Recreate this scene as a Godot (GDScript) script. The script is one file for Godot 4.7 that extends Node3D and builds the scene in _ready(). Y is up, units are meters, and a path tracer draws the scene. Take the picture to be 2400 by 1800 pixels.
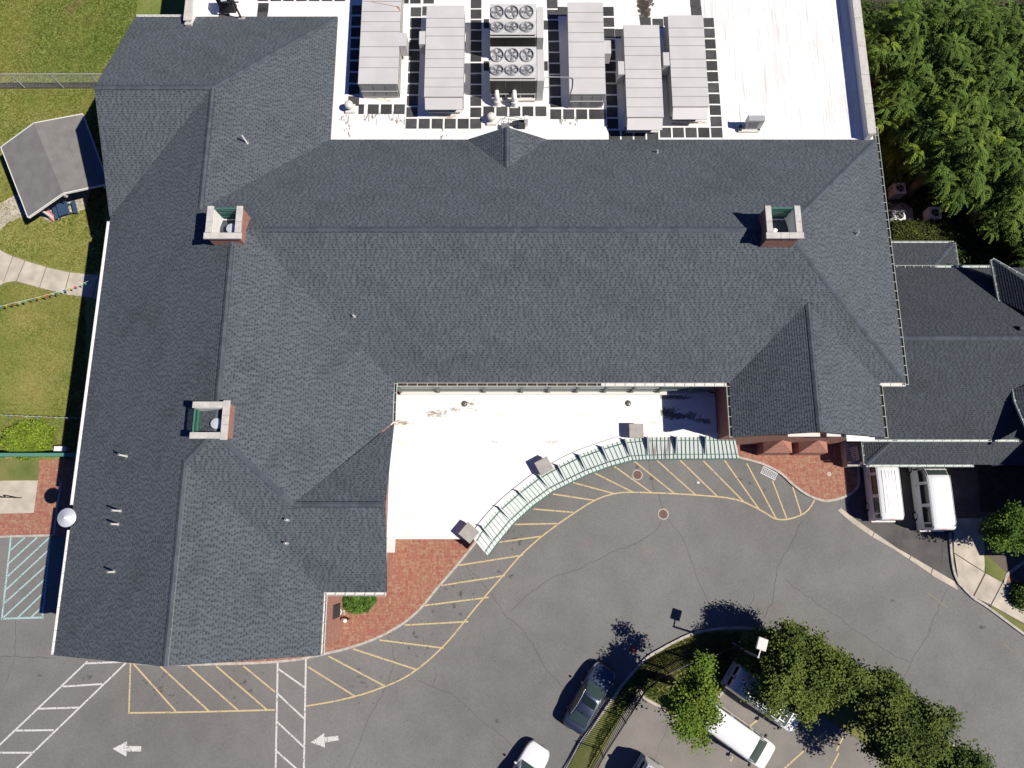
extends Node3D
# A drone's view of a brick school with slate grey shingle roofs, its plant deck,
# curved entrance canopy, forecourt, vans and trees.  Metres, y up, z to the south.

var used := {}
var M := {}
var rng := RandomNumberGenerator.new()
const SUN_SLOPE := Vector3(-0.785, -1.0, -0.235)

func _ready() -> void:
	rng.seed = 20240607
	# ---- camera, sky, sun, exposure
	var cam := Camera3D.new()
	cam.name = "camera"
	cam.fov = 56.82
	cam.near = 0.5
	cam.far = 600.0
	add_child(cam)
	cam.position = Vector3(0, 54, 0)
	cam.rotation = Vector3(-PI / 2 + deg_to_rad(12.3), 0, 0)
	cam.current = true
	var env := Environment.new()
	env.background_mode = Environment.BG_SKY
	var skm := ProceduralSkyMaterial.new()
	skm.sky_top_color = Color(0.17, 0.31, 0.61)
	skm.sky_horizon_color = Color(0.38, 0.54, 0.78)
	skm.sky_curve = 0.12
	skm.ground_horizon_color = Color(0.30, 0.33, 0.34)
	skm.ground_bottom_color = Color(0.16, 0.17, 0.15)
	var sky := Sky.new()
	sky.sky_material = skm
	env.sky = sky
	env.background_energy_multiplier = 0.5
	env.tonemap_mode = Environment.TONE_MAPPER_LINEAR
	env.tonemap_exposure = 1.24
	env.sdfgi_enabled = true
	env.ssao_enabled = true
	env.ssil_enabled = true
	var we := WorldEnvironment.new()
	we.name = "world_environment"
	we.environment = env
	add_child(we)
	var sun := DirectionalLight3D.new()
	sun.name = "sun"
	sun.light_energy = 1.6
	sun.light_color = Color(1.0, 0.972, 0.93)
	sun.light_angular_distance = 0.5
	sun.shadow_enabled = true
	add_child(sun)
	sun.look_at_from_position(Vector3.ZERO, SUN_SLOPE, Vector3.UP)

	make_materials()
	ground_works()
	school()
	entrance_canopy()
	annex()
	east_wing()
	roof_plant()
	street_things()
	vehicles()
	greenery()

# ------------------------------------------------------------------ helpers
func v(x: float, y: float) -> Vector2:
	return Vector2(x, y)

func numbered(called: String) -> String:
	if not used.has(called):
		used[called] = 0
		return called
	used[called] += 1
	return "%s_%03d" % [called, used[called]]

func thing(called: String, label: String, category: String, at := Vector3.ZERO, turn := 0.0, group := "") -> Node3D:
	var o := Node3D.new()
	o.name = numbered(called)
	add_child(o)
	o.position = at
	o.rotation.y = turn
	tag(o, label, category, group)
	return o

func tag(o: Node, label: String, category: String, group := "") -> void:
	o.set_meta("label", label)
	o.set_meta("category", category)
	if group != "":
		o.set_meta("group", group)

func part(parent: Node3D, called: String, mesh: Mesh, m: Material, label := "") -> MeshInstance3D:
	var o := MeshInstance3D.new()
	o.name = called
	o.mesh = mesh
	o.material_override = m
	parent.add_child(o, true)
	if label != "":
		o.set_meta("label", label)
	return o

# a part whose shape was written in world metres, under a thing that stands unturned at its base
func wpart(parent: Node3D, called: String, mesh: Mesh, m: Material, label := "") -> MeshInstance3D:
	var o := part(parent, called, mesh, m, label)
	var p := Vector3.ZERO
	var q: Node = parent
	while q is Node3D and q != self:
		p += (q as Node3D).position
		q = q.get_parent()
	o.position = -p
	return o

func group_node(parent: Node3D, called: String, at: Vector3) -> Node3D:
	var o := Node3D.new()
	o.name = called
	parent.add_child(o, true)
	o.position = at
	return o

func struct(called: String, mesh: Mesh, m: Material, kind := "structure") -> MeshInstance3D:
	var o := MeshInstance3D.new()
	o.name = numbered(called)
	o.mesh = mesh
	o.material_override = m
	add_child(o)
	o.set_meta("kind", kind)
	return o

func copy_thing(src: Node3D, called: String, label: String, at: Vector3, turn := 0.0) -> Node3D:
	var c: Node3D = src.duplicate()
	c.name = numbered(called)
	add_child(c)
	c.position = at
	c.rotation.y = turn
	c.set_meta("label", label)
	return c

# collects triangles; faces are given counter-clockwise as seen from outside
class MB:
	var p := PackedVector3Array()
	var n := PackedVector3Array()
	var c := PackedColorArray()
	var t := PackedVector2Array()
	var col := Color.WHITE
	var uvs := false

	func tri(a: Vector3, b: Vector3, d: Vector3) -> void:
		var g := (b - a).cross(d - a)
		if g.length_squared() < 1e-14:
			return
		g = g.normalized()
		p.append_array([a, d, b])
		n.append_array([g, g, g])
		c.append_array([col, col, col])
		t.append_array([Vector2(a.x, a.z), Vector2(d.x, d.z), Vector2(b.x, b.z)])

	func tri_n(a: Vector3, b: Vector3, d: Vector3, na: Vector3, nb: Vector3, nd: Vector3) -> void:
		p.append_array([a, d, b])
		n.append_array([na, nd, nb])
		c.append_array([col, col, col])
		t.append_array([Vector2(a.x, a.z), Vector2(d.x, d.z), Vector2(b.x, b.z)])

	func tri_uv(a: Vector3, b: Vector3, d: Vector3, ta: Vector2, tb: Vector2, td: Vector2) -> void:
		var g := (b - a).cross(d - a)
		if g.length_squared() < 1e-14:
			return
		g = g.normalized()
		uvs = true
		p.append_array([a, d, b])
		n.append_array([g, g, g])
		c.append_array([col, col, col])
		t.append_array([ta, td, tb])

	func quad(a: Vector3, b: Vector3, d: Vector3, e: Vector3) -> void:
		tri(a, b, d)
		tri(a, d, e)

	func box(ctr: Vector3, s: Vector3, b := Basis.IDENTITY) -> void:
		var h := s * 0.5
		var q := []
		for i in 8:
			q.append(ctr + b * Vector3(h.x if i & 1 else -h.x, h.y if i & 2 else -h.y, h.z if i & 4 else -h.z))
		quad(q[0], q[2], q[3], q[1])
		quad(q[4], q[5], q[7], q[6])
		quad(q[0], q[4], q[6], q[2])
		quad(q[1], q[3], q[7], q[5])
		quad(q[2], q[6], q[7], q[3])
		quad(q[0], q[1], q[5], q[4])

	# a box with its edges cut off by k
	func cbox(ctr: Vector3, s: Vector3, k: float, b := Basis.IDENTITY) -> void:
		var h := s * 0.5
		k = min(k, min(h.x, min(h.y, h.z)) * 0.9)
		var f := {}
		for sx in [-1, 1]:
			for sy in [-1, 1]:
				for sz in [-1, 1]:
					var sg := Vector3(sx, sy, sz)
					for ax in 3:
						var w := Vector3(h.x - k, h.y - k, h.z - k) * sg
						w[ax] = h[ax] * sg[ax]
						f[Vector4i(sx, sy, sz, ax)] = ctr + b * w
		for ax in 3:
			var a1 := (ax + 1) % 3
			var a2 := (ax + 2) % 3
			for sg in [-1, 1]:
				var r := []
				for uv in [[-1, -1], [1, -1], [1, 1], [-1, 1]]:
					var key := Vector4i(0, 0, 0, ax)
					key[ax] = sg
					key[a1] = uv[0]
					key[a2] = uv[1]
					r.append(f[key])
				if sg > 0:
					quad(r[0], r[1], r[2], r[3])
				else:
					quad(r[3], r[2], r[1], r[0])
			for s1 in [-1, 1]:
				for s2 in [-1, 1]:
					var k1 := Vector4i(0, 0, 0, a1)
					k1[ax] = -1
					k1[a1] = s1
					k1[a2] = s2
					var k2 := k1
					k2[3] = a2
					var k3 := k2
					k3[ax] = 1
					var k4 := k1
					k4[ax] = 1
					if s1 * s2 > 0:
						quad(f[k1], f[k2], f[k3], f[k4])
					else:
						quad(f[k4], f[k3], f[k2], f[k1])
		for sx in [-1, 1]:
			for sy in [-1, 1]:
				for sz in [-1, 1]:
					var a: Vector3 = f[Vector4i(sx, sy, sz, 0)]
					var d: Vector3 = f[Vector4i(sx, sy, sz, 1)]
					var e: Vector3 = f[Vector4i(sx, sy, sz, 2)]
					if sx * sy * sz > 0:
						tri(a, d, e)
					else:
						tri(a, e, d)

	func bar(a: Vector3, b: Vector3, w: float, h: float) -> void:
		var d := b - a
		var l := d.length()
		if l < 1e-4:
			return
		var z := d / l
		var up := Vector3.UP if absf(z.y) < 0.95 else Vector3.RIGHT
		var x := up.cross(z).normalized()
		var y := z.cross(x)
		box((a + b) * 0.5, Vector3(w, h, l), Basis(x, y, z))

	func prism(poly: Array, y0: float, y1: float) -> void:
		var pts := PackedVector2Array(poly)
		var area := 0.0
		for i in pts.size():
			area += pts[i].cross(pts[(i + 1) % pts.size()])
		if area > 0.0:
			pts.reverse()
		# now counter-clockwise as seen from above (x right, z towards the viewer)
		var ix := Geometry2D.triangulate_polygon(pts)
		for i in range(0, ix.size(), 3):
			var a := pts[ix[i]]
			var b := pts[ix[i + 1]]
			var d := pts[ix[i + 2]]
			if (b - a).cross(d - a) > 0.0:
				var w := b
				b = d
				d = w
			tri(Vector3(a.x, y1, a.y), Vector3(b.x, y1, b.y), Vector3(d.x, y1, d.y))
			if y1 - y0 > 0.0005:
				tri(Vector3(a.x, y0, a.y), Vector3(d.x, y0, d.y), Vector3(b.x, y0, b.y))
		if y1 - y0 > 0.0005:
			for i in pts.size():
				var a := pts[i]
				var b := pts[(i + 1) % pts.size()]
				quad(Vector3(a.x, y0, a.y), Vector3(b.x, y0, b.y), Vector3(b.x, y1, b.y), Vector3(a.x, y1, a.y))

	# a band of width w along a line of points, from y0 up to y1
	func ribbon(line: Array, w: float, y0: float, y1: float) -> void:
		var k := line.size()
		var l := []
		var r := []
		for i in k:
			var d0: Vector2 = (line[i] - line[max(i - 1, 0)])
			var d1: Vector2 = (line[min(i + 1, k - 1)] - line[i])
			var d := (d0.normalized() + d1.normalized()).normalized()
			var nn := Vector2(-d.y, d.x) * w * 0.5
			l.append(line[i] + nn)
			r.append(line[i] - nn)
		for i in k - 1:
			var a: Vector2 = l[i]
			var b: Vector2 = l[i + 1]
			var e: Vector2 = r[i + 1]
			var f: Vector2 = r[i]
			quad(Vector3(a.x, y1, a.y), Vector3(b.x, y1, b.y), Vector3(e.x, y1, e.y), Vector3(f.x, y1, f.y))
			if y1 - y0 > 0.0005:
				quad(Vector3(b.x, y0, b.y), Vector3(b.x, y1, b.y), Vector3(a.x, y1, a.y), Vector3(a.x, y0, a.y))
				quad(Vector3(f.x, y0, f.y), Vector3(f.x, y1, f.y), Vector3(e.x, y1, e.y), Vector3(e.x, y0, e.y))
		if y1 - y0 > 0.0005:
			var a: Vector2 = l[0]
			var f: Vector2 = r[0]
			quad(Vector3(a.x, y0, a.y), Vector3(a.x, y1, a.y), Vector3(f.x, y1, f.y), Vector3(f.x, y0, f.y))
			a = l[k - 1]
			f = r[k - 1]
			quad(Vector3(f.x, y0, f.y), Vector3(f.x, y1, f.y), Vector3(a.x, y1, a.y), Vector3(a.x, y0, a.y))

	# round bar through points, radius per point or one for all
	func tube(pts: Array, rad, sides := 8) -> void:
		var rings := []
		var nrm := []
		var x := Vector3.ZERO
		for i in pts.size():
			var d: Vector3 = (pts[min(i + 1, pts.size() - 1)] - pts[max(i - 1, 0)]).normalized()
			if i == 0:
				x = d.cross(Vector3.UP if absf(d.y) < 0.9 else Vector3.RIGHT).normalized()
			else:
				x = (x - d * x.dot(d)).normalized()
			var y := d.cross(x)
			var r: float = rad[i] if rad is Array else rad
			var ring := []
			var nn := []
			for s in sides:
				var an := TAU * s / sides
				var dir := x * cos(an) + y * sin(an)
				ring.append(pts[i] + dir * r)
				nn.append(dir)
			rings.append(ring)
			nrm.append(nn)
		for i in pts.size() - 1:
			for s in sides:
				var s2 := (s + 1) % sides
				tri_n(rings[i][s], rings[i][s2], rings[i + 1][s2], nrm[i][s], nrm[i][s2], nrm[i + 1][s2])
				tri_n(rings[i][s], rings[i + 1][s2], rings[i + 1][s], nrm[i][s], nrm[i + 1][s2], nrm[i + 1][s])
		for e in [0, pts.size() - 1]:
			for s in sides:
				var s2 := (s + 1) % sides
				if e == 0:
					tri(pts[e], rings[e][s2], rings[e][s])
				else:
					tri(pts[e], rings[e][s], rings[e][s2])

	# profile of (radius, height) turned about a vertical line through o
	func lathe(o: Vector3, prof: Array, sides := 20, b := Basis.IDENTITY) -> void:
		for i in prof.size() - 1:
			var q0: Vector2 = prof[i]
			var q1: Vector2 = prof[i + 1]
			for s in sides:
				var a0 := TAU * s / sides
				var a1 := TAU * (s + 1) / sides
				var e0 := Vector3(cos(a0), 0, sin(a0))
				var e1 := Vector3(cos(a1), 0, sin(a1))
				var A := o + b * (e0 * q0.x + Vector3.UP * q0.y)
				var B := o + b * (e1 * q0.x + Vector3.UP * q0.y)
				var C := o + b * (e1 * q1.x + Vector3.UP * q1.y)
				var D := o + b * (e0 * q1.x + Vector3.UP * q1.y)
				# rising profile shows its outside
				if q0.x > 1e-5:
					tri(A, C, B)
				if q1.x > 1e-5:
					tri(A, D, C)

	func mesh() -> ArrayMesh:
		var m := ArrayMesh.new()
		if p.is_empty():
			return m
		var arr := []
		arr.resize(Mesh.ARRAY_MAX)
		arr[Mesh.ARRAY_VERTEX] = p
		arr[Mesh.ARRAY_NORMAL] = n
		arr[Mesh.ARRAY_COLOR] = c
		arr[Mesh.ARRAY_TEX_UV] = t
		m.add_surface_from_arrays(Mesh.PRIMITIVE_TRIANGLES, arr)
		return m

func tube_mesh(pts: Array, rad, sides := 8) -> ArrayMesh:
	var b := MB.new()
	b.tube(pts, rad, sides)
	return b.mesh()

func prism_mesh(poly: Array, y0: float, y1: float) -> ArrayMesh:
	var b := MB.new()
	b.prism(poly, y0, y1)
	return b.mesh()

func ribbon_mesh(line: Array, w: float, y0: float, y1: float) -> ArrayMesh:
	var b := MB.new()
	b.ribbon(line, w, y0, y1)
	return b.mesh()

func box_mesh(ctr: Vector3, s: Vector3, k := 0.0) -> ArrayMesh:
	var b := MB.new()
	if k > 0.0:
		b.cbox(ctr, s, k)
	else:
		b.box(ctr, s)
	return b.mesh()

func smooth_line(line: Array, per := 6) -> Array:
	var o := []
	for i in line.size() - 1:
		var p0: Vector2 = line[max(i - 1, 0)]
		var p1: Vector2 = line[i]
		var p2: Vector2 = line[i + 1]
		var p3: Vector2 = line[min(i + 2, line.size() - 1)]
		for k in per:
			o.append(p1.cubic_interpolate(p2, p0, p3, float(k) / per))
	o.append(line[-1])
	return o

# ------------------------------------------------------------------ materials
func lin(r: float, g: float, b: float) -> Color:
	return Color(r, g, b).linear_to_srgb()

func plain(c: Color, rough := 0.8, metal := 0.0, spec := 0.5) -> StandardMaterial3D:
	var m := StandardMaterial3D.new()
	m.albedo_color = c.linear_to_srgb()
	m.roughness = rough
	m.metallic = metal
	m.metallic_specular = spec
	return m

func vcol(rough := 0.8) -> StandardMaterial3D:
	var m := StandardMaterial3D.new()
	m.vertex_color_use_as_albedo = true
	m.roughness = rough
	return m

func noise(sd: int, freq: float, oct := 4) -> FastNoiseLite:
	var f := FastNoiseLite.new()
	f.seed = sd
	f.noise_type = FastNoiseLite.TYPE_SIMPLEX_SMOOTH
	f.frequency = freq
	f.fractal_octaves = oct
	return f

# a seamless grain, mixed from two scales, as an image of multipliers around mid grey
func grain_tex(sd: int, base: Color, amp: float, coarse: float, size := 512) -> ImageTexture:
	var f1 := noise(sd, 0.006, 4).get_seamless_image(size, size)
	var r := RandomNumberGenerator.new()
	r.seed = sd
	var im := Image.create(size, size, false, Image.FORMAT_RGB8)
	for y in size:
		for x in size:
			var k := 1.0 + (f1.get_pixel(x, y).r - 0.5) * coarse + (r.randf() - 0.5) * amp
			im.set_pixel(x, y, Color(base.r * k, base.g * k, base.b * k).linear_to_srgb())
	im.generate_mipmaps()
	return ImageTexture.create_from_image(im)

# road paint chipped down to the asphalt here and there
func worn_paint(sd: int, base: Color) -> ImageTexture:
	var f1 := noise(sd, 0.05, 4).get_seamless_image(512, 512)
	var f2 := noise(sd + 5, 0.008, 3).get_seamless_image(512, 512)
	var r := RandomNumberGenerator.new()
	r.seed = sd
	var im := Image.create(512, 512, false, Image.FORMAT_RGB8)
	for y in 512:
		for x in 512:
			var wear := f1.get_pixel(x, y).r * 0.6 + f2.get_pixel(x, y).r * 0.4
			var c := base * (1.0 + (r.randf() - 0.5) * 0.2 + (f2.get_pixel(x, y).r - 0.5) * 0.3)
			if wear > 0.62:
				c = c.lerp(Color(0.16, 0.155, 0.145), 0.75)
			im.set_pixel(x, y, Color(c.r, c.g, c.b).linear_to_srgb())
	im.generate_mipmaps()
	return ImageTexture.create_from_image(im)

func tri_mat(tex: Texture2D, per_m: float, rough := 0.9, nrm: Texture2D = null) -> StandardMaterial3D:
	var m := StandardMaterial3D.new()
	m.albedo_texture = tex
	m.uv1_triplanar = true
	m.uv1_world_triplanar = true
	m.uv1_scale = Vector3.ONE * per_m
	m.roughness = rough
	if nrm:
		m.normal_enabled = true
		m.normal_texture = nrm
		m.normal_scale = 1.0
	return m

func uv_mat(tex: Texture2D, rough := 0.9) -> StandardMaterial3D:
	var m := StandardMaterial3D.new()
	m.albedo_texture = tex
	m.roughness = rough
	return m

func shingle_texture() -> ImageTexture:
	# 60 courses of laminated shingle in 9.6 m: uneven tabs, and in the gaps between them the
	# darker granules that such shingles carry below the course above
	var s := 960
	var im := Image.create(s, s, false, Image.FORMAT_RGB8)
	var r := RandomNumberGenerator.new()
	r.seed = 77
	for row in 60:
		var x := 0
		var hi := row % 2 == 0
		while x < s:
			var w := r.randi_range(8, 30) if hi else r.randi_range(6, 20)
			var k := r.randf_range(0.98, 1.24) if hi else r.randf_range(0.82, 1.02)
			var band := r.randf_range(0.42, 0.66)
			for px in range(x, min(x + w, s)):
				for y in 16:
					var g := 1.0 + (r.randf() - 0.5) * 0.3
					var kk := k * g
					if not hi and y < 8:
						kk *= band
					elif hi and y > 12:
						kk *= 1.12
					im.set_pixel(px, row * 16 + y, Color(0.070 * kk, 0.0825 * kk, 0.0975 * kk).linear_to_srgb())
			x += w
			hi = not hi
	im.generate_mipmaps()
	return ImageTexture.create_from_image(im)

# pale metal with brown rust running down between the seams
func stained_texture(x0: float, x1: float) -> ImageTexture:
	var im := Image.create(256, 64, false, Image.FORMAT_RGB8)
	var f := noise(88, 0.06, 3)
	for x in 256:
		for y in 64:
			var k := clampf(0.25 + f.get_noise_2d(x * 1.0, y * 0.12) * 1.5, 0.0, 0.85)
			im.set_pixel(x, y, Color(0.50, 0.55, 0.52).lerp(Color(0.10, 0.065, 0.045), k).linear_to_srgb())
	return ImageTexture.create_from_image(im)

func brick_images(sd: int, bw: int, bh: int, size: int, pal: Array, mortar: Color, joint: int, weave := false) -> Array:
	var im := Image.create(size, size, false, Image.FORMAT_RGB8)
	var hm := Image.create(size, size, false, Image.FORMAT_RGB8)
	var r := RandomNumberGenerator.new()
	r.seed = sd
	im.fill(mortar.linear_to_srgb())
	hm.fill(Color(0.2, 0.2, 0.2))
	if weave:
		# pairs of pavers laid crosswise in turn, batches of burnt and pale ones in drifts
		var fl := noise(sd, 0.012, 3).get_seamless_image(size, size)
		for cy in size / bw:
			for cx in size / bw:
				for half in 2:
					var k := clampf(fl.get_pixel(cx * bw, cy * bw).r + (r.randf() - 0.5) * 0.7, 0.0, 0.999)
					var c: Color = pal[int(k * pal.size())]
					var t := 0.92 + r.randf() * 0.16
					var lie := (cx + cy) % 2 == 0
					for a in range(joint, bh):
						for b in range(joint, bw):
							var x := cx * bw + (b if lie else a + half * bh)
							var y := cy * bw + (a + half * bh if lie else b)
							var g := t * (1.0 + (r.randf() - 0.5) * 0.2)
							im.set_pixel(x, y, Color(c.r * g, c.g * g, c.b * g).linear_to_srgb())
							hm.set_pixel(x, y, Color(0.8, 0.8, 0.8))
		im.generate_mipmaps()
		hm.bump_map_to_normal_map(3.0)
		hm.generate_mipmaps()
		return [ImageTexture.create_from_image(im), ImageTexture.create_from_image(hm)]
	var rows := size / bh
	for row in rows:
		var off := (bw / 2) * (row % 2)
		for k in size / bw:
			var c: Color = pal[r.randi_range(0, pal.size() - 1)]
			var t := 0.9 + r.randf() * 0.2
			for y in range(row * bh + joint, (row + 1) * bh):
				for x in range(k * bw + joint, (k + 1) * bw):
					var g := t * (1.0 + (r.randf() - 0.5) * 0.22)
					var xx := (x + off) % size
					im.set_pixel(xx, y, Color(c.r * g, c.g * g, c.b * g).linear_to_srgb())
					hm.set_pixel(xx, y, Color(0.8, 0.8, 0.8))
	im.generate_mipmaps()
	hm.bump_map_to_normal_map(3.0)
	hm.generate_mipmaps()
	return [ImageTexture.create_from_image(im), ImageTexture.create_from_image(hm)]

func make_materials() -> void:
	M.shingle = uv_mat(shingle_texture(), 0.95)
	M.shingle.vertex_color_use_as_albedo = true
	M.dark_shingle = M.shingle.duplicate()
	M.dark_shingle.albedo_color = Color(0.80, 0.81, 0.81)
	M.cap = [plain(Color(0.058, 0.070, 0.088), 0.95), plain(Color(0.066, 0.079, 0.098), 0.95), plain(Color(0.050, 0.061, 0.077), 0.95)]
	var wb := brick_images(5, 32, 11, 352, [Color(0.30, 0.105, 0.07), Color(0.34, 0.125, 0.085), Color(0.26, 0.085, 0.06), Color(0.36, 0.15, 0.10)], Color(0.34, 0.28, 0.24), 2)
	M.brick = tri_mat(wb[0], 1.0 / 2.35, 0.9, wb[1])
	var pv := brick_images(9, 32, 16, 960, [Color(0.30, 0.10, 0.078), Color(0.31, 0.115, 0.085), Color(0.32, 0.135, 0.092), Color(0.335, 0.155, 0.10), Color(0.35, 0.185, 0.115), Color(0.35, 0.21, 0.135)], Color(0.20, 0.14, 0.10), 2, true)
	M.paver = tri_mat(pv[0], 1.0 / 6.0, 0.92, pv[1])
	M.concrete = tri_mat(grain_tex(21, Color(0.43, 0.385, 0.315), 0.16, 0.42), 0.22, 0.9)
	M.kerb = tri_mat(grain_tex(22, Color(0.40, 0.37, 0.33), 0.3, 0.5), 0.6, 0.9)
	M.coping = tri_mat(grain_tex(23, Color(0.47, 0.45, 0.42), 0.12, 0.3), 0.5, 0.85)
	M.capstone = tri_mat(grain_tex(24, Color(0.33, 0.31, 0.29), 0.14, 0.3), 0.5, 0.85)
	M.soil = tri_mat(grain_tex(25, Color(0.045, 0.036, 0.024), 0.9, 0.9), 0.3, 1.0)
	M.drive = tri_mat(grain_tex(26, Color(0.085, 0.08, 0.076), 0.5, 0.5), 0.2, 0.95)
	M.oldroof = tri_mat(grain_tex(27, Color(0.168, 0.162, 0.156), 0.25, 0.35), 0.25, 0.95)
	M.pad = tri_mat(grain_tex(28, Color(0.042, 0.042, 0.044), 0.4, 0.5), 0.6, 0.95)
	M.rtu = tri_mat(grain_tex(29, Color(0.50, 0.49, 0.485), 0.05, 0.14), 0.12, 0.5)
	M.bark = tri_mat(grain_tex(30, Color(0.10, 0.075, 0.055), 0.7, 0.8), 0.7, 0.95)
	M.white = plain(Color(0.72, 0.72, 0.70), 0.5)
	M.dull_white = plain(Color(0.58, 0.57, 0.54), 0.6)
	M.black = plain(Color(0.012, 0.012, 0.013), 0.45)
	M.dark = plain(Color(0.03, 0.031, 0.033), 0.7)
	M.green = plain(Color(0.05, 0.155, 0.115), 0.5)
	M.frame_green = plain(Color(0.075, 0.125, 0.11), 0.5)
	M.dark_green = plain(Color(0.035, 0.12, 0.09), 0.5)
	M.pale_metal = plain(Color(0.45, 0.505, 0.475), 0.45)
	M.rib = plain(Color(0.34, 0.38, 0.365), 0.4)
	M.fin = plain(Color(0.50, 0.54, 0.53), 0.4)
	M.galv = plain(Color(0.42, 0.43, 0.44), 0.4, 0.25)
	M.bright = plain(Color(0.62, 0.64, 0.67), 0.3, 0.3)
	M.grey_metal = plain(Color(0.22, 0.225, 0.23), 0.45, 0.3)
	M.glass = plain(Color(0.012, 0.018, 0.018), 0.06, 0.0, 0.6)
	M.car_glass = plain(Color(0.035, 0.055, 0.048), 0.05, 0.0, 0.7)
	M.tyre = plain(Color(0.014, 0.014, 0.014), 0.85)
	M.yellow = tri_mat(worn_paint(31, Color(0.52, 0.405, 0.215)), 0.3, 0.85)
	M.line_white = tri_mat(worn_paint(32, Color(0.56, 0.555, 0.54)), 0.3, 0.85)
	M.line_blue = tri_mat(worn_paint(33, Color(0.33, 0.485, 0.49)), 0.3, 0.85)
	M.faded = tri_mat(worn_paint(36, Color(0.24, 0.215, 0.15)), 0.3, 0.9)
	M.crack = plain(Color(0.07, 0.067, 0.063), 1.0)
	M.red = plain(Color(0.42, 0.02, 0.015), 0.4)
	M.blue_coat = plain(Color(0.03, 0.062, 0.125), 0.55)
	M.iron = tri_mat(grain_tex(34, Color(0.13, 0.075, 0.06), 0.6, 0.5), 1.2, 0.7)

# ------------------------------------------------------------------ ground
# one picture in metres for a whole sheet: grain, wide patches and listed stains
func sheet_texture(sd: int, w: int, h: int, x0: float, z0: float, x1: float, z1: float, pal: Array, grain: float, freq: float, stains: Array) -> ImageTexture:
	var im := Image.create(w, h, false, Image.FORMAT_RGB8)
	var f := noise(sd, freq, 5)
	var f2 := noise(sd + 1, freq * 7.0, 3)
	var r := RandomNumberGenerator.new()
	r.seed = sd
	var a: Color = pal[0]
	var b: Color = pal[1]
	for y in h:
		var z := z0 + (z1 - z0) * y / h
		for x in w:
			var X := x0 + (x1 - x0) * x / w
			var k := clampf(0.5 + f.get_noise_2d(X, z) * 0.9 + f2.get_noise_2d(X, z) * 0.45, 0.0, 1.0)
			var g := 1.0 + (r.randf() - 0.5) * grain
			var c := a.lerp(b, k) * g
			im.set_pixel(x, y, c.linear_to_srgb())
	# each stain: centre, radius, colour, strength; ragged edge, broken inside
	for s in stains:
		var c0: Vector2 = s[0]
		var rad: Vector2 = s[1]
		var px := (x1 - x0) / w
		var pz := (z1 - z0) / h
		var fs := noise(int(absf(c0.x * 37.0) + absf(c0.y * 91.0)) + 3, 1.6 / minf(rad.x, rad.y) * 0.5, 4)
		for y in range(maxi(0, int((c0.y - rad.y * 1.5 - z0) / pz)), mini(h, int((c0.y + rad.y * 1.5 - z0) / pz) + 1)):
			for x in range(maxi(0, int((c0.x - rad.x * 1.5 - x0) / px)), mini(w, int((c0.x + rad.x * 1.5 - x0) / px) + 1)):
				var X := x0 + (x + 0.5) * px
				var z := z0 + (y + 0.5) * pz
				var q := Vector2((X - c0.x) / rad.x, (z - c0.y) / rad.y).length()
				if q + fs.get_noise_2d(X, z) * 0.9 < 0.85:
					var o := im.get_pixel(x, y)
					im.set_pixel(x, y, o.lerp((s[2] as Color).linear_to_srgb(), s[3] * (0.7 + 0.3 * r.randf())))
	im.generate_mipmaps()
	return ImageTexture.create_from_image(im)

# flat sheet whose texture spans the given metres
func map_sheet(poly: Array, y: float, x0: float, z0: float, x1: float, z1: float, thick := 0.0) -> ArrayMesh:
	var b := MB.new()
	b.prism(poly, y - thick, y)
	for i in b.t.size():
		b.t[i] = Vector2((b.p[i].x - x0) / (x1 - x0), (b.p[i].z - z0) / (z1 - z0))
	return b.mesh()

func line_part(parent: Node3D, called: String, line: Array, w: float, y: float, m: Material) -> void:
	wpart(parent, called, ribbon_mesh(line, w, y, y), m)

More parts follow.
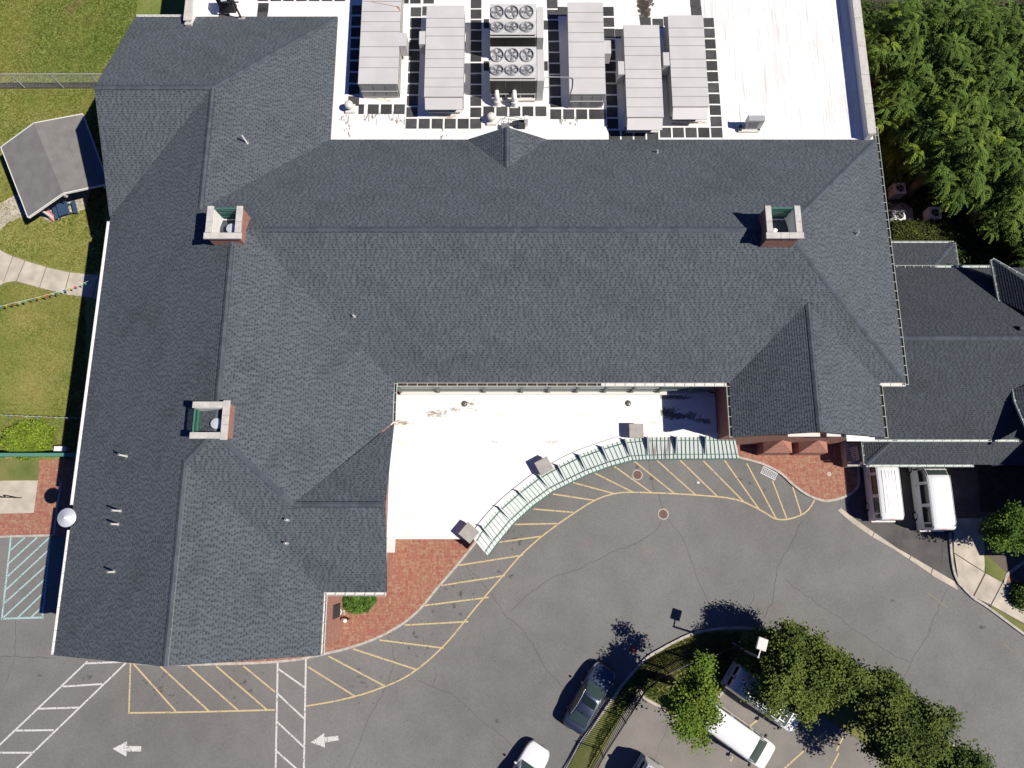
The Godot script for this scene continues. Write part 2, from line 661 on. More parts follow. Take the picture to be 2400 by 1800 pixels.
func ground_works() -> void:
	struct("ground", prism_mesh([v(-260, -260), v(260, -260), v(260, 260), v(-260, 260)], -0.3, -0.06), M.soil)
	# asphalt forecourt
	var oil := Color(0.06, 0.058, 0.056)
	var stains := []
	for q in [v(-10.68, 10.02), v(-1.4, -0.71), v(-0.92, -0.4), v(0.6, 0.22), v(0.54, 0.38), v(0.16, -0.03), v(-0.94, 2.37), v(-0.09, 2.7), v(-3.75, 3.82), v(-3.78, 3.94), v(-4.23, 4.75), v(-3.75, 5.37), v(-6.93, 6.93), v(-7.1, 6.64), v(-7.44, 7.66), v(-10.99, 9.11), v(-10.94, 9.62), v(-5.74, 5.16), v(-30.58, 9.74), v(-30.17, 9.65), v(-33.72, 9.54), v(-25.03, 10.36), v(-24.95, 10.59), v(-25.45, 10.48), v(-19.34, 10.08), v(-19.05, 9.97), v(-18.61, 10.54), v(-24.31, 10.88), v(34, 6.26), v(34.15, 6.26), v(9.52, -5.34), v(10.55, -4.44), v(17.26, -4.38), v(17.95, -4.12), v(19.04, -3.61), v(-1.05, 12.56), v(27.78, 4.42)]:
		stains.append([q, Vector2(0.08 + rng.randf() * 0.15, 0.07 + rng.randf() * 0.12), oil, 0.7])
	for q in [v(-25.21, 10.45), v(-19.46, 10.17), v(-10.65, 10.02), v(-0.32, -0.24), v(-3.75, 3.88), v(-6.94, 6.84)]:
		for k in 14:
			stains.append([q + v(rng.randfn() * 0.9, rng.randfn() * 0.7), Vector2(0.04 + rng.randf() * 0.09, 0.04 + rng.randf() * 0.07), oil, 0.6])
	var pink := Color(0.36, 0.15, 0.14)
	for q in [v(5.45, 0.38), v(9.98, 0.96), v(1.71, 0.75), v(-1.83, 1.79), v(-10.35, 8.5), v(14.16, 2.37), v(18.77, 4.89), v(28.08, 11.3), v(-14.62, 12.2), v(-4.32, 6.46)]:
		for k in 5:
			stains.append([q + v(rng.randfn() * 0.3, rng.randfn() * 0.12), Vector2(0.16, 0.05), pink, 0.3])
	var at := sheet_texture(41, 2048, 1024, -46, -13, 46, 33, [Color(0.132, 0.1295, 0.126), Color(0.172, 0.169, 0.164)], 0.3, 0.05, stains)
	var lot := struct("asphalt_forecourt", map_sheet([v(-46, -13), v(46, -13), v(46, 33), v(-46, 33)], 0.0, -46, -13, 46, 33), uv_mat(at, 0.95))
	# painted lines
	var y1 := 0.008
	var yl := 0.105
	line_part(lot, "yellow_edge_line", smooth_line([v(-27.09, 12.03), v(-22.63, 11.97), v(-16.79, 11.83)]), yl, y1, M.yellow)
	line_part(lot, "yellow_edge_line", [v(-27.36, 8.65), v(-27.08, 12.09)], yl, y1, M.yellow)
	line_part(lot, "yellow_edge_line", smooth_line([v(-14.57, 11.58), v(-12.11, 11.16), v(-9.72, 10.51), v(-7.32, 9.48), v(-4.92, 7.54), v(-2.55, 4.78), v(-0.31, 2.25), v(0.69, 1.15), v(2.38, -0.3), v(4.63, -1.87), v(6.29, -2.85), v(7.71, -3.32), v(9.16, -3.42), v(12.27, -3.32), v(14.61, -3.16), v(16.21, -3), v(17.44, -2.69), v(18.86, -1.96), v(19.62, -1.49), v(20.34, -1.4), v(21.12, -1.55), v(21.88, -1.87), v(22.4, -2.34), v(22.78, -2.94)]), yl, y1, M.yellow)
	for s in [[v(-27.13, 8.76), v(-23.78, 11.92)], [v(-25.18, 8.93), v(-21.43, 11.92)], [v(-23.2, 8.91), v(-19.38, 11.86)], [v(-21.18, 8.91), v(-17.33, 11.83)], [v(-19.23, 8.91), v(-16.84, 10.65)], [v(-14.61, 8.96), v(-11.15, 10.93)], [v(-13.18, 8.24), v(-9.06, 10.25)], [v(-11.43, 7.75), v(-6.78, 9.16)], [v(-9.58, 7.14), v(-4.92, 7.69)], [v(-7.79, 6.11), v(-3.16, 5.87)], [v(-6.38, 4.75), v(-1.71, 4.18)], [v(-5.16, 3.34), v(-0.53, 2.64)], [v(-3.9, 1.91), v(0.82, 1.18)], [v(-1.01, 0.25), v(2.16, -0.18)], [v(0.19, -1.05), v(3.38, -1.11)], [v(1.6, -2.18), v(4.63, -1.93)], [v(3.08, -3.29), v(6.29, -2.81)], [v(4.61, -4.15), v(7.71, -3.32)], [v(6.27, -4.86), v(9.19, -3.39)], [v(7.77, -5.37), v(10.48, -3.42)], [v(9.25, -5.8), v(12.21, -3.35)], [v(11.03, -5.83), v(13.81, -3.23)], [v(12.79, -5.83), v(15.5, -3.07)], [v(14.54, -5.8), v(17.44, -2.69)], [v(16.16, -5.83), v(18.49, -2.21)], [v(17.83, -5.6), v(19.77, -1.43)], [v(19.68, -4.31), v(20.54, -1.46)], [v(21.16, -3.9), v(21.65, -1.8)]]:
		line_part(lot, "yellow_hatch_line", s, yl, y1 + 0.003, M.yellow)
	var yw := y1 + 0.006
	for s in [[v(-30.45, 8.59), v(-35.88, 14.09), v(-38.18, 16.46)], [v(-27.66, 8.67), v(-32.17, 13.26), v(-34.46, 15.59), v(-35.49, 16.62)]]:
		line_part(lot, "white_crossing_line", s, 0.12, yw, M.line_white)
	for s in [[v(-30.59, 8.73), v(-27.85, 8.62)], [v(-32, 10.28), v(-29.2, 10.11)], [v(-33.49, 11.75), v(-30.7, 11.67)], [v(-34.88, 13.18), v(-32.25, 13.15)], [v(-36.4, 14.61), v(-33.6, 14.61)]]:
		line_part(lot, "white_crossing_bar", s, 0.12, yw + 0.003, M.line_white)
	for s in [[v(-16.8, 8.7), v(-16.44, 15.87)], [v(-14.79, 8.44), v(-14.48, 15.87)]]:
		line_part(lot, "white_crossing_line", s, 0.13, yw, M.line_white)
	for s in [[v(-16.71, 9.11), v(-14.73, 10.36)], [v(-16.65, 10.76), v(-14.67, 12.4)], [v(-16.55, 12.62), v(-14.58, 14.25)], [v(-16.48, 14.5), v(-14.84, 15.76)]]:
		line_part(lot, "white_crossing_bar", s, 0.11, yw + 0.003, M.line_white)
	for s in [[v(-27.96, 14.36), v(-27, 13.87), v(-26.99, 14.17), v(-25.97, 14.2), v(-25.94, 14.53), v(-26.95, 14.53), v(-26.94, 14.86)], [v(-14.12, 13.95), v(-13.2, 13.34), v(-13.18, 13.62), v(-12.2, 13.51), v(-12.16, 13.81), v(-13.14, 13.95), v(-13.09, 14.28)]]:
		wpart(lot, "direction_arrow", prism_mesh(s, yw, yw), M.line_white)
	for s in [[v(-37.25, -0.15), v(-37.04, 5.73)], [v(-34.33, -0.15), v(-34.11, 5.67)], [v(-37.05, 5.67), v(-34.09, 5.58)]]:
		line_part(lot, "blue_edge_line", s, 0.13, y1, M.line_blue)
	for s in [[v(-36.22, -0.09), v(-37.13, 0.81)], [v(-35.28, -0.12), v(-37.12, 1.76)], [v(-34.38, -0.09), v(-37.1, 2.73)], [v(-34.38, 0.87), v(-37.08, 3.67)], [v(-34.33, 1.91), v(-37.03, 4.6)], [v(-34.28, 2.88), v(-36.94, 5.58)], [v(-34.22, 3.82), v(-35.94, 5.64)], [v(-34.17, 4.78), v(-35.01, 5.64)]]:
		line_part(lot, "blue_hatch_line", s, 0.11, y1 + 0.003, M.line_blue)
	for s in [[v(23.75, 12.84), v(22.69, 14.5)], [v(22.15, 13.18), v(18.57, 15.92)], [v(17.31, 12.51), v(16.74, 12.9)], [v(15.44, 14.88), v(15.24, 15.16)], [v(22.85, 14.64), v(21.95, 16)]]:
		line_part(lot, "parking_line", s, 0.1, y1, M.yellow)
	for s in [[v(30.38, 3.82), v(31.76, 4.92)], [v(35.41, 7.37), v(36.06, 7.95)]]:
		line_part(lot, "worn_lane_line", s, 0.06, y1, M.faded)
	# cracks
	for s in [[v(11.29, -1.46), v(10.81, -0.71), v(9.5, 0.22), v(7.58, 0.87), v(5.98, 1.64), v(4.71, 2.28), v(3.14, 2.67), v(0.94, 4.18), v(-0.12, 5.19)], [v(-3.4, 1.94), v(-2.19, 3.13), v(-1.4, 4.09), v(-0.62, 5.25), v(0.77, 6.49), v(1.69, 7.72), v(2.29, 8.88), v(3.05, 9.74), v(3.8, 10.45)], [v(-8.94, 6.76), v(-8.6, 7.72), v(-8.39, 8.56), v(-8.69, 9.45), v(-9.11, 10.59), v(-9.96, 12), v(-10.5, 13.4), v(-10.97, 14.77), v(-11.44, 15.59)], [v(-6.82, 9.85), v(-5.47, 10.36), v(-4.4, 10.71), v(-3.48, 11.38), v(-2.11, 12.56), v(-0.6, 13.67), v(0.45, 14.64)], [v(-5.62, 8.88), v(-5.43, 9.59), v(-5.65, 10.36)], [v(11.64, -1.49), v(12.69, -0.09), v(13.39, 2.06), v(13.77, 3.28), v(14.46, 4.78), v(15, 5.67)], [v(21.68, -1.33), v(20.93, -0.03), v(19.59, 2.06), v(19.36, 2.97), v(19.08, 4.18), v(18.28, 5.67)], [v(20.05, 2.97), v(21.81, 4.3), v(23.56, 5.49), v(25.87, 7.14), v(27.58, 8.3), v(28.52, 8.67)], [v(31.94, 3.52), v(31.1, 4.78), v(30.69, 5.52), v(30.06, 6.84), v(28.81, 8.3), v(28.02, 9.74), v(27.42, 10.73)], [v(-36.08, 5.52), v(-35.91, 6.26), v(-35.71, 8.21)], [v(-36.93, 8.3), v(-35.71, 8.24), v(-34.32, 8.33), v(-32.78, 8.39)], [v(-35.7, 8.3), v(-35.97, 9.16), v(-36.08, 10.02)], [v(10.42, -5.86), v(10.63, -3.86), v(11.16, -2.91), v(11.31, -1.96)], [v(17.68, 3.73), v(17.71, 4.18), v(17.26, 4.78), v(17.05, 5.52)], [v(11, 12.84), v(10.32, 14.09), v(9.95, 15.05)]]:
		var sm := []
		for i in s.size() - 1:
			var a: Vector2 = s[i]
			var b: Vector2 = s[i + 1]
			var k := maxi(2, int(a.distance_to(b) / 0.35))
			for j in k:
				sm.append(a.lerp(b, float(j) / k) + v(rng.randfn(), rng.randfn()) * 0.035)
		sm.append(s[-1])
		line_part(lot, "crack", sm, 0.022 + rng.randf() * 0.01, 0.0045, M.crack)
	# forecourt of brick pavers with its kerb
	var kerb := smooth_line([v(-28.94, 8.44), v(-26.62, 8.7), v(-24.47, 8.79), v(-21.41, 8.76), v(-17.75, 8.65), v(-15.31, 8.44), v(-13.5, 8.07), v(-11.83, 7.69), v(-10.07, 7.11), v(-8.74, 6.49), v(-7.65, 5.81), v(-6.56, 4.84), v(-5.47, 3.52), v(-4.34, 2.25), v(-3.16, 0.84), v(-1.91, -0.71), v(0, -2.59), v(2.58, -4.5), v(5.19, -5.86), v(8.14, -6.71), v(11.08, -6.94), v(14.33, -6.71), v(17.34, -6.02), v(18.55, -5.7), v(19.12, -5.5), v(20.27, -4.89), v(21.23, -3.96), v(22.17, -3.26), v(23, -2.88), v(23.63, -2.78), v(24.44, -2.91), v(25.35, -3.26), v(25.98, -3.77), v(26.17, -4.34), v(26.2, -5.02), v(26.15, -6.12)])
	var pave := kerb.duplicate()
	pave.append_array([v(24.5, -9.5), v(-29, -9.5), v(-29, 6.2)])
	struct("brick_pavement", prism_mesh(pave, -0.05, 0.125), M.paver)
	struct("pavement_kerb", ribbon_mesh(kerb, 0.17, -0.05, 0.14), M.kerb)
	# west side: lawns, walks
	var gt := sheet_texture(43, 1024, 1024, -75, -62, -24, 2, [Color(0.13, 0.168, 0.032), Color(0.232, 0.222, 0.062)], 0.55, 0.05, lawn_stains())
	var lawn := struct("lawn", map_sheet([v(-75, -62), v(-27.5, -62), v(-27.5, -1.0), v(-75, -1.0)], 0.02, -75, -62, -24, 2, 0.1), uv_mat(gt, 1.0))
	lawn.set_meta("kind", "structure")
	struct("soil_strip", prism_mesh([v(-58.54, -38.14), v(-47.56, -38.1), v(-38.44, -38.26), v(-31.86, -38.39), v(-31.78, -37.64), v(-38.35, -37.64), v(-47.48, -37.6), v(-58.43, -37.6)], 0.0, 0.027), M.soil)
	var path := struct("concrete_path", prism_mesh([v(-43.8, -23.87), v(-42.33, -23.35), v(-41.11, -22.65), v(-39.42, -21.99), v(-37.19, -21.33), v(-35.59, -20.96), v(-34.27, -20.81), v(-30.9, -20.49), v(-30.67, -18.54), v(-32.91, -18.76), v(-34.19, -18.86), v(-35.34, -19.01), v(-36.56, -19.26), v(-37.99, -19.69), v(-39.85, -20.2), v(-40.62, -20.09), v(-41.08, -19.76), v(-42.98, -18.76)], 0.0, 0.03), plain(Color(0.16, 0.14, 0.11), 1.0))
	for s in [[v(-43.72, -23.8), v(-42.32, -23.31), v(-41.87, -23.09), v(-41.98, -19.33), v(-42.92, -18.83)], [v(-41.8, -23.05), v(-41.11, -22.65), v(-40.45, -22.35), v(-40.91, -19.98), v(-41.88, -19.37)], [v(-40.37, -22.32), v(-39.42, -21.99), v(-39.86, -20.25), v(-40.63, -20.13), v(-40.85, -20.02)], [v(-39.35, -21.95), v(-37.62, -21.44), v(-37.92, -19.69), v(-39.78, -20.22)], [v(-37.55, -21.4), v(-35.66, -20.96), v(-35.87, -19.15), v(-37.85, -19.67)], [v(-35.59, -20.96), v(-34.27, -20.81), v(-33.33, -20.74), v(-33.57, -18.83), v(-35.79, -19.11)], [v(-33.26, -20.71), v(-30.97, -20.49), v(-30.74, -18.58), v(-33.5, -18.79)]]:
		wpart(path, "slab", prism_mesh(s, 0.0, 0.045 + rng.randf() * 0.006), M.concrete)
	struct("shelter_path", prism_mesh([v(-44.16, -26.12), v(-42.19, -26.96), v(-41.01, -27.76), v(-39.94, -28.41), v(-39.02, -26.88), v(-40.1, -25.86), v(-41.39, -25.18), v(-41.82, -24.58), v(-43.74, -23.5)], 0.0, 0.05), M.concrete)
	struct("shelter_slab", prism_mesh([v(-37.81, -25.29), v(-35, -26.54), v(-34.65, -29.96), v(-36.72, -33.51), v(-40.81, -31.92), v(-40.07, -26.88)], 0.0, 0.06), M.concrete)
	struct("brick_walk", prism_mesh([v(-40.25, -1.87), v(-35.78, -1.9), v(-35.81, -4.31), v(-35.93, -5.89), v(-29.22, -5.89), v(-28.56, -0.21), v(-39.96, -0.09)], -0.05, 0.05), M.paver)
	struct("concrete_pad", prism_mesh([v(-40.64, -4.28), v(-35.81, -4.31), v(-35.78, -1.9), v(-40.24, -1.8)], -0.05, 0.066), M.concrete)
	struct("grass_plot", prism_mesh([v(-40.92, -5.99), v(-35.97, -5.89), v(-35.84, -4.34), v(-40.65, -4.31)], -0.05, 0.06), grass_mat(47))
	struct("walk_kerb", ribbon_mesh([v(-34.05, -4.18), v(-34.05, -3.23), v(-34.07, -1.96), v(-34.03, -0.27)], 0.16, -0.05, 0.1), M.kerb)
	struct("walk_kerb", ribbon_mesh([v(-39.96, -0.09), v(-34.03, -0.27)], 0.16, -0.05, 0.1), M.kerb)
	# concrete gutter between the forecourt and the side drive
	var gut := struct("concrete_gutter", prism_mesh([v(24.39, -2.06), v(24.67, -2.28), v(25.52, -1.55), v(28.46, 0.62), v(32.48, 3.04), v(32.7, 3.7), v(31.04, 2.73), v(28.14, 0.65), v(25.48, -1.08)], 0.0, 0.006), M.crack)
	for s in [[v(24.41, -2.07), v(24.67, -2.26), v(25.52, -1.54), v(26.94, -0.49), v(26.78, -0.16), v(25.48, -1.08)], [v(26.99, -0.46), v(28.46, 0.62), v(29.47, 1.22), v(29.31, 1.47), v(28.14, 0.65), v(26.82, -0.13)], [v(29.51, 1.25), v(30.96, 2.13), v(30.79, 2.52), v(29.36, 1.5)], [v(31.01, 2.16), v(32.46, 3.04), v(32.67, 3.67), v(31.04, 2.73), v(30.83, 2.55)]]:
		wpart(gut, "slab", prism_mesh(s, 0.0, 0.016), M.concrete)
	struct("side_drive", prism_mesh([v(26.38, -6.45), v(35.66, -6.45), v(34.85, -0.71), v(32.72, -0.71), v(32.48, 1.09), v(32.53, 2.37), v(32.7, 3.04), v(32.48, 3.04), v(28.46, 0.62), v(25.52, -1.55), v(25.15, -2.59), v(25.98, -3.77)], 0.0, 0.005), M.drive)
	var dr := [[v(29.3, -0.83), v(29.04, -0.24), v(28.76, 0.84)], [v(31.88, 0.16), v(31.88, 1.15), v(31.54, 2.06)]]
	for s in dr:
		line_part(lot, "crack", s, 0.03, 0.012, M.crack)
	# pavement on the right
	var walk := struct("sidewalk", prism_mesh([v(32.95, -1.96), v(38.99, -1.96), v(37.68, 6.4), v(34.77, 4.75), v(33.66, 4.21), v(32.93, 3.4), v(32.7, 2.97), v(32.65, 1.02)], -0.05, 0.10), plain(Color(0.12, 0.10, 0.08), 1.0))
	for s in [[v(32.92, -1.49), v(35.09, -1.49), v(34.91, 1.15), v(34.7, 2.37), v(32.65, 0.99)], [v(32.66, 1.09), v(34.69, 2.44), v(33.58, 4.09), v(32.93, 3.37), v(32.71, 2.94)], [v(34.78, 2.49), v(35.88, 3.11), v(34.81, 4.66), v(33.67, 4.16)], [v(35.94, 3.16), v(38.02, 4.27), v(37.69, 6.34), v(34.87, 4.72)]]:
		wpart(walk, "slab", prism_mesh(s, 0.0, 0.13), M.concrete)
	struct("sidewalk_kerb", ribbon_mesh(smooth_line([v(32.56, -0.43), v(32.46, 1.02), v(32.48, 2.28), v(32.69, 3.07), v(32.93, 3.4), v(33.66, 4.21), v(34.65, 4.89), v(37.01, 6.76), v(38.66, 8.01)]), 0.17, -0.05, 0.14), M.kerb)
	struct("grass_verge", prism_mesh([v(34.83, 4.78), v(37.68, 6.43), v(37.58, 7.05), v(34.74, 4.98)], 0.0, 0.135), grass_mat(48))
	struct("grass_bed", prism_mesh([v(34.86, 1.02), v(36.4, 2.55), v(35.86, 3.07), v(34.76, 2.43)], 0.0, 0.14), grass_mat(49))
	struct("planting_bed", prism_mesh([v(35.38, -5.41), v(48.6, -5.41), v(45.86, 8.88), v(38.23, 3.88), v(36.43, 2.37), v(35.02, 1.02), v(34.96, -1.02)], -0.05, 0.09), M.soil)
	struct("brick_path", prism_mesh([v(36.47, 2.52), v(38.08, 3.88), v(38.03, 4.18), v(37.27, 3.46), v(36.24, 3.04)], 0.0, 0.145), M.paver)
	struct("path_border", ribbon_mesh([v(38.5, 1.15), v(36.34, 2.55), v(36.06, 3.16), v(37.03, 3.76)], 0.22, 0.0, 0.16), M.kerb)
	# planted island with kerb
	var ik := smooth_line([v(2.36, 17.48), v(3.5, 15.87), v(4.76, 14.01), v(6.33, 12.09), v(7.81, 10.22), v(9.56, 8.44), v(10.85, 7.69), v(11.54, 7.34), v(12.64, 6.84), v(13.89, 6.49), v(15.45, 6.32), v(17.3, 6.34), v(19.74, 6.79), v(21.96, 7.75), v(24.12, 9.22), v(26.24, 10.73), v(27.77, 11.86), v(30.26, 13.67), v(32.94, 15.87), v(34.77, 17.48)])
	var island := ik.duplicate()
	island.append_array([v(29.47, 17.48), v(27.3, 15.92), v(25.67, 14.56), v(22.85, 12.84), v(20.56, 11.44), v(18.15, 11.44), v(16.35, 11.16), v(15.25, 10.36), v(14.64, 10.93), v(12.64, 12.62), v(11.16, 12.03), v(9.36, 11.02), v(9.11, 10.36), v(7.72, 12.23), v(5.7, 15.59), v(4.42, 17.48)])
	struct("grass_island", prism_mesh(island, -0.05, 0.10), grass_mat(50))
	struct("island_kerb", ribbon_mesh(ik, 0.17, -0.05, 0.14), M.kerb)
	struct("island_kerb", ribbon_mesh([v(9.08, 10.42), v(9.33, 11.02), v(10.28, 11.5), v(11.16, 12.06), v(12.64, 12.65), v(14.64, 10.93), v(15.25, 10.39)], 0.18, -0.05, 0.13), M.kerb)
	struct("inner_lot", prism_mesh([v(29.47, 17.48), v(27.3, 15.92), v(25.67, 14.56), v(22.85, 12.84), v(20.56, 11.44), v(18.15, 11.44), v(16.35, 11.16), v(15.25, 10.36), v(14.64, 10.93), v(12.64, 12.62), v(11.16, 12.03), v(9.36, 11.02), v(9.11, 10.36), v(7.72, 12.23), v(5.7, 15.59), v(4.42, 17.48)], -0.05, 0.0042), tri_mat(grain_tex(35, Color(0.185, 0.172, 0.156), 0.35, 0.3), 0.1, 0.95))
	# packed earth of the wood's floor
	struct("wood_floor", prism_mesh([v(25.6, -62), v(75, -62), v(75, -18.5), v(26.2, -18.5)], -0.05, 0.02), M.soil)

func lawn_stains() -> Array:
	var o := []
	var dry := Color(0.24, 0.215, 0.075)
	var lush := Color(0.085, 0.14, 0.025)
	var bare := Color(0.17, 0.12, 0.07)
	for k in 46:
		o.append([v(-58 + rng.randf() * 30, -44 + rng.randf() * 42), v(0.5 + rng.randf() * 1.6, 0.35 + rng.randf() * 1.1), lush if rng.randf() < 0.55 else dry, 0.35])
	for q in [v(-39.25, -16.62), v(-37.69, -15.22), v(-39.17, -13.83), v(-36.63, -12.46), v(-37.72, -10.76), v(-36.06, -13.14), v(-38.53, -11.77), v(-37.56, -16.62)]:
		o.append([q, v(1.9, 1.3), Color(0.27, 0.235, 0.085), 0.4])
	for q in [v(-38.7, -45.81), v(-38.36, -46.11), v(-38.85, -45.5)]:
		o.append([q, v(0.7, 0.45), bare, 0.7])
	for q in [v(-35.36, -8.09), v(-35.04, -7.43), v(-35.07, -6.94), v(-34.1, -5.99), v(-36.2, -5.96)]:
		o.append([q, v(0.4, 0.5), bare, 0.6])
	return o

func grass_mat(sd: int) -> StandardMaterial3D:
	if not M.has("grass"):
		var im := Image.create(512, 512, false, Image.FORMAT_RGB8)
		var f := noise(sd, 0.006, 4).get_seamless_image(512, 512)
		var r := RandomNumberGenerator.new()
		r.seed = sd
		for y in 512:
			for x in 512:
				var k := f.get_pixel(x, y).r
				var g := 1.0 + (r.randf() - 0.5) * 0.7
				var c := Color(0.09, 0.125, 0.028).lerp(Color(0.19, 0.18, 0.06), k) * g
				im.set_pixel(x, y, c.linear_to_srgb())
		im.generate_mipmaps()
		M.grass = tri_mat(ImageTexture.create_from_image(im), 0.14, 1.0)
	return M.grass

# ------------------------------------------------------------------ roofs
# plane of a roof: falls along dir, stands at height y0 where dot(P, dir) == d0, rises p per metre
class RoofPlane:
	var dir: Vector2
	var d0: float
	var p: float
	var y0: float
	func _init(d: Vector2, dd: float, pp: float, yy := 7.5) -> void:
		dir = d
		d0 = dd
		p = pp
		y0 = yy
	func h(q: Vector2) -> float:
		return y0 + p * (d0 - q.dot(dir))
	func at(q: Vector2) -> Vector3:
		return Vector3(q.x, h(q), q.y)

var mottle := FastNoiseLite.new()

# one slope laid in real courses: every course is tilted so that its butt edge stands proud
func slope(parent: Node3D, poly: Array, pl: RoofPlane, m: Material = null) -> void:
	var mb := MB.new()
	mottle.seed = 12
	mottle.frequency = 0.17
	mottle.fractal_octaves = 3
	var pp := PackedVector2Array(poly)
	var perp := Vector2(-pl.dir.y, pl.dir.x)
	var L := sqrt(1.0 + pl.p * pl.p)
	var e := 0.16
	var umin := 1e9
	var umax := -1e9
	var vmin := 1e9
	var vmax := -1e9
	for q in pp:
		umin = minf(umin, q.dot(perp))
		umax = maxf(umax, q.dot(perp))
		vmin = minf(vmin, (pl.d0 - q.dot(pl.dir)) * L)
		vmax = maxf(vmax, (pl.d0 - q.dot(pl.dir)) * L)
	var lip := 0.016
	for k in range(int(floor(vmin / e + 0.001)), int(ceil(vmax / e))):
		var db := pl.d0 - k * e / L
		var dt := pl.d0 - (k + 1) * e / L
		var u := floorf(umin)
		while u < umax:
			var u2 := u + 1.0
			var cell := PackedVector2Array([perp * u + pl.dir * db, perp * u2 + pl.dir * db, perp * u2 + pl.dir * dt, perp * u + pl.dir * dt])
			var tone := 1.0 + 0.26 * mottle.get_noise_3d(u + 13.0 * pl.d0, k * e * 1.6, pl.d0) + 0.05 * sin(k * 12.9898 + u * 4.1)
			mb.col = Color(tone, tone, tone)
			for piece in Geometry2D.intersect_polygons(cell, pp):
				var pts: PackedVector2Array = piece
				if pts.size() < 3:
					continue
				var v3 := []
				var tx := []
				for q in pts:
					var f := clampf((db - q.dot(pl.dir)) / (db - dt), 0.0, 1.0)
					v3.append(pl.at(q) + Vector3(0, lip * (1.0 - f), 0))
					tx.append(Vector2(q.dot(perp) / 9.6, -(pl.d0 - q.dot(pl.dir)) * L / 9.6))
				var cw := (pts[1] - pts[0]).cross(pts[2] - pts[0]) > 0.0
				for i in range(1, pts.size() - 1):
					if cw:
						mb.tri_uv(v3[0], v3[i + 1], v3[i], tx[0], tx[i + 1], tx[i])
					else:
						mb.tri_uv(v3[0], v3[i], v3[i + 1], tx[0], tx[i], tx[i + 1])
				for i in pts.size():
					var j := (i + 1) % pts.size()
					if absf(pts[i].dot(pl.dir) - db) < 0.002 and absf(pts[j].dot(pl.dir) - db) < 0.002:
						var a: Vector3 = v3[i]
						var b: Vector3 = v3[j]
						var out := Vector3(pl.dir.x, 0, pl.dir.y)
						if (b - a).cross(Vector3.UP).dot(out) < 0.0:
							var w := a
							a = b
							b = w
						mb.tri_uv(a - Vector3(0, lip + 0.004, 0), b - Vector3(0, lip + 0.004, 0), b, tx[i], tx[j], tx[j])
						mb.tri_uv(a - Vector3(0, lip + 0.004, 0), b, a, tx[i], tx[j], tx[i])
			u = u2
	wpart(parent, "roof_slope", mb.mesh(), m if m else M.shingle)

# ridge or hip covered in separate cap shingles
func caps(parent: Node3D, a: Vector3, b: Vector3, na: Vector2, pa: float, nb: Vector2, pb: float, step := 0.5) -> void:
	var d := b - a
	var l := d.length()
	var k := maxi(1, int(round(l / step)))
	var z := d / l
	var x := Vector3.UP.cross(z).normalized()
	var y := z.cross(x)
	# fall to the two sides, measured across the ridge
	var xa := Vector2(x.x, x.z)
	var sr := pa * absf(na.dot(xa))
	var sl := pb * absf(nb.dot(xa))
	var w := 0.165
	var mb := MB.new()
	var hl := l / k * 0.5
	for s in [-1.0, 1.0]:
		var f: float = sr if s > 0 else sl
		var m0 := Vector3(0, 0.028, -hl)
		var m1 := Vector3(0, 0.046, hl)
		var e0 := Vector3(s * w, 0.02 - w * f, -hl)
		var e1 := Vector3(s * w, 0.038 - w * f, hl)
		var dn := Vector3(0, -0.05, 0)
		if s > 0:
			mb.quad(m0, m1, e1, e0)
			mb.quad(e0, e1, e1 + dn, e0 + dn)
			mb.quad(m1, m1 + dn, e1 + dn, e1)
			mb.quad(m0, e0, e0 + dn, m0 + dn)
		else:
			mb.quad(m0, e0, e1, m1)
			mb.quad(e0, e0 + dn, e1 + dn, e1)
			mb.quad(m1, e1, e1 + dn, m1 + dn)
			mb.quad(m0, m0 + dn, e0 + dn, e0)
	var me := mb.mesh()
	if step < 0.55:
		# the vent strip under the caps
		var vs := MB.new()
		for s in [-1.0, 1.0]:
			var f: float = sr if s > 0 else sl
			var m0 := a + Vector3(0, 0.022, 0)
			var m1 := b + Vector3(0, 0.022, 0)
			var off: Vector3 = x * s * (w + 0.028) + Vector3(0, 0.002 - (w + 0.028) * f, 0)
			if s > 0:
				vs.quad(m0, m1, m1 + off, m0 + off)
			else:
				vs.quad(m0, m0 + off, m1 + off, m1)
		wpart(parent, "ridge_vent", vs.mesh(), M.black)
	for i in k:
		var c := part(parent, "ridge_cap", me, M.cap[rng.randi() % 3])
		c.transform = Transform3D(Basis(x, y, z), a + z * (i + 0.5) * l / k - base_of(parent))

func base_of(n: Node) -> Vector3:
	var p := Vector3.ZERO
	while n is Node3D and n != self:
		p += (n as Node3D).position
		n = n.get_parent()
	return p

# eave gutter: an open trough with straps across it
func gutter(parent: Node3D, a: Vector3, b: Vector3, out: Vector3, m: Material, w := 0.17, litter := 0.0) -> void:
	var mb := MB.new()
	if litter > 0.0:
		# dark strip: wet leaf litter in the south eave, painted shade in full-length ones
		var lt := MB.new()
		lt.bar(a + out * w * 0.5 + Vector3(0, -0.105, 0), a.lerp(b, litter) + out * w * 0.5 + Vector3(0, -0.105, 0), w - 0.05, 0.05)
		wpart(parent, "litter_shade_strip", lt.mesh(), M.soil)
	var d := (b - a).normalized()
	var up := Vector3.UP
	var o0 := out * 0.012
	mb.bar(a + out * (w - 0.012) - up * 0.055, b + out * (w - 0.012) - up * 0.055, 0.024, 0.13)
	mb.bar(a + o0 - up * 0.09, b + o0 - up * 0.09, 0.02, 0.13)
	mb.bar(a + out * w * 0.5 - up * 0.14, b + out * w * 0.5 - up * 0.14, w, 0.02)
	var l := a.distance_to(b)
	var k := maxi(1, int(round(l / 0.66)))
	for i in k + 1:
		var q := a + d * clampf(l * i / k, 0.02, l - 0.02)
		mb.bar(q + o0 + up * 0.0, q + out * w + up * 0.004, 0.035, 0.012)
	wpart(parent, "gutter", mb.mesh(), m)

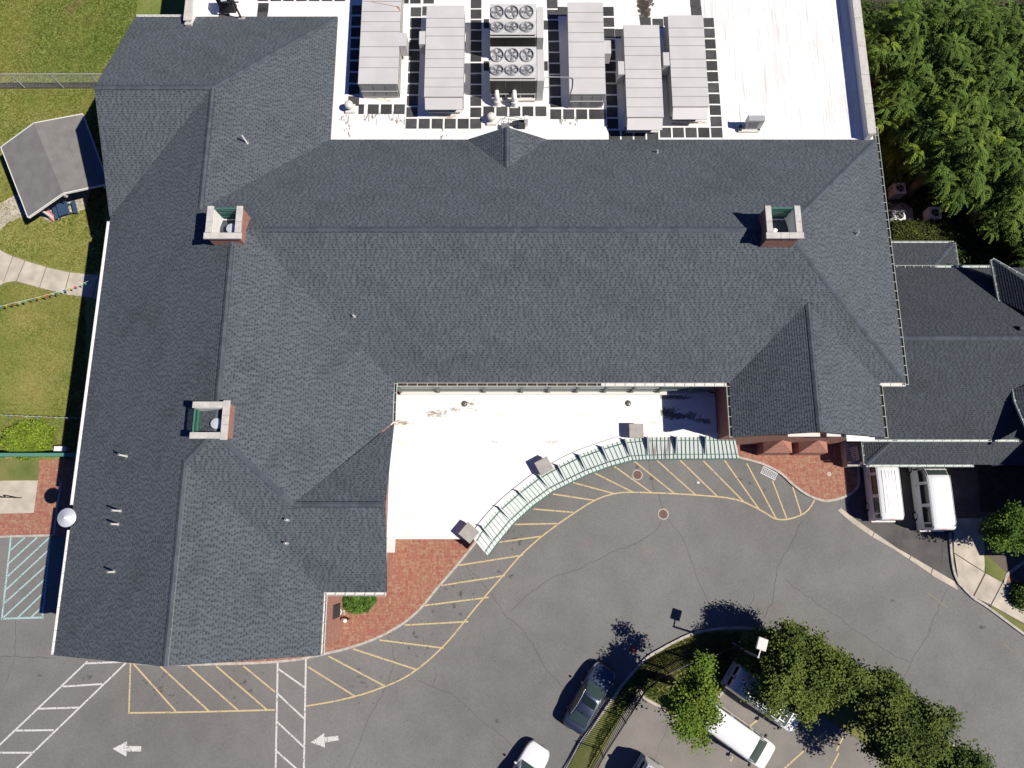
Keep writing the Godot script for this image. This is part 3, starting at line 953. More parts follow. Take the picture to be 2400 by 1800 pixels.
func wall_run(parent: Node3D, poly: Array, y0: float, y1: float, m: Material, t := 0.3) -> void:
	for i in poly.size():
		var a: Vector2 = poly[i]
		var b: Vector2 = poly[(i + 1) % poly.size()]
		var d := (b - a).normalized()
		var nn := Vector2(-d.y, d.x) * t * 0.5
		var mb := MB.new()
		# at an outer corner the wall stops short by the next one's thickness, so that they butt
		var e := b
		if d.cross(poly[(i + 2) % poly.size()] - b) > 0.0:
			e = b - d * t
		mb.prism([a + nn * 2.0, e + nn * 2.0, e, a], y0, y1)
		wpart(parent, "wall", mb.mesh(), m)

func gable_wall(parent: Node3D, a: Vector3, b: Vector3, c: Vector3, depth: Vector3, m: Material) -> void:
	var mb := MB.new()
	mb.tri(a, b, c)
	mb.tri(a + depth, c + depth, b + depth)
	mb.quad(a, c, c + depth, a + depth)
	mb.quad(c, b, b + depth, c + depth)
	mb.quad(b, a, a + depth, b + depth)
	wpart(parent, "gable_wall", mb.mesh(), m)

# ------------------------------------------------------------------ the school
func school() -> void:
	var S := thing("school_building", "large brick school with slate grey shingle hip roofs around a white plant deck", "school")
	var foot := [v(-28.0, -38.2), v(-24.05, -38.2), v(-24.05, -50), v(25.95, -50), v(25.95, -10.5), v(24.3, -10.5), v(24.3, -7.0), v(14.9, -7.0), v(14.9, -10.5), v(-8.8, -10.5), v(-8.8, 3.0), v(-12.2, 3.0), v(-12.2, 6.9), v(-28.0, 6.9)]
	wall_run(S, foot, -0.1, 7.3, M.brick)
	var soff := [v(-28.3, -38.5), v(-24.3, -38.5), v(-24.3, -50.2), v(26.2, -50.2), v(26.35, -10.28), v(24.55, -10.28), v(24.55, -6.97), v(14.64, -6.97), v(14.64, -10.28), v(-7.95, -10.28), v(-7.95, -7.6), v(-8.75, -7.6), v(-8.75, 3.25), v(-11.9, 3.25), v(-11.9, 6.88), v(-28.3, 6.88)]
	wpart(S, "soffit", prism_mesh(soff, 7.24, 7.36), M.dull_white)
	var MS := RoofPlane.new(v(0, 1), -10.23, 0.495)
	var MN := RoofPlane.new(v(0, -1), 28.27, 0.495)
	var ME := RoofPlane.new(v(1, 0), 26.4, 0.495)
	var WE := RoofPlane.new(v(1, 0), -7.9, 0.495)
	var WW := RoofPlane.new(v(-1, 0), 28.35, 0.45)
	var NE := RoofPlane.new(v(1, 0), -13.17, 0.495)
	var NN := RoofPlane.new(v(0, -1), 38.55, 0.4212)
	var NS := RoofPlane.new(v(0, 1), -22.25, 0.459)
	var ES := RoofPlane.new(v(0, 1), 3.3, 0.504)
	var EN := RoofPlane.new(v(0, -1), 7.511, 0.495)
	var SE := RoofPlane.new(v(1, 0), -11.85, 0.504)
	var GW := RoofPlane.new(v(-1, 0), -14.59, 0.5096)
	var GE := RoofPlane.new(v(1, 0), 24.6, 0.453)
	var DW := RoofPlane.new(v(-1, 0), 3.25, 0.543)
	var DE := RoofPlane.new(v(1, 0), 2.57, 0.536)
	slope(S, [v(-7.9, -10.23), v(-16.92, -19.25), v(17.38, -19.25), v(26.4, -10.23), v(24.6, -10.23), v(19.3, -15.08), v(14.59, -10.23)], MS)
	slope(S, [v(17.38, -19.25), v(26.4, -28.27), v(2.57, -28.27), v(-0.36, -25.1), v(-3.25, -28.27), v(-13.17, -28.27), v(-20.4, -21.04), v(-17.638, -18.53), v(-16.92, -19.25)], MN)
	slope(S, [v(26.4, -10.23), v(17.38, -19.25), v(26.4, -28.27)], ME)
	slope(S, [v(-7.9, -10.23), v(-16.92, -19.25), v(-17.638, -18.53), v(-17.638, -6.263), v(-13.355, -2.057), v(-7.9, -7.511)], WE)
	slope(S, [v(-13.355, -2.057), v(-7.72, -2.057), v(-7.8, -7.511)], EN)
	slope(S, [v(-7.72, -2.057), v(-13.355, -2.057), v(-17.638, -6.263), v(-19.633, -4.483), v(-11.85, 3.3), v(-7.9, 3.3)], ES)
	slope(S, [v(-11.85, 3.3), v(-19.633, -4.483), v(-19.633, 7.05), v(-11.85, 7.05)], SE)
	slope(S, [v(-28.35, 7.05), v(-19.633, 7.05), v(-19.633, -4.483), v(-17.638, -6.263), v(-17.638, -18.53), v(-20.4, -21.04), v(-20.4, -30.05), v(-28.35, -22.25)], WW)
	slope(S, [v(-28.45, -30.05), v(-20.4, -30.05), v(-28.35, -22.25), v(-28.45, -22.25)], NS)
	slope(S, [v(-28.45, -30.05), v(-20.4, -30.05), v(-13.17, -38.55), v(-28.45, -38.55)], NN)
	slope(S, [v(-20.4, -30.05), v(-20.4, -21.04), v(-13.17, -28.27), v(-13.17, -38.55)], NE)
	slope(S, [v(14.59, -10.23), v(19.3, -15.08), v(19.3, -6.55), v(14.59, -6.55)], GW)
	slope(S, [v(24.6, -10.23), v(19.3, -15.08), v(19.3, -6.55), v(24.6, -6.55)], GE)
	slope(S, [v(-3.25, -28.27), v(-0.36, -25.1), v(-0.36, -28.3)], DW)
	slope(S, [v(2.57, -28.27), v(-0.36, -25.1), v(-0.36, -28.3)], DE)
	# ridges and hips
	var X := Vector2(1, 0)
	var Z := Vector2(0, 1)
	caps(S, MS.at(v(-15.9, -19.25)), MS.at(v(15.6, -19.25)), Z, 0.495, Z, 0.495)
	caps(S, WW.at(v(-17.638, -17.9)), WW.at(v(-17.638, -8.1)), X, 0.495, X, 0.45)
	caps(S, WW.at(v(-19.633, -4.6)), WW.at(v(-19.633, 7.05)), X, 0.504, X, 0.45)
	caps(S, WW.at(v(-20.4, -29.9)), WW.at(v(-20.4, -21.1)), X, 0.495, X, 0.45)
	caps(S, NN.at(v(-28.45, -30.05)), NN.at(v(-20.55, -30.05)), Z, 0.43, Z, 0.459)
	caps(S, GW.at(v(19.3, -15.0)), GW.at(v(19.3, -6.55)), X, 0.453, X, 0.51)
	caps(S, DW.at(v(-0.36, -25.2)), DW.at(v(-0.36, -28.3)), X, 0.54, X, 0.54)
	caps(S, ES.at(v(-13.3, -2.057)), ES.at(v(-7.9, -2.057)), Z, 0.5, Z, 0.5)
	caps(S, ME.at(v(18.2, -18.43)), ME.at(v(26.3, -10.33)), v(0.5, -0.5), 0.495, v(0.5, -0.5), 0.495, 0.6)
	caps(S, ME.at(v(18.2, -20.07)), ME.at(v(26.3, -28.17)), v(0.5, 0.5), 0.495, v(0.5, 0.5), 0.495, 0.6)
	caps(S, NN.at(v(-20.3, -30.17)), NN.at(v(-13.25, -38.45)), v(0.5, 0.5), 0.46, v(0.5, 0.5), 0.46, 0.6)
	caps(S, ES.at(v(-17.2, -5.8)), ES.at(v(-13.5, -2.2)), v(0.5, 0.5), 0.5, v(0.5, 0.5), 0.5, 0.6)
	caps(S, WW.at(v(-19.55, -4.56)), WW.at(v(-18.2, -5.76)), v(0.5, 0.5), 0.48, v(0.5, 0.5), 0.48, 0.6)
	# gable ends
	gable_wall(S, Vector3(-28.0, 7.36, -38.2), Vector3(-28.0, 7.36, -22.4), Vector3(-28.0, 10.85, -30.05), Vector3(0.25, 0, 0), M.brick)
	gable_wall(S, Vector3(-28.0, 7.36, 6.8), Vector3(-12.1, 7.36, 6.8), Vector3(-19.63, 11.1, 6.8), Vector3(0, 0, -0.25), M.brick)
	gable_wall(S, Vector3(-8.72, 7.36, 3.0), Vector3(-8.72, 7.36, -7.2), Vector3(-8.72, 9.95, -2.06), Vector3(-0.25, 0, 0), M.brick)
	gable_wall(S, Vector3(14.9, 7.36, -6.95), Vector3(24.3, 7.36, -6.95), Vector3(19.3, 9.7, -6.95), Vector3(0, 0, -0.25), M.brick)
	gable_wall(S, Vector3(2.3, 7.4, -28.2), Vector3(-3.0, 7.4, -28.2), Vector3(-0.36, 8.9, -28.2), Vector3(0, 0, 0.2), M.dull_white)
	# rake boards
	for q in [[NN.at(v(-28.42, -38.5)), NN.at(v(-28.42, -30.05))], [NS.at(v(-28.42, -30.05)), NS.at(v(-28.42, -22.3))], [WW.at(v(-28.3, 7.03)), WW.at(v(-19.63, 7.03))], [SE.at(v(-19.63, 7.03)), SE.at(v(-11.9, 7.03))], [ES.at(v(-7.75, -2.06)), ES.at(v(-7.92, 3.25))], [EN.at(v(-7.84, -7.4)), EN.at(v(-7.75, -2.06))], [GW.at(v(14.65, -6.57)), GW.at(v(19.3, -6.57))], [GE.at(v(19.3, -6.57)), GE.at(v(24.55, -6.57))]]:
		var mb := MB.new()
		var dn := Vector3(0, -0.12, 0)
		mb.bar(q[0] + dn, q[1] + dn, 0.04, 0.19)
		wpart(S, "rake_board", mb.mesh(), M.dark)
	# gutters on the eaves
	var gy := 7.47
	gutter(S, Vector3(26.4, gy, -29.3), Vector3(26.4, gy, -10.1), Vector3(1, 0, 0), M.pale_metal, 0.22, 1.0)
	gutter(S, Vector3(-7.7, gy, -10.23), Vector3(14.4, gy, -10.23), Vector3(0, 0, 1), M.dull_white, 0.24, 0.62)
	gutter(S, Vector3(24.75, gy, -10.23), Vector3(26.4, gy, -10.23), Vector3(0, 0, 1), M.dull_white, 0.24)
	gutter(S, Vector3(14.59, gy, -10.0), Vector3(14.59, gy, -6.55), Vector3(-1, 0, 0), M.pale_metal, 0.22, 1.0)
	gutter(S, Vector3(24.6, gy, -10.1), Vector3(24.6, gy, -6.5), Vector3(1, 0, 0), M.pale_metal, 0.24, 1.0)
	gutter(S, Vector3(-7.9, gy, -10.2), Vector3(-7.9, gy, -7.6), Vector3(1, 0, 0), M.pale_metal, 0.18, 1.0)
	gutter(S, Vector3(-11.7, gy, 3.3), Vector3(-7.95, gy, 3.3), Vector3(0, 0, 1), M.dull_white, 0.22)
	gutter(S, Vector3(-11.85, gy, 3.3), Vector3(-11.85, gy, 7.05), Vector3(1, 0, 0), M.dull_white, 0.2)
	gutter(S, Vector3(-28.35, gy, -21.9), Vector3(-28.35, gy, -2.15), Vector3(-1, 0, 0), M.white, 0.24)
	gutter(S, Vector3(-28.35, gy, -0.55), Vector3(-28.35, gy, 7.0), Vector3(-1, 0, 0), M.white, 0.2)
	gutter(S, Vector3(-28.4, gy, -38.55), Vector3(-24.4, gy, -38.55), Vector3(0, 0, -1), M.white, 0.2)
	# plant deck
	var st := []
	var grime := Color(0.10, 0.085, 0.065)
	var soft := Color(0.55, 0.51, 0.46)
	for q in [v(9.97, -40.05), v(10.04, -39.49), v(10.18, -39), v(9.94, -38.63), v(9.73, -39.75), v(10.38, -39.86), v(9.87, -39.3)]:
		st.append([q, v(0.38, 0.55), Color(0.035, 0.026, 0.018), 0.93])
	for q in [v(-12.32, -30.1), v(-12.09, -29.82), v(-11.87, -29.3), v(-10.54, -30.1), v(-10.04, -30.17), v(-9.04, -30.1), v(-8.67, -29.99), v(-8.42, -30.06), v(-8.16, -29.86), v(-4.96, -28.61), v(3.49, -29.86), v(4.05, -29.86), v(4.52, -29.89), v(-10.28, -29.92), v(-11.79, -28.89)]:
		for k in 6:
			st.append([q + v(rng.randfn() * 0.25, rng.randfn() * 0.2), v(0.025 + rng.randf() * 0.05, 0.06 + rng.randf() * 0.14), grime, 0.65])
	for q in [v(-5.15, -30.17), v(-4.68, -30.06), v(-4.21, -30.2), v(-10.04, -31.6), v(-9.41, -31.46), v(0.94, -31.43), v(1.57, -31.46), v(0.47, -31.46), v(11.83, -29.65), v(12.44, -29.51), v(13.07, -29.58), v(13.7, -29.65)]:
		for k in 4:
			st.append([q + v(rng.randfn() * 0.2, rng.randfn() * 0.05), v(0.1 + rng.randf() * 0.2, 0.03 + rng.randf() * 0.06), Color(0.32, 0.21, 0.14), 0.45])
	for k in 110:
		st.append([v(14 + rng.randf() * 11, -40 + rng.randf() * 11), v(0.03 + rng.randf() * 0.03, 0.6 + rng.randf() * 1.6), Color(0.36, 0.35, 0.33), 0.4])
	for k in 90:
		st.append([v(-23 + rng.randf() * 48, -40 + rng.randf() * 11), v(0.15 + rng.randf() * 0.5, 0.1 + rng.randf() * 0.4), soft, 0.22])
	var dx0 := -24.1
	var dx1 := 25.7
	var dt := sheet_texture(61, 1400, 640, dx0, -50, dx1, -28.2, [Color(0.70, 0.69, 0.67), Color(0.78, 0.775, 0.765)], 0.05, 0.25, st)
	var deck_poly := [v(-24.05, -50), v(-24.05, -38.52), v(-13.15, -38.52), v(-13.15, -28.24), v(-3.1, -28.24), v(-2.95, -28.3), v(2.3, -28.3), v(2.45, -28.24), v(25.7, -28.24), v(25.7, -50)]
	var deck := wpart(S, "flat_roof", map_sheet(deck_poly, 7.46, dx0, -50, dx1, -28.2, 0.09), uv_mat(dt, 0.6))
	# parapets with coping stones
	for q in [[25.66, 0.62, -28.2, -50.0, 8.4], [-24.05, 0.6, -37.5, -50.0, 8.4]]:
		var x: float = q[0]
		wpart(S, "parapet_wall", box_mesh(Vector3(x, 7.75, (q[2] + q[3]) * 0.5), Vector3(0.36, 1.1, absf(q[2] - q[3]))), M.white)
		var zz: float = q[2]
		while zz > q[3] + 0.5:
			wpart(S, "coping_stone", box_mesh(Vector3(x, 8.35, zz - 1.19), Vector3(q[1], 0.12, 2.36), 0.02), M.coping)
			zz -= 2.38
	wpart(S, "parapet_end", box_mesh(Vector3(-24.05, 8.1, -37.36), Vector3(0.5, 0.3, 0.2), 0.02), M.coping)
	walkway_pads(deck)
	# chimneys
	chimney(S, Vector3(-17.9, 10.4, -19.25), 13.1, 0, true)
	chimney(S, Vector3(16.88, 10.4, -19.27), 13.1, 0, false)
	chimney(S, Vector3(-17.75, 10.2, -6.8), 12.95, 1, true)
	# soil vents through the shingles
	for q in [[Vector2(-18.18, -26.52), 0.95, NE], [Vector2(10.29, -26.82), 0.32, MN], [Vector2(23.4, -20.25), 0.4, ME], [Vector2(-10.36, -14.24), 0.3, MS], [Vector2(-24.28, -5.08), 0.92, WW], [Vector2(-24.27, -1.69), 0.95, WW], [Vector2(-24.33, -0.88), 0.8, WW], [Vector2(-24.21, 1.95), 0.7, WW], [Vector2(-13.76, -1.13), 0.42, ES], [Vector2(-13.93, 0.27), 0.45, ES]]:
		var p: Vector2 = q[0]
		var y: float = (q[2] as RoofPlane).h(p)
		var n := group_node(S, "vent_pipe", Vector3(p.x, y, p.y))
		var hh: float = q[1]
		part(n, "pipe", tube_mesh([Vector3(0, -0.2, 0), Vector3(0, hh, 0)], 0.062, 12), M.white)
		var mb := MB.new()
		mb.lathe(Vector3.ZERO, [v(0.16, -0.1), v(0.15, 0.02), v(0.08, 0.08), v(0.0, 0.08)], 14)
		part(n, "flashing_boot", mb.mesh(), M.grey_metal)
		part(n, "pipe_mouth", tube_mesh([Vector3(0, hh, 0), Vector3(0, hh + 0.006, 0)], 0.045, 12), M.black)
	# high window band over the canopy roof
	var wb := group_node(S, "window_band", Vector3(3, 3.1, -10.46))
	wpart(wb, "pane_strip", box_mesh(Vector3(3.1, 5.3, -10.46), Vector3(22.4, 3.6, 0.06)), plain(Color(0.15, 0.16, 0.165), 0.25))
	wpart(wb, "sill", box_mesh(Vector3(3.1, 3.42, -10.36), Vector3(22.4, 0.16, 0.3), 0.02), M.dull_white)
	for y in [4.2, 5.3, 6.6]:
		wpart(wb, "rail", box_mesh(Vector3(3.1, y, -10.41), Vector3(22.4, 0.09, 0.07), 0.01), M.frame_green)
	for px in [v(-8.04, -10.12), v(-5.3, -10.12), v(-1.99, -10.12), v(0.71, -10.12), v(2.65, -10.12), v(4.67, -10.12), v(6.7, -10.12), v(8.66, -10.12), v(10.6, -10.12), v(12.71, -10.12)]:
		wpart(wb, "mullion", box_mesh(Vector3(px.x, 5.33, -10.38), Vector3(0.2, 3.4, 0.11), 0.02), M.frame_green)
	# windows and door in the east wall of the entrance wing
	var ew := group_node(S, "wing_window", Vector3(-8.3, 2.6, 0))
	wpart(ew, "glass_panel", box_mesh(Vector3(-8.78, 3.9, 1.05), Vector3(0.08, 1.5, 3.0)), plain(Color(0.06, 0.045, 0.035), 0.12))
	for k in 11:
		wpart(ew, "mullion", box_mesh(Vector3(-8.75, 3.9, -0.45 + k * 0.3), Vector3(0.05, 1.5, 0.035)), M.dull_white)
	for y in [3.15, 4.65]:
		wpart(ew, "frame_rail", box_mesh(Vector3(-8.74, y, 1.05), Vector3(0.06, 0.06, 3.06)), M.dull_white)
	var dr := group_node(S, "wing_door", Vector3(-8.3, 0.1, 0.0))
	wpart(dr, "leaf", box_mesh(Vector3(-8.77, 1.3, 0.1), Vector3(0.1, 2.3, 1.0)), M.white)
	wpart(dr, "pane", box_mesh(Vector3(-8.70, 1.7, 0.1), Vector3(0.05, 1.1, 0.6)), M.glass)
	wpart(dr, "canopy_slab", box_mesh(Vector3(-8.60, 2.6, 0.0), Vector3(0.7, 0.12, 1.9), 0.02), M.dull_white)
	wpart(S, "white_band", box_mesh(Vector3(-8.74, 6.7, 0.1), Vector3(0.16, 0.3, 1.9), 0.02), M.white)
	# niche in the south wing's east wall
	wpart(S, "niche", box_mesh(Vector3(-12.17, 2.6, 4.9), Vector3(0.1, 1.8, 0.9)), M.dark)
	# brick porches under the south gable with their sloping tops
	for q in [Vector2(19.64, -7.24), Vector2(22.27, -7.24)]:
		var c: Vector2 = q
		var mb := MB.new()
		var x0 := c.x - 1.05
		var x1 := c.x + 1.05
		var z0 := -7.0
		var z1 := -6.2
		mb.box(Vector3(c.x, 0.85, (z0 + z1) * 0.5), Vector3(2.1, 1.7, z1 - z0))
		var pk := Vector3(c.x, 2.7, z0)
		mb.tri(Vector3(x0, 1.7, z1), Vector3(x1, 1.7, z1), pk)
		mb.tri(Vector3(x0, 1.7, z0), Vector3(x0, 1.7, z1), pk)
		mb.tri(Vector3(x1, 1.7, z1), Vector3(x1, 1.7, z0), pk)
		wpart(S, "brick_buttress", mb.mesh(), M.brick)
		wpart(S, "window_sill", box_mesh(Vector3(c.x + 0.1, 6.3, -6.9), Vector3(2.2, 0.14, 0.3), 0.02), M.dull_white)
	wpart(S, "corner_canopy", box_mesh(Vector3(23.4, 6.6, -6.7), Vector3(1.9, 0.12, 0.6), 0.02), M.white)

func walkway_pads(deck: Node3D) -> void:
	var m := []
	for k in 4:
		var t := 0.036 + 0.008 * k
		m.append(tri_mat(grain_tex(70 + k, Color(t, t, t * 1.05), 0.5, 0.45, 256), 0.8, 0.95))
	var whole := box_mesh(Vector3.ZERO, Vector3(0.8, 0.03, 0.8), 0.008)
	var half := box_mesh(Vector3.ZERO, Vector3(0.4, 0.03, 0.8), 0.008)
	var runs := [[Vector2(-11.72, -39.16), Vector2(-11.63, -31.42), 9], [Vector2(-7.27, -38.99), Vector2(-7.32, -30.51), 10], [Vector2(-7.34, -29.57), Vector2(-3.55, -29.57), 5], [Vector2(-10.16, -30.75), Vector2(-8.25, -30.75), 3], [Vector2(-2.72, -39.72), Vector2(-2.64, -29.57), 12], [Vector2(-1.69, -30.58), Vector2(2.12, -30.58), 5], [Vector2(3.06, -39.7), Vector2(3.21, -31.31), 10], [Vector2(3.21, -30.34), Vector2(6.05, -30.34), 4], [Vector2(7.31, -39.03), Vector2(7.34, -29.57), 11], [Vector2(14.84, -38.06), Vector2(14.9, -29.75), 10], [Vector2(13.94, -39.82), Vector2(13.97, -39.07), 2], [Vector2(11.17, -28.85), Vector2(14.89, -28.85), 5], [Vector2(7.44, -28.61), Vector2(10.23, -28.61), 4], [Vector2(-18.87, -39.37), Vector2(-18.88, -38.4), 2], [Vector2(-21.8, -39.52), Vector2(-21.78, -38.54), 2], [Vector2(-18.94, -40.34), Vector2(-13.09, -40.34), 7], [Vector2(-7.34, -40.12), Vector2(-6.33, -40.12), 2], [Vector2(-21.72, -37.88), Vector2(-18.92, -37.88), 4], [Vector2(10.08, -38.1), Vector2(11.01, -37.99), 2], [Vector2(-8.25, -40.12), Vector2(-8.25, -40.12), 1], [Vector2(3.88, -39.03), Vector2(3.88, -39.03), 1], [Vector2(8.15, -37.1), Vector2(8.15, -37.1), 1]]
	for r in runs:
		var a: Vector2 = r[0]
		var b: Vector2 = r[1]
		for i in r[2]:
			var q := a.lerp(b, float(i) / maxi(1, r[2] - 1))
			if q.y < -38.0 and q.x < -13.2:
				q.y = minf(q.y, -38.95)
			var o := part(deck, "walkway_pad", whole, m[rng.randi() % 4])
			o.position = Vector3(q.x, 7.475, q.y) - base_of(deck)
			o.rotation.y = rng.randfn() * 0.012
	for q in [v(-11.04, -30.75), v(-6.59, -39.07), v(-1.93, -37.95), v(-1.9, -34.34), v(2.48, -37.84), v(2.47, -34.34), v(6.65, -30.34), v(11.66, -38.17)]:
		var o := part(deck, "walkway_pad", half, m[rng.randi() % 4])
		o.position = Vector3(q.x, 7.475, q.y) - base_of(deck)

# square chimney open at the top; turn 0: louvres to the north, 1: louvres to the west
func chimney(S: Node3D, base: Vector3, top: float, turn: int, round_flue: bool) -> void:
	var n := group_node(S, "chimney", base)
	n.rotation.y = 0.0 if turn == 0 else PI / 2
	var h := top - base.y
	var w := 1.04
	# local: x across, -z is the louvred side
	part(n, "brick_wall", box_mesh(Vector3(0, h * 0.5 - 0.1, w - 0.14), Vector3(2.0, h - 0.2, 0.28)), M.brick)
	for s in [-1.0, 1.0]:
		part(n, "brick_wall", box_mesh(Vector3(s * (w - 0.17), h * 0.5 - 0.1, -0.14), Vector3(0.26, h - 0.2, 1.78)), M.brick)
		part(n, "inner_lining", box_mesh(Vector3(s * (w - 0.315), h * 0.5, -0.14), Vector3(0.025, h - 0.3, 1.7)), M.white)
		part(n, "coping_stone", box_mesh(Vector3(s * (w - 0.13), h - 0.07, -0.52), Vector3(0.38, 0.15, 1.06), 0.015), M.coping)
		part(n, "coping_stone", box_mesh(Vector3(s * (w - 0.13), h - 0.07, 0.37), Vector3(0.38, 0.15, 0.7), 0.015), M.coping)
	part(n, "inner_lining", box_mesh(Vector3(0, h * 0.5, w - 0.295), Vector3(1.4, h - 0.3, 0.025)), M.white)
	for x in [-0.72, 0.0, 0.72]:
		part(n, "coping_stone", box_mesh(Vector3(x, h - 0.07, w - 0.1), Vector3(0.9 if x != 0.0 else 0.53, 0.15, 0.4), 0.015), M.coping)
	part(n, "floor_pan", box_mesh(Vector3(0, h - 1.55, 0), Vector3(1.45, 0.06, 1.75)), M.dull_white)
	# louvre screen leaning inwards at the foot
	var lm: Material = M.green
	for y in [h - 0.12, h - 0.62, h - 1.25]:
		part(n, "louvre_rail", box_mesh(Vector3(0, y, -w + 0.12), Vector3(1.42, 0.09, 0.09), 0.01), lm)
	for k in 14:
		var x := -0.65 + k * 0.1
		var mb := MB.new()
		mb.box(Vector3(x, h - 0.38, -w + 0.13), Vector3(0.03, 0.44, 0.06), Basis(Vector3.UP, 0.5))
		mb.box(Vector3(x, h - 0.94, -w + 0.13), Vector3(0.03, 0.54, 0.06), Basis(Vector3.UP, 0.5))
		part(n, "louvre_slat", mb.mesh(), lm)
	var fx := 0.28 if turn == 0 else -0.12
	var fb := MB.new()
	if round_flue:
		fb.lathe(Vector3(fx, h - 1.5, 0.2), [v(0.36, 0), v(0.33, 0.06), v(0.27, 0.1), v(0.27, 0.75), v(0.33, 0.78), v(0.33, 0.92), v(0.3, 0.97), v(0.12, 1.0), v(0.0, 1.01)], 22)
		part(n, "flue", fb.mesh(), M.bright)
		if turn == 1:
			part(n, "flue_elbow", tube_mesh([Vector3(fx + 0.05, h - 1.45, 0.25), Vector3(fx + 0.25, h - 1.1, 0.62)], 0.16, 12), M.galv)
	else:
		part(n, "flue", tube_mesh([Vector3(-0.42, h - 1.5, 0.32), Vector3(-0.40, h - 1.15, 0.34), Vector3(-0.28, h - 0.98, 0.3), Vector3(-0.2, h - 0.98, 0.12)], [0.24, 0.2, 0.16, 0.16], 14), M.white)
	# lead flashing where the brick meets the shingles
	var fl := MB.new()
	if turn == 1:
		fl.box(Vector3(0.0, 0.62, w + 0.09), Vector3(2.2, 0.05, 0.2), Basis(Vector3.RIGHT, 0.46))
		fl.box(Vector3(-w - 0.08, 0.75, 0.1), Vector3(0.2, 0.05, 1.9), Basis(Vector3.BACK, 0.46))
	else:
		fl.box(Vector3(0.0, 0.92, w + 0.12), Vector3(2.1, 0.05, 0.24), Basis(Vector3.RIGHT, 0.46))
	part(n, "lead_flashing", fl.mesh(), M.galv)

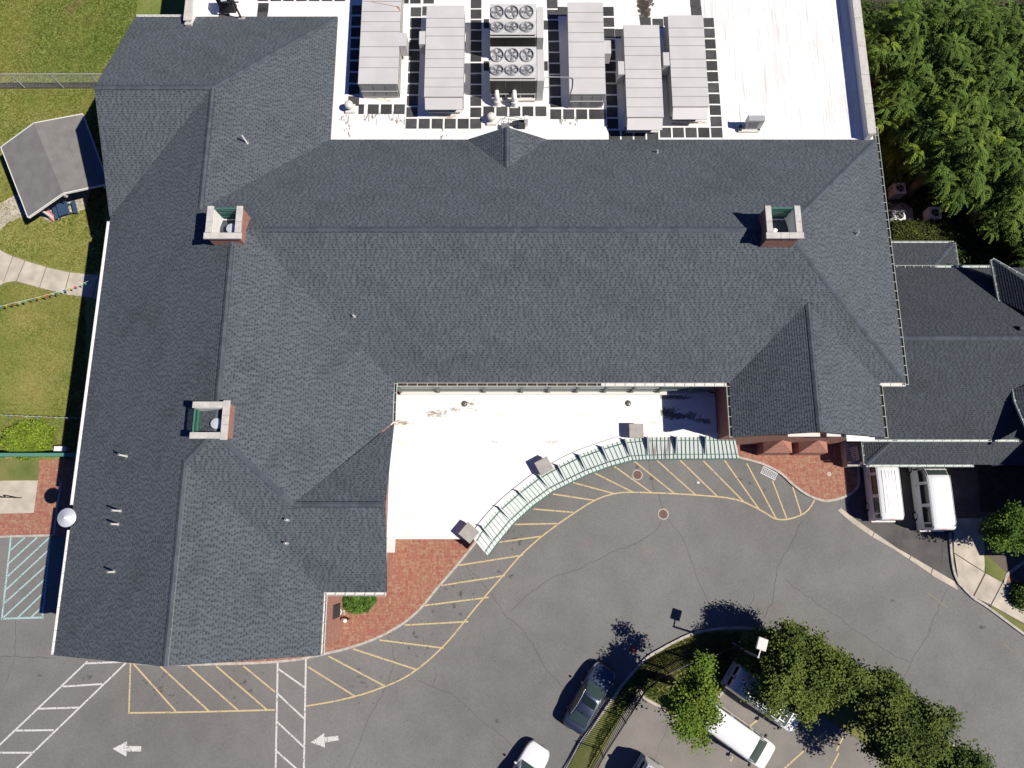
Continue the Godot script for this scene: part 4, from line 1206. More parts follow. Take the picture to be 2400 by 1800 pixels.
# ------------------------------------------------------------------ curved canopy at the door
func entrance_canopy() -> void:
	var C := thing("entrance_canopy", "curved entrance canopy with stained white flat roof and pale green ribbed metal skirt", "canopy", Vector3(3, 0, -6))
	var inn := [v(-2.63, 0.01), v(-2.1, -0.87), v(-0.91, -2.19), v(0.42, -3.33), v(1.89, -4.43), v(3.24, -5.16), v(4.75, -5.89), v(6.39, -6.48), v(8.07, -7), v(9.7, -7.16), v(11.8, -7.17), v(13.89, -7.19), v(16.08, -7.19)]
	var out := [v(-1.69, 1.18), v(-1.12, 0.42), v(0.12, -1.07), v(1.44, -2.27), v(2.89, -3.3), v(4.01, -3.85), v(5.5, -4.55), v(7.13, -5.14), v(8.72, -5.56), v(9.93, -5.62), v(11.92, -5.67), v(14.07, -5.68), v(16.55, -5.7)]
	# stained flat roof
	var st := []
	var dirt := Color(0.17, 0.14, 0.11)
	var tan := Color(0.50, 0.42, 0.34)
	for q in [v(-3.01, -9.32), v(-2.96, -9.66), v(-3.48, -9.57), v(-5.52, -8.78), v(-5.9, -8.94), v(-5.34, -8.91), v(-8.2, -8.25), v(-8.05, -8.34), v(-7.73, -8.15), v(-7.89, -8.09), v(-4.04, -9.19), v(-4.35, -9.1), v(-5.83, -8.81), v(-5.28, -9)]:
		for k in 7:
			st.append([q + v(rng.randfn() * 0.35, rng.randfn() * 0.1), v(0.05 + rng.randf() * 0.1, 0.03 + rng.randf() * 0.06), dirt, 0.6])
	for q in [v(-2.95, -9.32), v(-1.09, -8.88), v(-5.89, -8.81), v(-2.8, -9.66), v(0.93, -9.82), v(10.36, -8.22), v(10.24, -8.25), v(7.95, -9.98), v(7.49, -10.2), v(8.99, -8.72), v(-8.23, -9.03), v(-8.25, -9.82), v(-6.22, -9.51), v(-8, -6.82), v(-7.84, -6.63), v(-3.78, -6.82), v(-0.98, -6.82), v(2.83, -6.82), v(-8.06, -4.03), v(-4.56, -3.97), v(-7.31, -1.49), v(-6.01, -1.43), v(-5.41, -1.49), v(-7.18, -0.29), v(-7.63, -0.37), v(-3.7, -7.31), v(-5.53, -6.38)]:
		st.append([q, v(0.25 + rng.randf() * 0.3, 0.08 + rng.randf() * 0.12), tan, 0.28])
	for q in [v(11.85, -10.14), v(12.47, -10.08), v(11.29, -10.14), v(11.17, -8.97), v(11.78, -8.72), v(12.4, -8.66), v(13.02, -8.78), v(13.62, -8.4), v(14.08, -8.31), v(11.32, -8.81), v(12.09, -8.75), v(11.43, -9.13)]:
		st.append([q, v(0.4 + rng.randf() * 0.3, 0.16 + rng.randf() * 0.16), Color(0.07, 0.06, 0.05), 0.6])
	for q in [v(2.46, -6.82), v(2.71, -6.82), v(2.98, -6.79), v(3.17, -6.85), v(-1.38, -6.85), v(-1.17, -6.82)]:
		st.append([q, v(0.1, 0.12), Color(0.35, 0.33, 0.31), 0.5])
	for k in 40:
		st.append([v(-8 + rng.randf() * 22, -9.8 + rng.randf() * 8), v(0.2 + rng.randf() * 0.6, 0.06 + rng.randf() * 0.2), Color(0.6, 0.55, 0.5), 0.22])
	for q in [v(-3.58, -9.6), v(-4.05, -9.63), v(-2.18, -9.82), v(-1.25, -9.98), v(-0.31, -10.11), v(6.21, -9.13), v(5.59, -8.97), v(4.96, -8.81), v(4.5, -8.72), v(7.17, -10.14), v(6.55, -10.3), v(9.36, -10.3), v(9.99, -10.4), v(9.95, -9.35), v(10.56, -9.19)]:
		st.append([q, v(0.5, 0.05), Color(0.42, 0.37, 0.32), 0.4])
	var tex := sheet_texture(62, 1024, 512, -8.9, -10.6, 15, 0.6, [Color(0.71, 0.70, 0.68), Color(0.79, 0.785, 0.775)], 0.05, 0.3, st)
	var roof := [v(-8.78, -10.4), v(14.85, -10.4), v(14.85, inn[12].y)]
	for k in range(12, -1, -1):
		roof.append(inn[k])
	roof.append(Vector2(-3.29, -0.05))
	roof.append(v(-8.78, Vector2(-3.29, -0.05).y))
	wpart(C, "flat_roof", map_sheet(roof, 3.1, -8.9, -10.6, 15, 0.6, 0.35), uv_mat(tex, 0.6))
	# raised edge
	var rim := []
	for k in 13:
		rim.append(inn[k] + (inn[k] - out[k]).normalized() * 0.16)
	wpart(C, "roof_edge", ribbon_mesh(smooth_line(rim, 3), 0.28, 2.9, 3.19), M.white)
	wpart(C, "roof_edge", ribbon_mesh([v(-8.7, roof[-1].y), roof[-2]], 0.14, 2.75, 3.16), M.white)
	# skirt: each bay a tilted panel of its own with standing seams, a fin at each end and two snow rails
	var yi := 3.08
	var yo := 2.35
	for k in 12:
		var a0 := Vector3(inn[k].x, yi, inn[k].y)
		var a1 := Vector3(inn[k + 1].x, yi, inn[k + 1].y)
		var b0 := Vector3(out[k].x, yo, out[k].y)
		var b1 := Vector3(out[k + 1].x, yo, out[k + 1].y)
		var pn := group_node(C, "skirt_bay", a0 - C.position)
		var mb := MB.new()
		mb.quad(b0, b1, a1, a0)
		var dn := Vector3(0, -0.1, 0)
		mb.quad(b0 + dn, b1 + dn, b1, b0)
		mb.quad(a0 + dn, a1 + dn, b1 + dn, b0 + dn)
		var rust := k == 9
		if rust:
			for i in mb.t.size():
				mb.t[i] = Vector2((mb.p[i].x - a0.x) / (a1.x - a0.x), (mb.p[i].z - a0.z) / (b0.z - a0.z))
			M.stained_panel = uv_mat(stained_texture(0, 1), 0.5)
		wpart(pn, "metal_panel", mb.mesh(), M.stained_panel if rust and M.has("stained_panel") else M.pale_metal)
		var nseam := maxi(3, int(round(((a1 - a0).length() + (b1 - b0).length()) * 0.5 / 0.31)))
		for i in nseam:
			var f := (i + 0.5) / nseam
			var s := MB.new()
			var up := Vector3(0, 0.035, 0)
			s.bar(a0.lerp(a1, f) + up, b0.lerp(b1, f) + up, 0.03, 0.08)
			wpart(pn, "standing_seam", s.mesh(), M.rib)  # seams greyed so their shadow lines are painted in
		for f in [0.17, 0.8]:
			var s := MB.new()
			var up := Vector3(0, 0.12, 0)
			s.bar(a0.lerp(b0, f) + up, a1.lerp(b1, f) + up, 0.035, 0.05)
			wpart(pn, "snow_rail", s.mesh(), M.dark_green)  # dark green puts the shade on the rails into their colour
		var fin := MB.new()
		var sd := (a1 - a0).normalized() * 0.03
		var t0 := a0 + Vector3(0, 0.62, 0)
		var t1 := a0.lerp(b0, 0.8) + Vector3(0, 0.08, 0)
		var l0 := a0.lerp(b0, 0.8)
		fin.quad(a0 - sd, l0 - sd, t1 - sd, t0 - sd)
		fin.quad(a0 + sd, t0 + sd, t1 + sd, l0 + sd)
		fin.quad(t0 - sd, t1 - sd, t1 + sd, t0 + sd)
		fin.quad(a0 - sd, t0 - sd, t0 + sd, a0 + sd)
		wpart(pn, "fin", fin.mesh(), M.fin)
	var edge := []
	for k in 13:
		edge.append(out[k])
	wpart(C, "drip_edge", ribbon_mesh(edge, 0.1, 2.2, 2.37), M.dark_green)
	# stone capped piers through the roof
	for q in [[Vector2(8.86, -7.52), 0.0, 1.02], [Vector2(2.25, -5.02), 0.5, 1.02], [Vector2(-2.98, -0.41), 0.87, 1.05]]:
		var c: Vector2 = q[0]
		var n := group_node(C, "pier", Vector3(c.x, 0, c.y) - C.position)
		n.rotation.y = q[1]
		var s: float = q[2]
		part(n, "shaft", box_mesh(Vector3(0, 1.8, 0), Vector3(s - 0.16, 3.8, s - 0.16)), M.brick)
		part(n, "capstone", box_mesh(Vector3(0, 3.83, 0), Vector3(s, 0.16, s), 0.02), M.capstone)
		part(n, "cap_lead", box_mesh(Vector3(0, 3.62, 0), Vector3(s - 0.06, 0.2, s - 0.06)), M.galv)
	# roof drains
	for q in [v(-3.47, -9.63), v(8.47, -9.66)]:
		var n := group_node(C, "roof_drain", Vector3(q.x, 3.1, q.y) - C.position)
		var mb := MB.new()
		mb.lathe(Vector3.ZERO, [v(0.23, 0.0), v(0.22, 0.03), v(0.17, 0.05), v(0.1, 0.09), v(0.0, 0.1)], 18)
		part(n, "strainer", mb.mesh(), M.dark)
		for k in 8:
			var r := MB.new()
			r.bar(Vector3(cos(k * TAU / 8) * 0.05, 0.1, sin(k * TAU / 8) * 0.05), Vector3(cos(k * TAU / 8) * 0.2, 0.05, sin(k * TAU / 8) * 0.2), 0.02, 0.02)
			part(n, "strainer_bar", r.mesh(), M.galv)
	# wall posts under the skirt
	for k in [1, 3, 5, 7, 9, 11]:
		var p: Vector2 = out[k].lerp(inn[k], 0.55)
		wpart(C, "post", tube_mesh([Vector3(p.x, 0, p.y), Vector3(p.x, 2.5, p.y)], 0.07, 10), M.dark_green)

# ------------------------------------------------------------------ annex on the right
func annex() -> void:
	var A := thing("annex_building", "lower annex with dark shingle roofs, skirt roof and corner pavilions, right of school", "building", Vector3(34, 0, -13))
	var h0 := 3.7
	wall_run(A, [v(26.4, -19.7), v(46, -19.7), v(46, -7.2), v(26.4, -7.2)], -0.1, 3.6, M.brick)
	var zs := -6.92
	var zn := -19.93
	var zr := -13.42
	var AS := RoofPlane.new(v(0, 1), zs, 0.57, h0)
	var AN := RoofPlane.new(v(0, -1), -zn, 0.57, h0)
	slope(A, [v(24.9, zs), v(Vector2(36.05, -6.92).x + 0.2, zs), v(46, zs), v(46, zr), v(24.9, zr)], AS, M.dark_shingle)
	slope(A, [v(26.1, zn), v(46, zn), v(46, zr), v(26.1, zr)], AN, M.dark_shingle)
	caps(A, AS.at(v(26.3, zr)), AS.at(v(46, zr)), v(0, 1), 0.57, v(0, 1), 0.57, 0.36)
	gutter(A, Vector3(25.0, 3.67, zs), Vector3(Vector2(36.14, -6.92).x, 3.67, zs), Vector3(0, 0, 1), M.pale_metal, 0.16)
	gutter(A, Vector3(26.4, 3.67, zn), Vector3(Vector2(36.01, -19.97).x, 3.67, zn), Vector3(0, 0, -1), M.pale_metal, 0.2)
	# skirt roof over the parking bays, hipped at its west end
	var sx := Vector2(25.59, -5.26).x
	var sz := Vector2(27.71, -5.23).y
	var KS := RoofPlane.new(v(0, 1), sz, 0.5, 2.7)
	var KW := RoofPlane.new(v(-1, 0), -sx, 0.5, 2.7)
	var run := sz - zs + 0.35
	slope(A, [v(sx, sz), v(Vector2(33.37, -5.2).x, sz), v(46, sz), v(46, sz - run), v(sx + run, sz - run)], KS, M.dark_shingle)
	slope(A, [v(sx, sz), v(sx + run, sz - run), v(sx, sz - run)], KW, M.dark_shingle)
	gutter(A, Vector3(sx, 2.67, sz), Vector3(Vector2(33.34, -5.2).x, 2.67, sz), Vector3(0, 0, 1), M.pale_metal, 0.16)
	gutter(A, Vector3(sx, 2.67, sz - run), Vector3(sx, 2.67, sz), Vector3(-1, 0, 0), M.pale_metal, 0.18)
	wpart(A, "skirt_soffit", prism_mesh([v(sx + 0.1, sz - 0.05), v(46, sz - 0.05), v(46, sz - run), v(sx + 0.1, sz - run)], 2.52, 2.6), M.dull_white)
	for q in [v(sx + 0.3, sz - 0.25), v(30.6, sz - 0.25), v(36.5, sz - 0.25)]:
		wpart(A, "post", box_mesh(Vector3(q.x, 1.25, q.y), Vector3(0.2, 2.6, 0.2), 0.02), M.white)
	# small hipped roof on the north side
	var nx := Vector2(34.04, -22.31).x
	var nz := Vector2(31.21, -22.27).y
	var nrun := nz - zn - 0.25
	nrun = absf(nrun)
	var QN := RoofPlane.new(v(0, -1), -nz, 0.3, 2.9)
	var QE := RoofPlane.new(v(1, 0), nx, 0.3, 2.9)
	slope(A, [v(26.3, nz), v(nx, nz), v(nx - nrun, nz + nrun), v(26.3, nz + nrun)], QN, M.dark_shingle)
	slope(A, [v(nx, nz), v(nx - nrun, nz + nrun), v(nx, nz + nrun)], QE, M.dark_shingle)
	gutter(A, Vector3(26.4, 2.87, nz), Vector3(nx, 2.87, nz), Vector3(0, 0, -1), M.pale_metal, 0.16)
	gutter(A, Vector3(nx, 2.87, nz), Vector3(nx, 2.87, nz + nrun), Vector3(1, 0, 0), M.pale_metal, 0.16)
	wall_run(A, [v(26.5, nz + 0.3), v(nx - 0.3, nz + 0.3), v(nx - 0.3, zn - 0.1), v(26.5, zn - 0.1)], -0.1, 2.8, M.brick, 0.2)
	caps(A, QE.at(v(nx, nz)), QE.at(v(nx - nrun, nz + nrun)), v(0.5, 0.5), 0.4, v(0.5, 0.5), 0.4, 0.36)
	caps(A, KW.at(v(sx, sz)), KW.at(v(sx + run, sz - run)), v(0.5, 0.5), 0.5, v(0.5, 0.5), 0.5, 0.36)
	# pavilion roofs rising at the right edge
	var p0 := Vector3(34.89, 5.6, -19.8)
	var p1 := Vector3(35.02, 5.6, -16.68)
	var p2 := Vector3(37.49, 5.6, -18.07)
	pavilion_roof(A, p0, p1, p2)
	var q0 := Vector3(35.04, 5.6, -9.4)
	var q1 := Vector3(35.05, 5.6, -10.25)
	var q2 := Vector3(35.92, 5.6, -6.13)
	pavilion_roof(A, q0, q2, q1)
	# roof vent
	var rv := group_node(A, "roof_vent", Vector3.ZERO)
	var vp := AN.at(Vector2(35.04, -14.13))
	var vb := MB.new()
	vb.cbox(vp + Vector3(0, 0.14, 0), Vector3(0.42, 0.22, 0.3), 0.03)
	wpart(rv, "hood", vb.mesh(), M.dark)
	wpart(rv, "base_flashing", box_mesh(vp + Vector3(0, 0.0, 0), Vector3(0.5, 0.06, 0.4)), M.dark)
	# porch with railing in the corner by the brick pavement
	var po := group_node(A, "porch", Vector3.ZERO)
	wpart(po, "platform", box_mesh(Vector3(26.09, 0.5, -6.23), Vector3(2.2, 1.0, 1.9), 0.03), M.kerb)
	wpart(po, "side_wall", box_mesh(Vector3(26.01, 0.65, -5.53), Vector3(2.0, 1.2, 0.25), 0.03), M.capstone)
	wpart(po, "side_wall", box_mesh(Vector3(26.09, 0.65, -6.89), Vector3(2.0, 1.2, 0.25), 0.03), M.capstone)
	var r0 := Vector3(25.35, 1, -6.65)
	var r1 := Vector3(25.45, 1, -5.69)
	for y in [0.15, 0.95]:
		var mb := MB.new()
		mb.bar(r0 + Vector3(0, y, 0), r1 + Vector3(0, y, 0), 0.06, 0.06)
		wpart(po, "hand_rail", mb.mesh(), M.white)
	for k in 8:
		var q := r0.lerp(r1, k / 7.0)
		wpart(po, "baluster", tube_mesh([q, q + Vector3(0, 0.95, 0)], 0.028, 6), M.white)

# taller wing just past the right edge; its shadow lies over the beds and the side drive
func east_wing() -> void:
	var W := thing("east_wing", "taller brick wing beyond the right edge, known by its long shadow", "building", Vector3(46, 0, -3))
	wall_run(W, [v(39.9, -7.0), v(53, -7.0), v(53, 2.3), v(39.9, 2.3)], -0.1, 6.4, M.brick)
	wall_run(W, [v(41.7, 2.31), v(53, 2.31), v(53, 5.0), v(41.7, 5.0)], -0.1, 6.4, M.brick)
	wpart(W, "flat_roof", prism_mesh([v(41.5, 2.75), v(53.2, 2.75), v(53.2, 5.2), v(41.5, 5.2)], 6.4, 6.55), M.dull_white)
	var zr := -2.35
	var WN := RoofPlane.new(v(0, -1), 7.4, 0.5, 6.5)
	var WS := RoofPlane.new(v(0, 1), 2.7, 0.5, 6.5)
	slope(W, [v(39.5, -7.4), v(53.4, -7.4), v(53.4, zr), v(39.5, zr)], WN, M.dark_shingle)
	slope(W, [v(39.5, 2.7), v(53.4, 2.7), v(53.4, zr), v(39.5, zr)], WS, M.dark_shingle)
	gable_wall(W, Vector3(39.9, 6.4, 2.3), Vector3(39.9, 6.4, -7.0), Vector3(39.9, 8.75, zr), Vector3(0.25, 0, 0), M.brick)
	caps(W, WN.at(v(39.5, zr)), WN.at(v(53.4, zr)), v(0, 1), 0.5, v(0, 1), 0.5, 0.5)

func pavilion_roof(A: Node3D, c: Vector3, a: Vector3, b: Vector3) -> void:
	# two eaves meet in corner c; the hip climbs inwards between them
	var da := (a - c).normalized()
	var db := (b - c).normalized()
	var apex := c + (da + db).normalized() * 7.0 + Vector3(0, 3.4, 0)
	var a2 := c + da * maxf(a.distance_to(c), 3.0)
	var b2 := c + db * maxf(b.distance_to(c), 3.0)
	var pa := apex + (da * a.distance_to(c) * 0.55)
	var pb := apex + (db * b.distance_to(c) * 0.4)
	pa.y = apex.y
	pb.y = apex.y
	for t in [[c, a, apex, da], [c, b, apex, db]]:
		var e: Vector3 = t[1]
		var d: Vector3 = t[3]
		var n2 := Vector2(-d.z, d.x)
		if n2.dot(Vector2(apex.x - c.x, apex.z - c.z)) > 0.0:
			n2 = -n2
		var d0 := n2.dot(Vector2(c.x, c.z))
		var rr := d0 - n2.dot(Vector2(apex.x, apex.z))
		var pl := RoofPlane.new(n2, d0, 3.4 / rr, c.y)
		var far := Vector2(apex.x, apex.z) + Vector2(d.x, d.z) * 1.5
		slope(A, [v(c.x, c.z), v(e.x, e.z), far, v(apex.x, apex.z)], pl, M.dark_shingle)
		gutter(A, c - Vector3(0, 0.03, 0), e - Vector3(0, 0.03, 0), Vector3(n2.x, 0, n2.y), M.pale_metal, 0.16)
	var mid := c + (da + db).normalized() * 1.3
	var wa := MB.new()
	wa.prism([v(mid.x, mid.z), v(mid.x + da.x * 3.0, mid.z + da.z * 3.0), v(mid.x + da.x * 3.0 + db.x * 3.0, mid.z + da.z * 3.0 + db.z * 3.0), v(mid.x + db.x * 3.0, mid.z + db.z * 3.0)], -0.1, c.y - 0.1)
	wpart(A, "pavilion_wall", wa.mesh(), M.brick)

# ------------------------------------------------------------------ machines on the roofs
# long air handler of bolted roof panels; lens: panel lengths from the north end
func air_handler(label: String, xw: float, xe: float, zn: float, zs: float, lens: Array, hooded: bool, side: float, bz: float) -> void:
	var c := Vector3((xw + xe) * 0.5, 7.46, (zn + zs) * 0.5)
	var n := thing("air_handler", label, "air handler", c, 0.0, "long grey rooftop air handlers")
	var w := xe - xw
	var l := zs - zn
	var h := 1.74
	M.blade = plain(Color(0.2, 0.21, 0.215), 0.4, 0.2)
	var gr := tri_mat(grain_tex(90, Color(0.36, 0.35, 0.335), 0.06, 0.2, 256), 0.3, 0.55)
	part(n, "base_rail", box_mesh(Vector3(0, 0.14, 0), Vector3(w - 0.12, 0.28, l - 0.1)), M.dull_white)
	part(n, "housing", box_mesh(Vector3(0, 0.28 + (h - 0.34) * 0.5, 0), Vector3(w - 0.1, h - 0.34, l - 0.08)), gr)
	var tot := 0.0
	for q in lens:
		tot += q
	var z := -l * 0.5
	for q in lens:
		var pl: float = q / tot * l
		var tw := MB.new()
		tw.cbox(Vector3(0, h - 0.03, z + pl * 0.5), Vector3(w, 0.065, pl - 0.025), 0.012)
		part(n, "roof_panel", tw.mesh(), M.rtu)
		part(n, "roof_seam", box_mesh(Vector3(0, h + 0.012, z + pl), Vector3(w, 0.05, 0.035)), gr)
		for s in [-1.0, 1.0]:
			part(n, "side_panel", box_mesh(Vector3(s * (w * 0.5 - 0.045), 0.98, z + pl * 0.5), Vector3(0.03, 1.28, pl - 0.06)), gr)
		z += pl
	if hooded:
		var mb := MB.new()
		var zz := l * 0.5
		var a := Vector3(-w * 0.5 + 0.05, h - 0.08, zz + 0.01)
		var b := Vector3(w * 0.5 - 0.05, h - 0.08, zz + 0.01)
		var d := Vector3(w * 0.5 - 0.06, h - 0.42, zz + 0.72)
		var e := Vector3(-w * 0.5 + 0.06, h - 0.42, zz + 0.72)
		var dn := Vector3(0, -0.05, 0)
		mb.quad(a, e, d, b)
		mb.quad(e, e + dn, d + dn, d)
		mb.quad(a + dn, b + dn, d + dn, e + dn)
		mb.tri(a, a + Vector3(0, -0.9, 0), e)
		mb.tri(b, d, b + Vector3(0, -0.9, 0))
		part(n, "intake_hood", mb.mesh(), M.rtu)
		part(n, "intake_screen", box_mesh(Vector3(0, 0.85, l * 0.5), Vector3(w - 0.3, 1.0, 0.05)), M.dark)
		part(n, "drip_sill", box_mesh(Vector3(0, 0.28, l * 0.5 + 0.12), Vector3(w - 0.3, 0.08, 0.3), 0.01), M.dull_white)
	else:
		for r in 2:
			for k in 3:
				part(n, "filter_panel", box_mesh(Vector3((k - 1) * (w - 0.3) / 3.0, 0.62 + r * 0.66, l * 0.5 - 0.01), Vector3((w - 0.3) / 3.0 - 0.05, 0.58, 0.06)), M.grey_metal)
		part(n, "frame_rail", box_mesh(Vector3(0, 0.95, l * 0.5 + 0.02), Vector3(w - 0.2, 0.06, 0.06)), M.rtu)
	var bx := MB.new()
	bx.cbox(Vector3(side * (w * 0.5 + 0.24), 1.12, bz), Vector3(0.5, 1.15, 1.08), 0.02)
	part(n, "side_box", bx.mesh(), M.rtu)

func fan(n: Node3D, c: Vector3, tilt: float, seed_turn: float) -> void:
	var g := group_node(n, "fan", c)
	g.basis = Basis(Vector3.RIGHT, tilt) * Basis(Vector3.UP, seed_turn)
	var mb := MB.new()
	mb.lathe(Vector3.ZERO, [v(0.50, -0.02), v(0.475, 0.17), v(0.44, 0.17), v(0.44, -0.02)], 26)
	part(g, "shroud", mb.mesh(), M.galv)
	part(g, "well", tube_mesh([Vector3(0, -0.3, 0), Vector3(0, 0.012, 0)], 0.45, 26), M.black)
	for k in 5:
		var an := TAU * k / 5.0
		var b := MB.new()
		var d := Vector3(cos(an), 0, sin(an))
		var t := Vector3(-sin(an), 0, cos(an))
		var q := [d * 0.09 - t * 0.05 + Vector3(0, 0.05, 0), d * 0.40 - t * 0.13 + Vector3(0, 0.04, 0), d * 0.42 + t * 0.09 + Vector3(0, 0.11, 0), d * 0.1 + t * 0.06 + Vector3(0, 0.09, 0)]
		b.quad(q[0], q[3], q[2], q[1])
		part(g, "blade", b.mesh(), M.blade)
	part(g, "hub", tube_mesh([Vector3(0, 0.02, 0), Vector3(0, 0.13, 0)], 0.075, 12), M.grey_metal)
	var gd := MB.new()
	for k in 6:
		var an := TAU * k / 6.0
		gd.bar(Vector3(0, 0.175, 0), Vector3(cos(an) * 0.46, 0.175, sin(an) * 0.46), 0.012, 0.012)
	var ring := []
	for k in 25:
		ring.append(Vector3(cos(TAU * k / 24.0) * 0.27, 0.175, sin(TAU * k / 24.0) * 0.27))
	gd.tube(ring, 0.007, 4)
	part(g, "guard", gd.mesh(), M.galv)

func chiller(label: String, zn: float, zs: float, front: bool) -> void:
	var xw := -1.56
	var xe := 1.72
	var w := xe - xw
	var n := thing("condenser_unit", label, "condenser", Vector3((xw + xe) * 0.5, 7.46, (zn + zs) * 0.5), 0.0, "rooftop condenser units")
	var l := zs - zn
	var hd := 2.5
	var coil := plain(Color(0.032, 0.029, 0.024), 0.6)
	part(n, "base_frame", box_mesh(Vector3(0, 0.2, 0), Vector3(w - 0.05, 0.16, l + 0.3)), M.dull_white)
	part(n, "inner_core", box_mesh(Vector3(0, 1.3, 0), Vector3(w - 0.3, 2.0, l - 0.2)), M.black)
	# two banks of fans meeting in a shallow valley
	var tl := 0.2
	for r in 2:
		var s := -1.0 if r == 0 else 1.0
		var zc := s * l * 0.25
		var tilt := tl if r == 0 else -tl
		var mb := MB.new()
		mb.cbox(Vector3.ZERO, Vector3(w, 0.07, l * 0.5 / cos(tl) - 0.01), 0.012)
		var dk := part(n, "fan_deck", mb.mesh(), M.rtu)
		dk.position = Vector3(0, hd, zc)
		dk.rotation.x = tilt
		for k in 3:
			fan(n, Vector3((k - 1) * 1.06 - 0.06, hd + 0.02, zc), tilt, rng.randf() * TAU)
	# coil faces between posts
	for s in [-1.0, 1.0]:
		for k in 3:
			part(n, "coil_panel", box_mesh(Vector3((k - 1) * w / 3.0, 1.62, s * (l * 0.5 - 0.02)), Vector3(w / 3.0 - 0.03, 1.5, 0.08)), coil)
		for k in 4:
			part(n, "frame_post", box_mesh(Vector3(-w * 0.5 + 0.05 + k * (w - 0.1) / 3.0, 1.3, s * (l * 0.5 - 0.06)), Vector3(0.09, 2.3, 0.1)), M.rtu)
		part(n, "frame_beam", box_mesh(Vector3(0, 0.84, s * (l * 0.5 - 0.0)), Vector3(w, 0.1, 0.1)), M.rtu)
		part(n, "frame_beam", box_mesh(Vector3(0, 2.42, s * (l * 0.5 + 0.02)), Vector3(w, 0.08, 0.08)), M.rtu)
	for s in [-1.0, 1.0]:
		part(n, "end_panel", box_mesh(Vector3(s * w * 0.5, 1.6, 0), Vector3(0.05, 1.65, l - 0.14)), M.rtu)
	part(n, "control_cabinet", box_mesh(Vector3(w * 0.5 + 0.3, 1.2, 0), Vector3(0.5, 2.3, l + 0.02), 0.02), M.rtu)

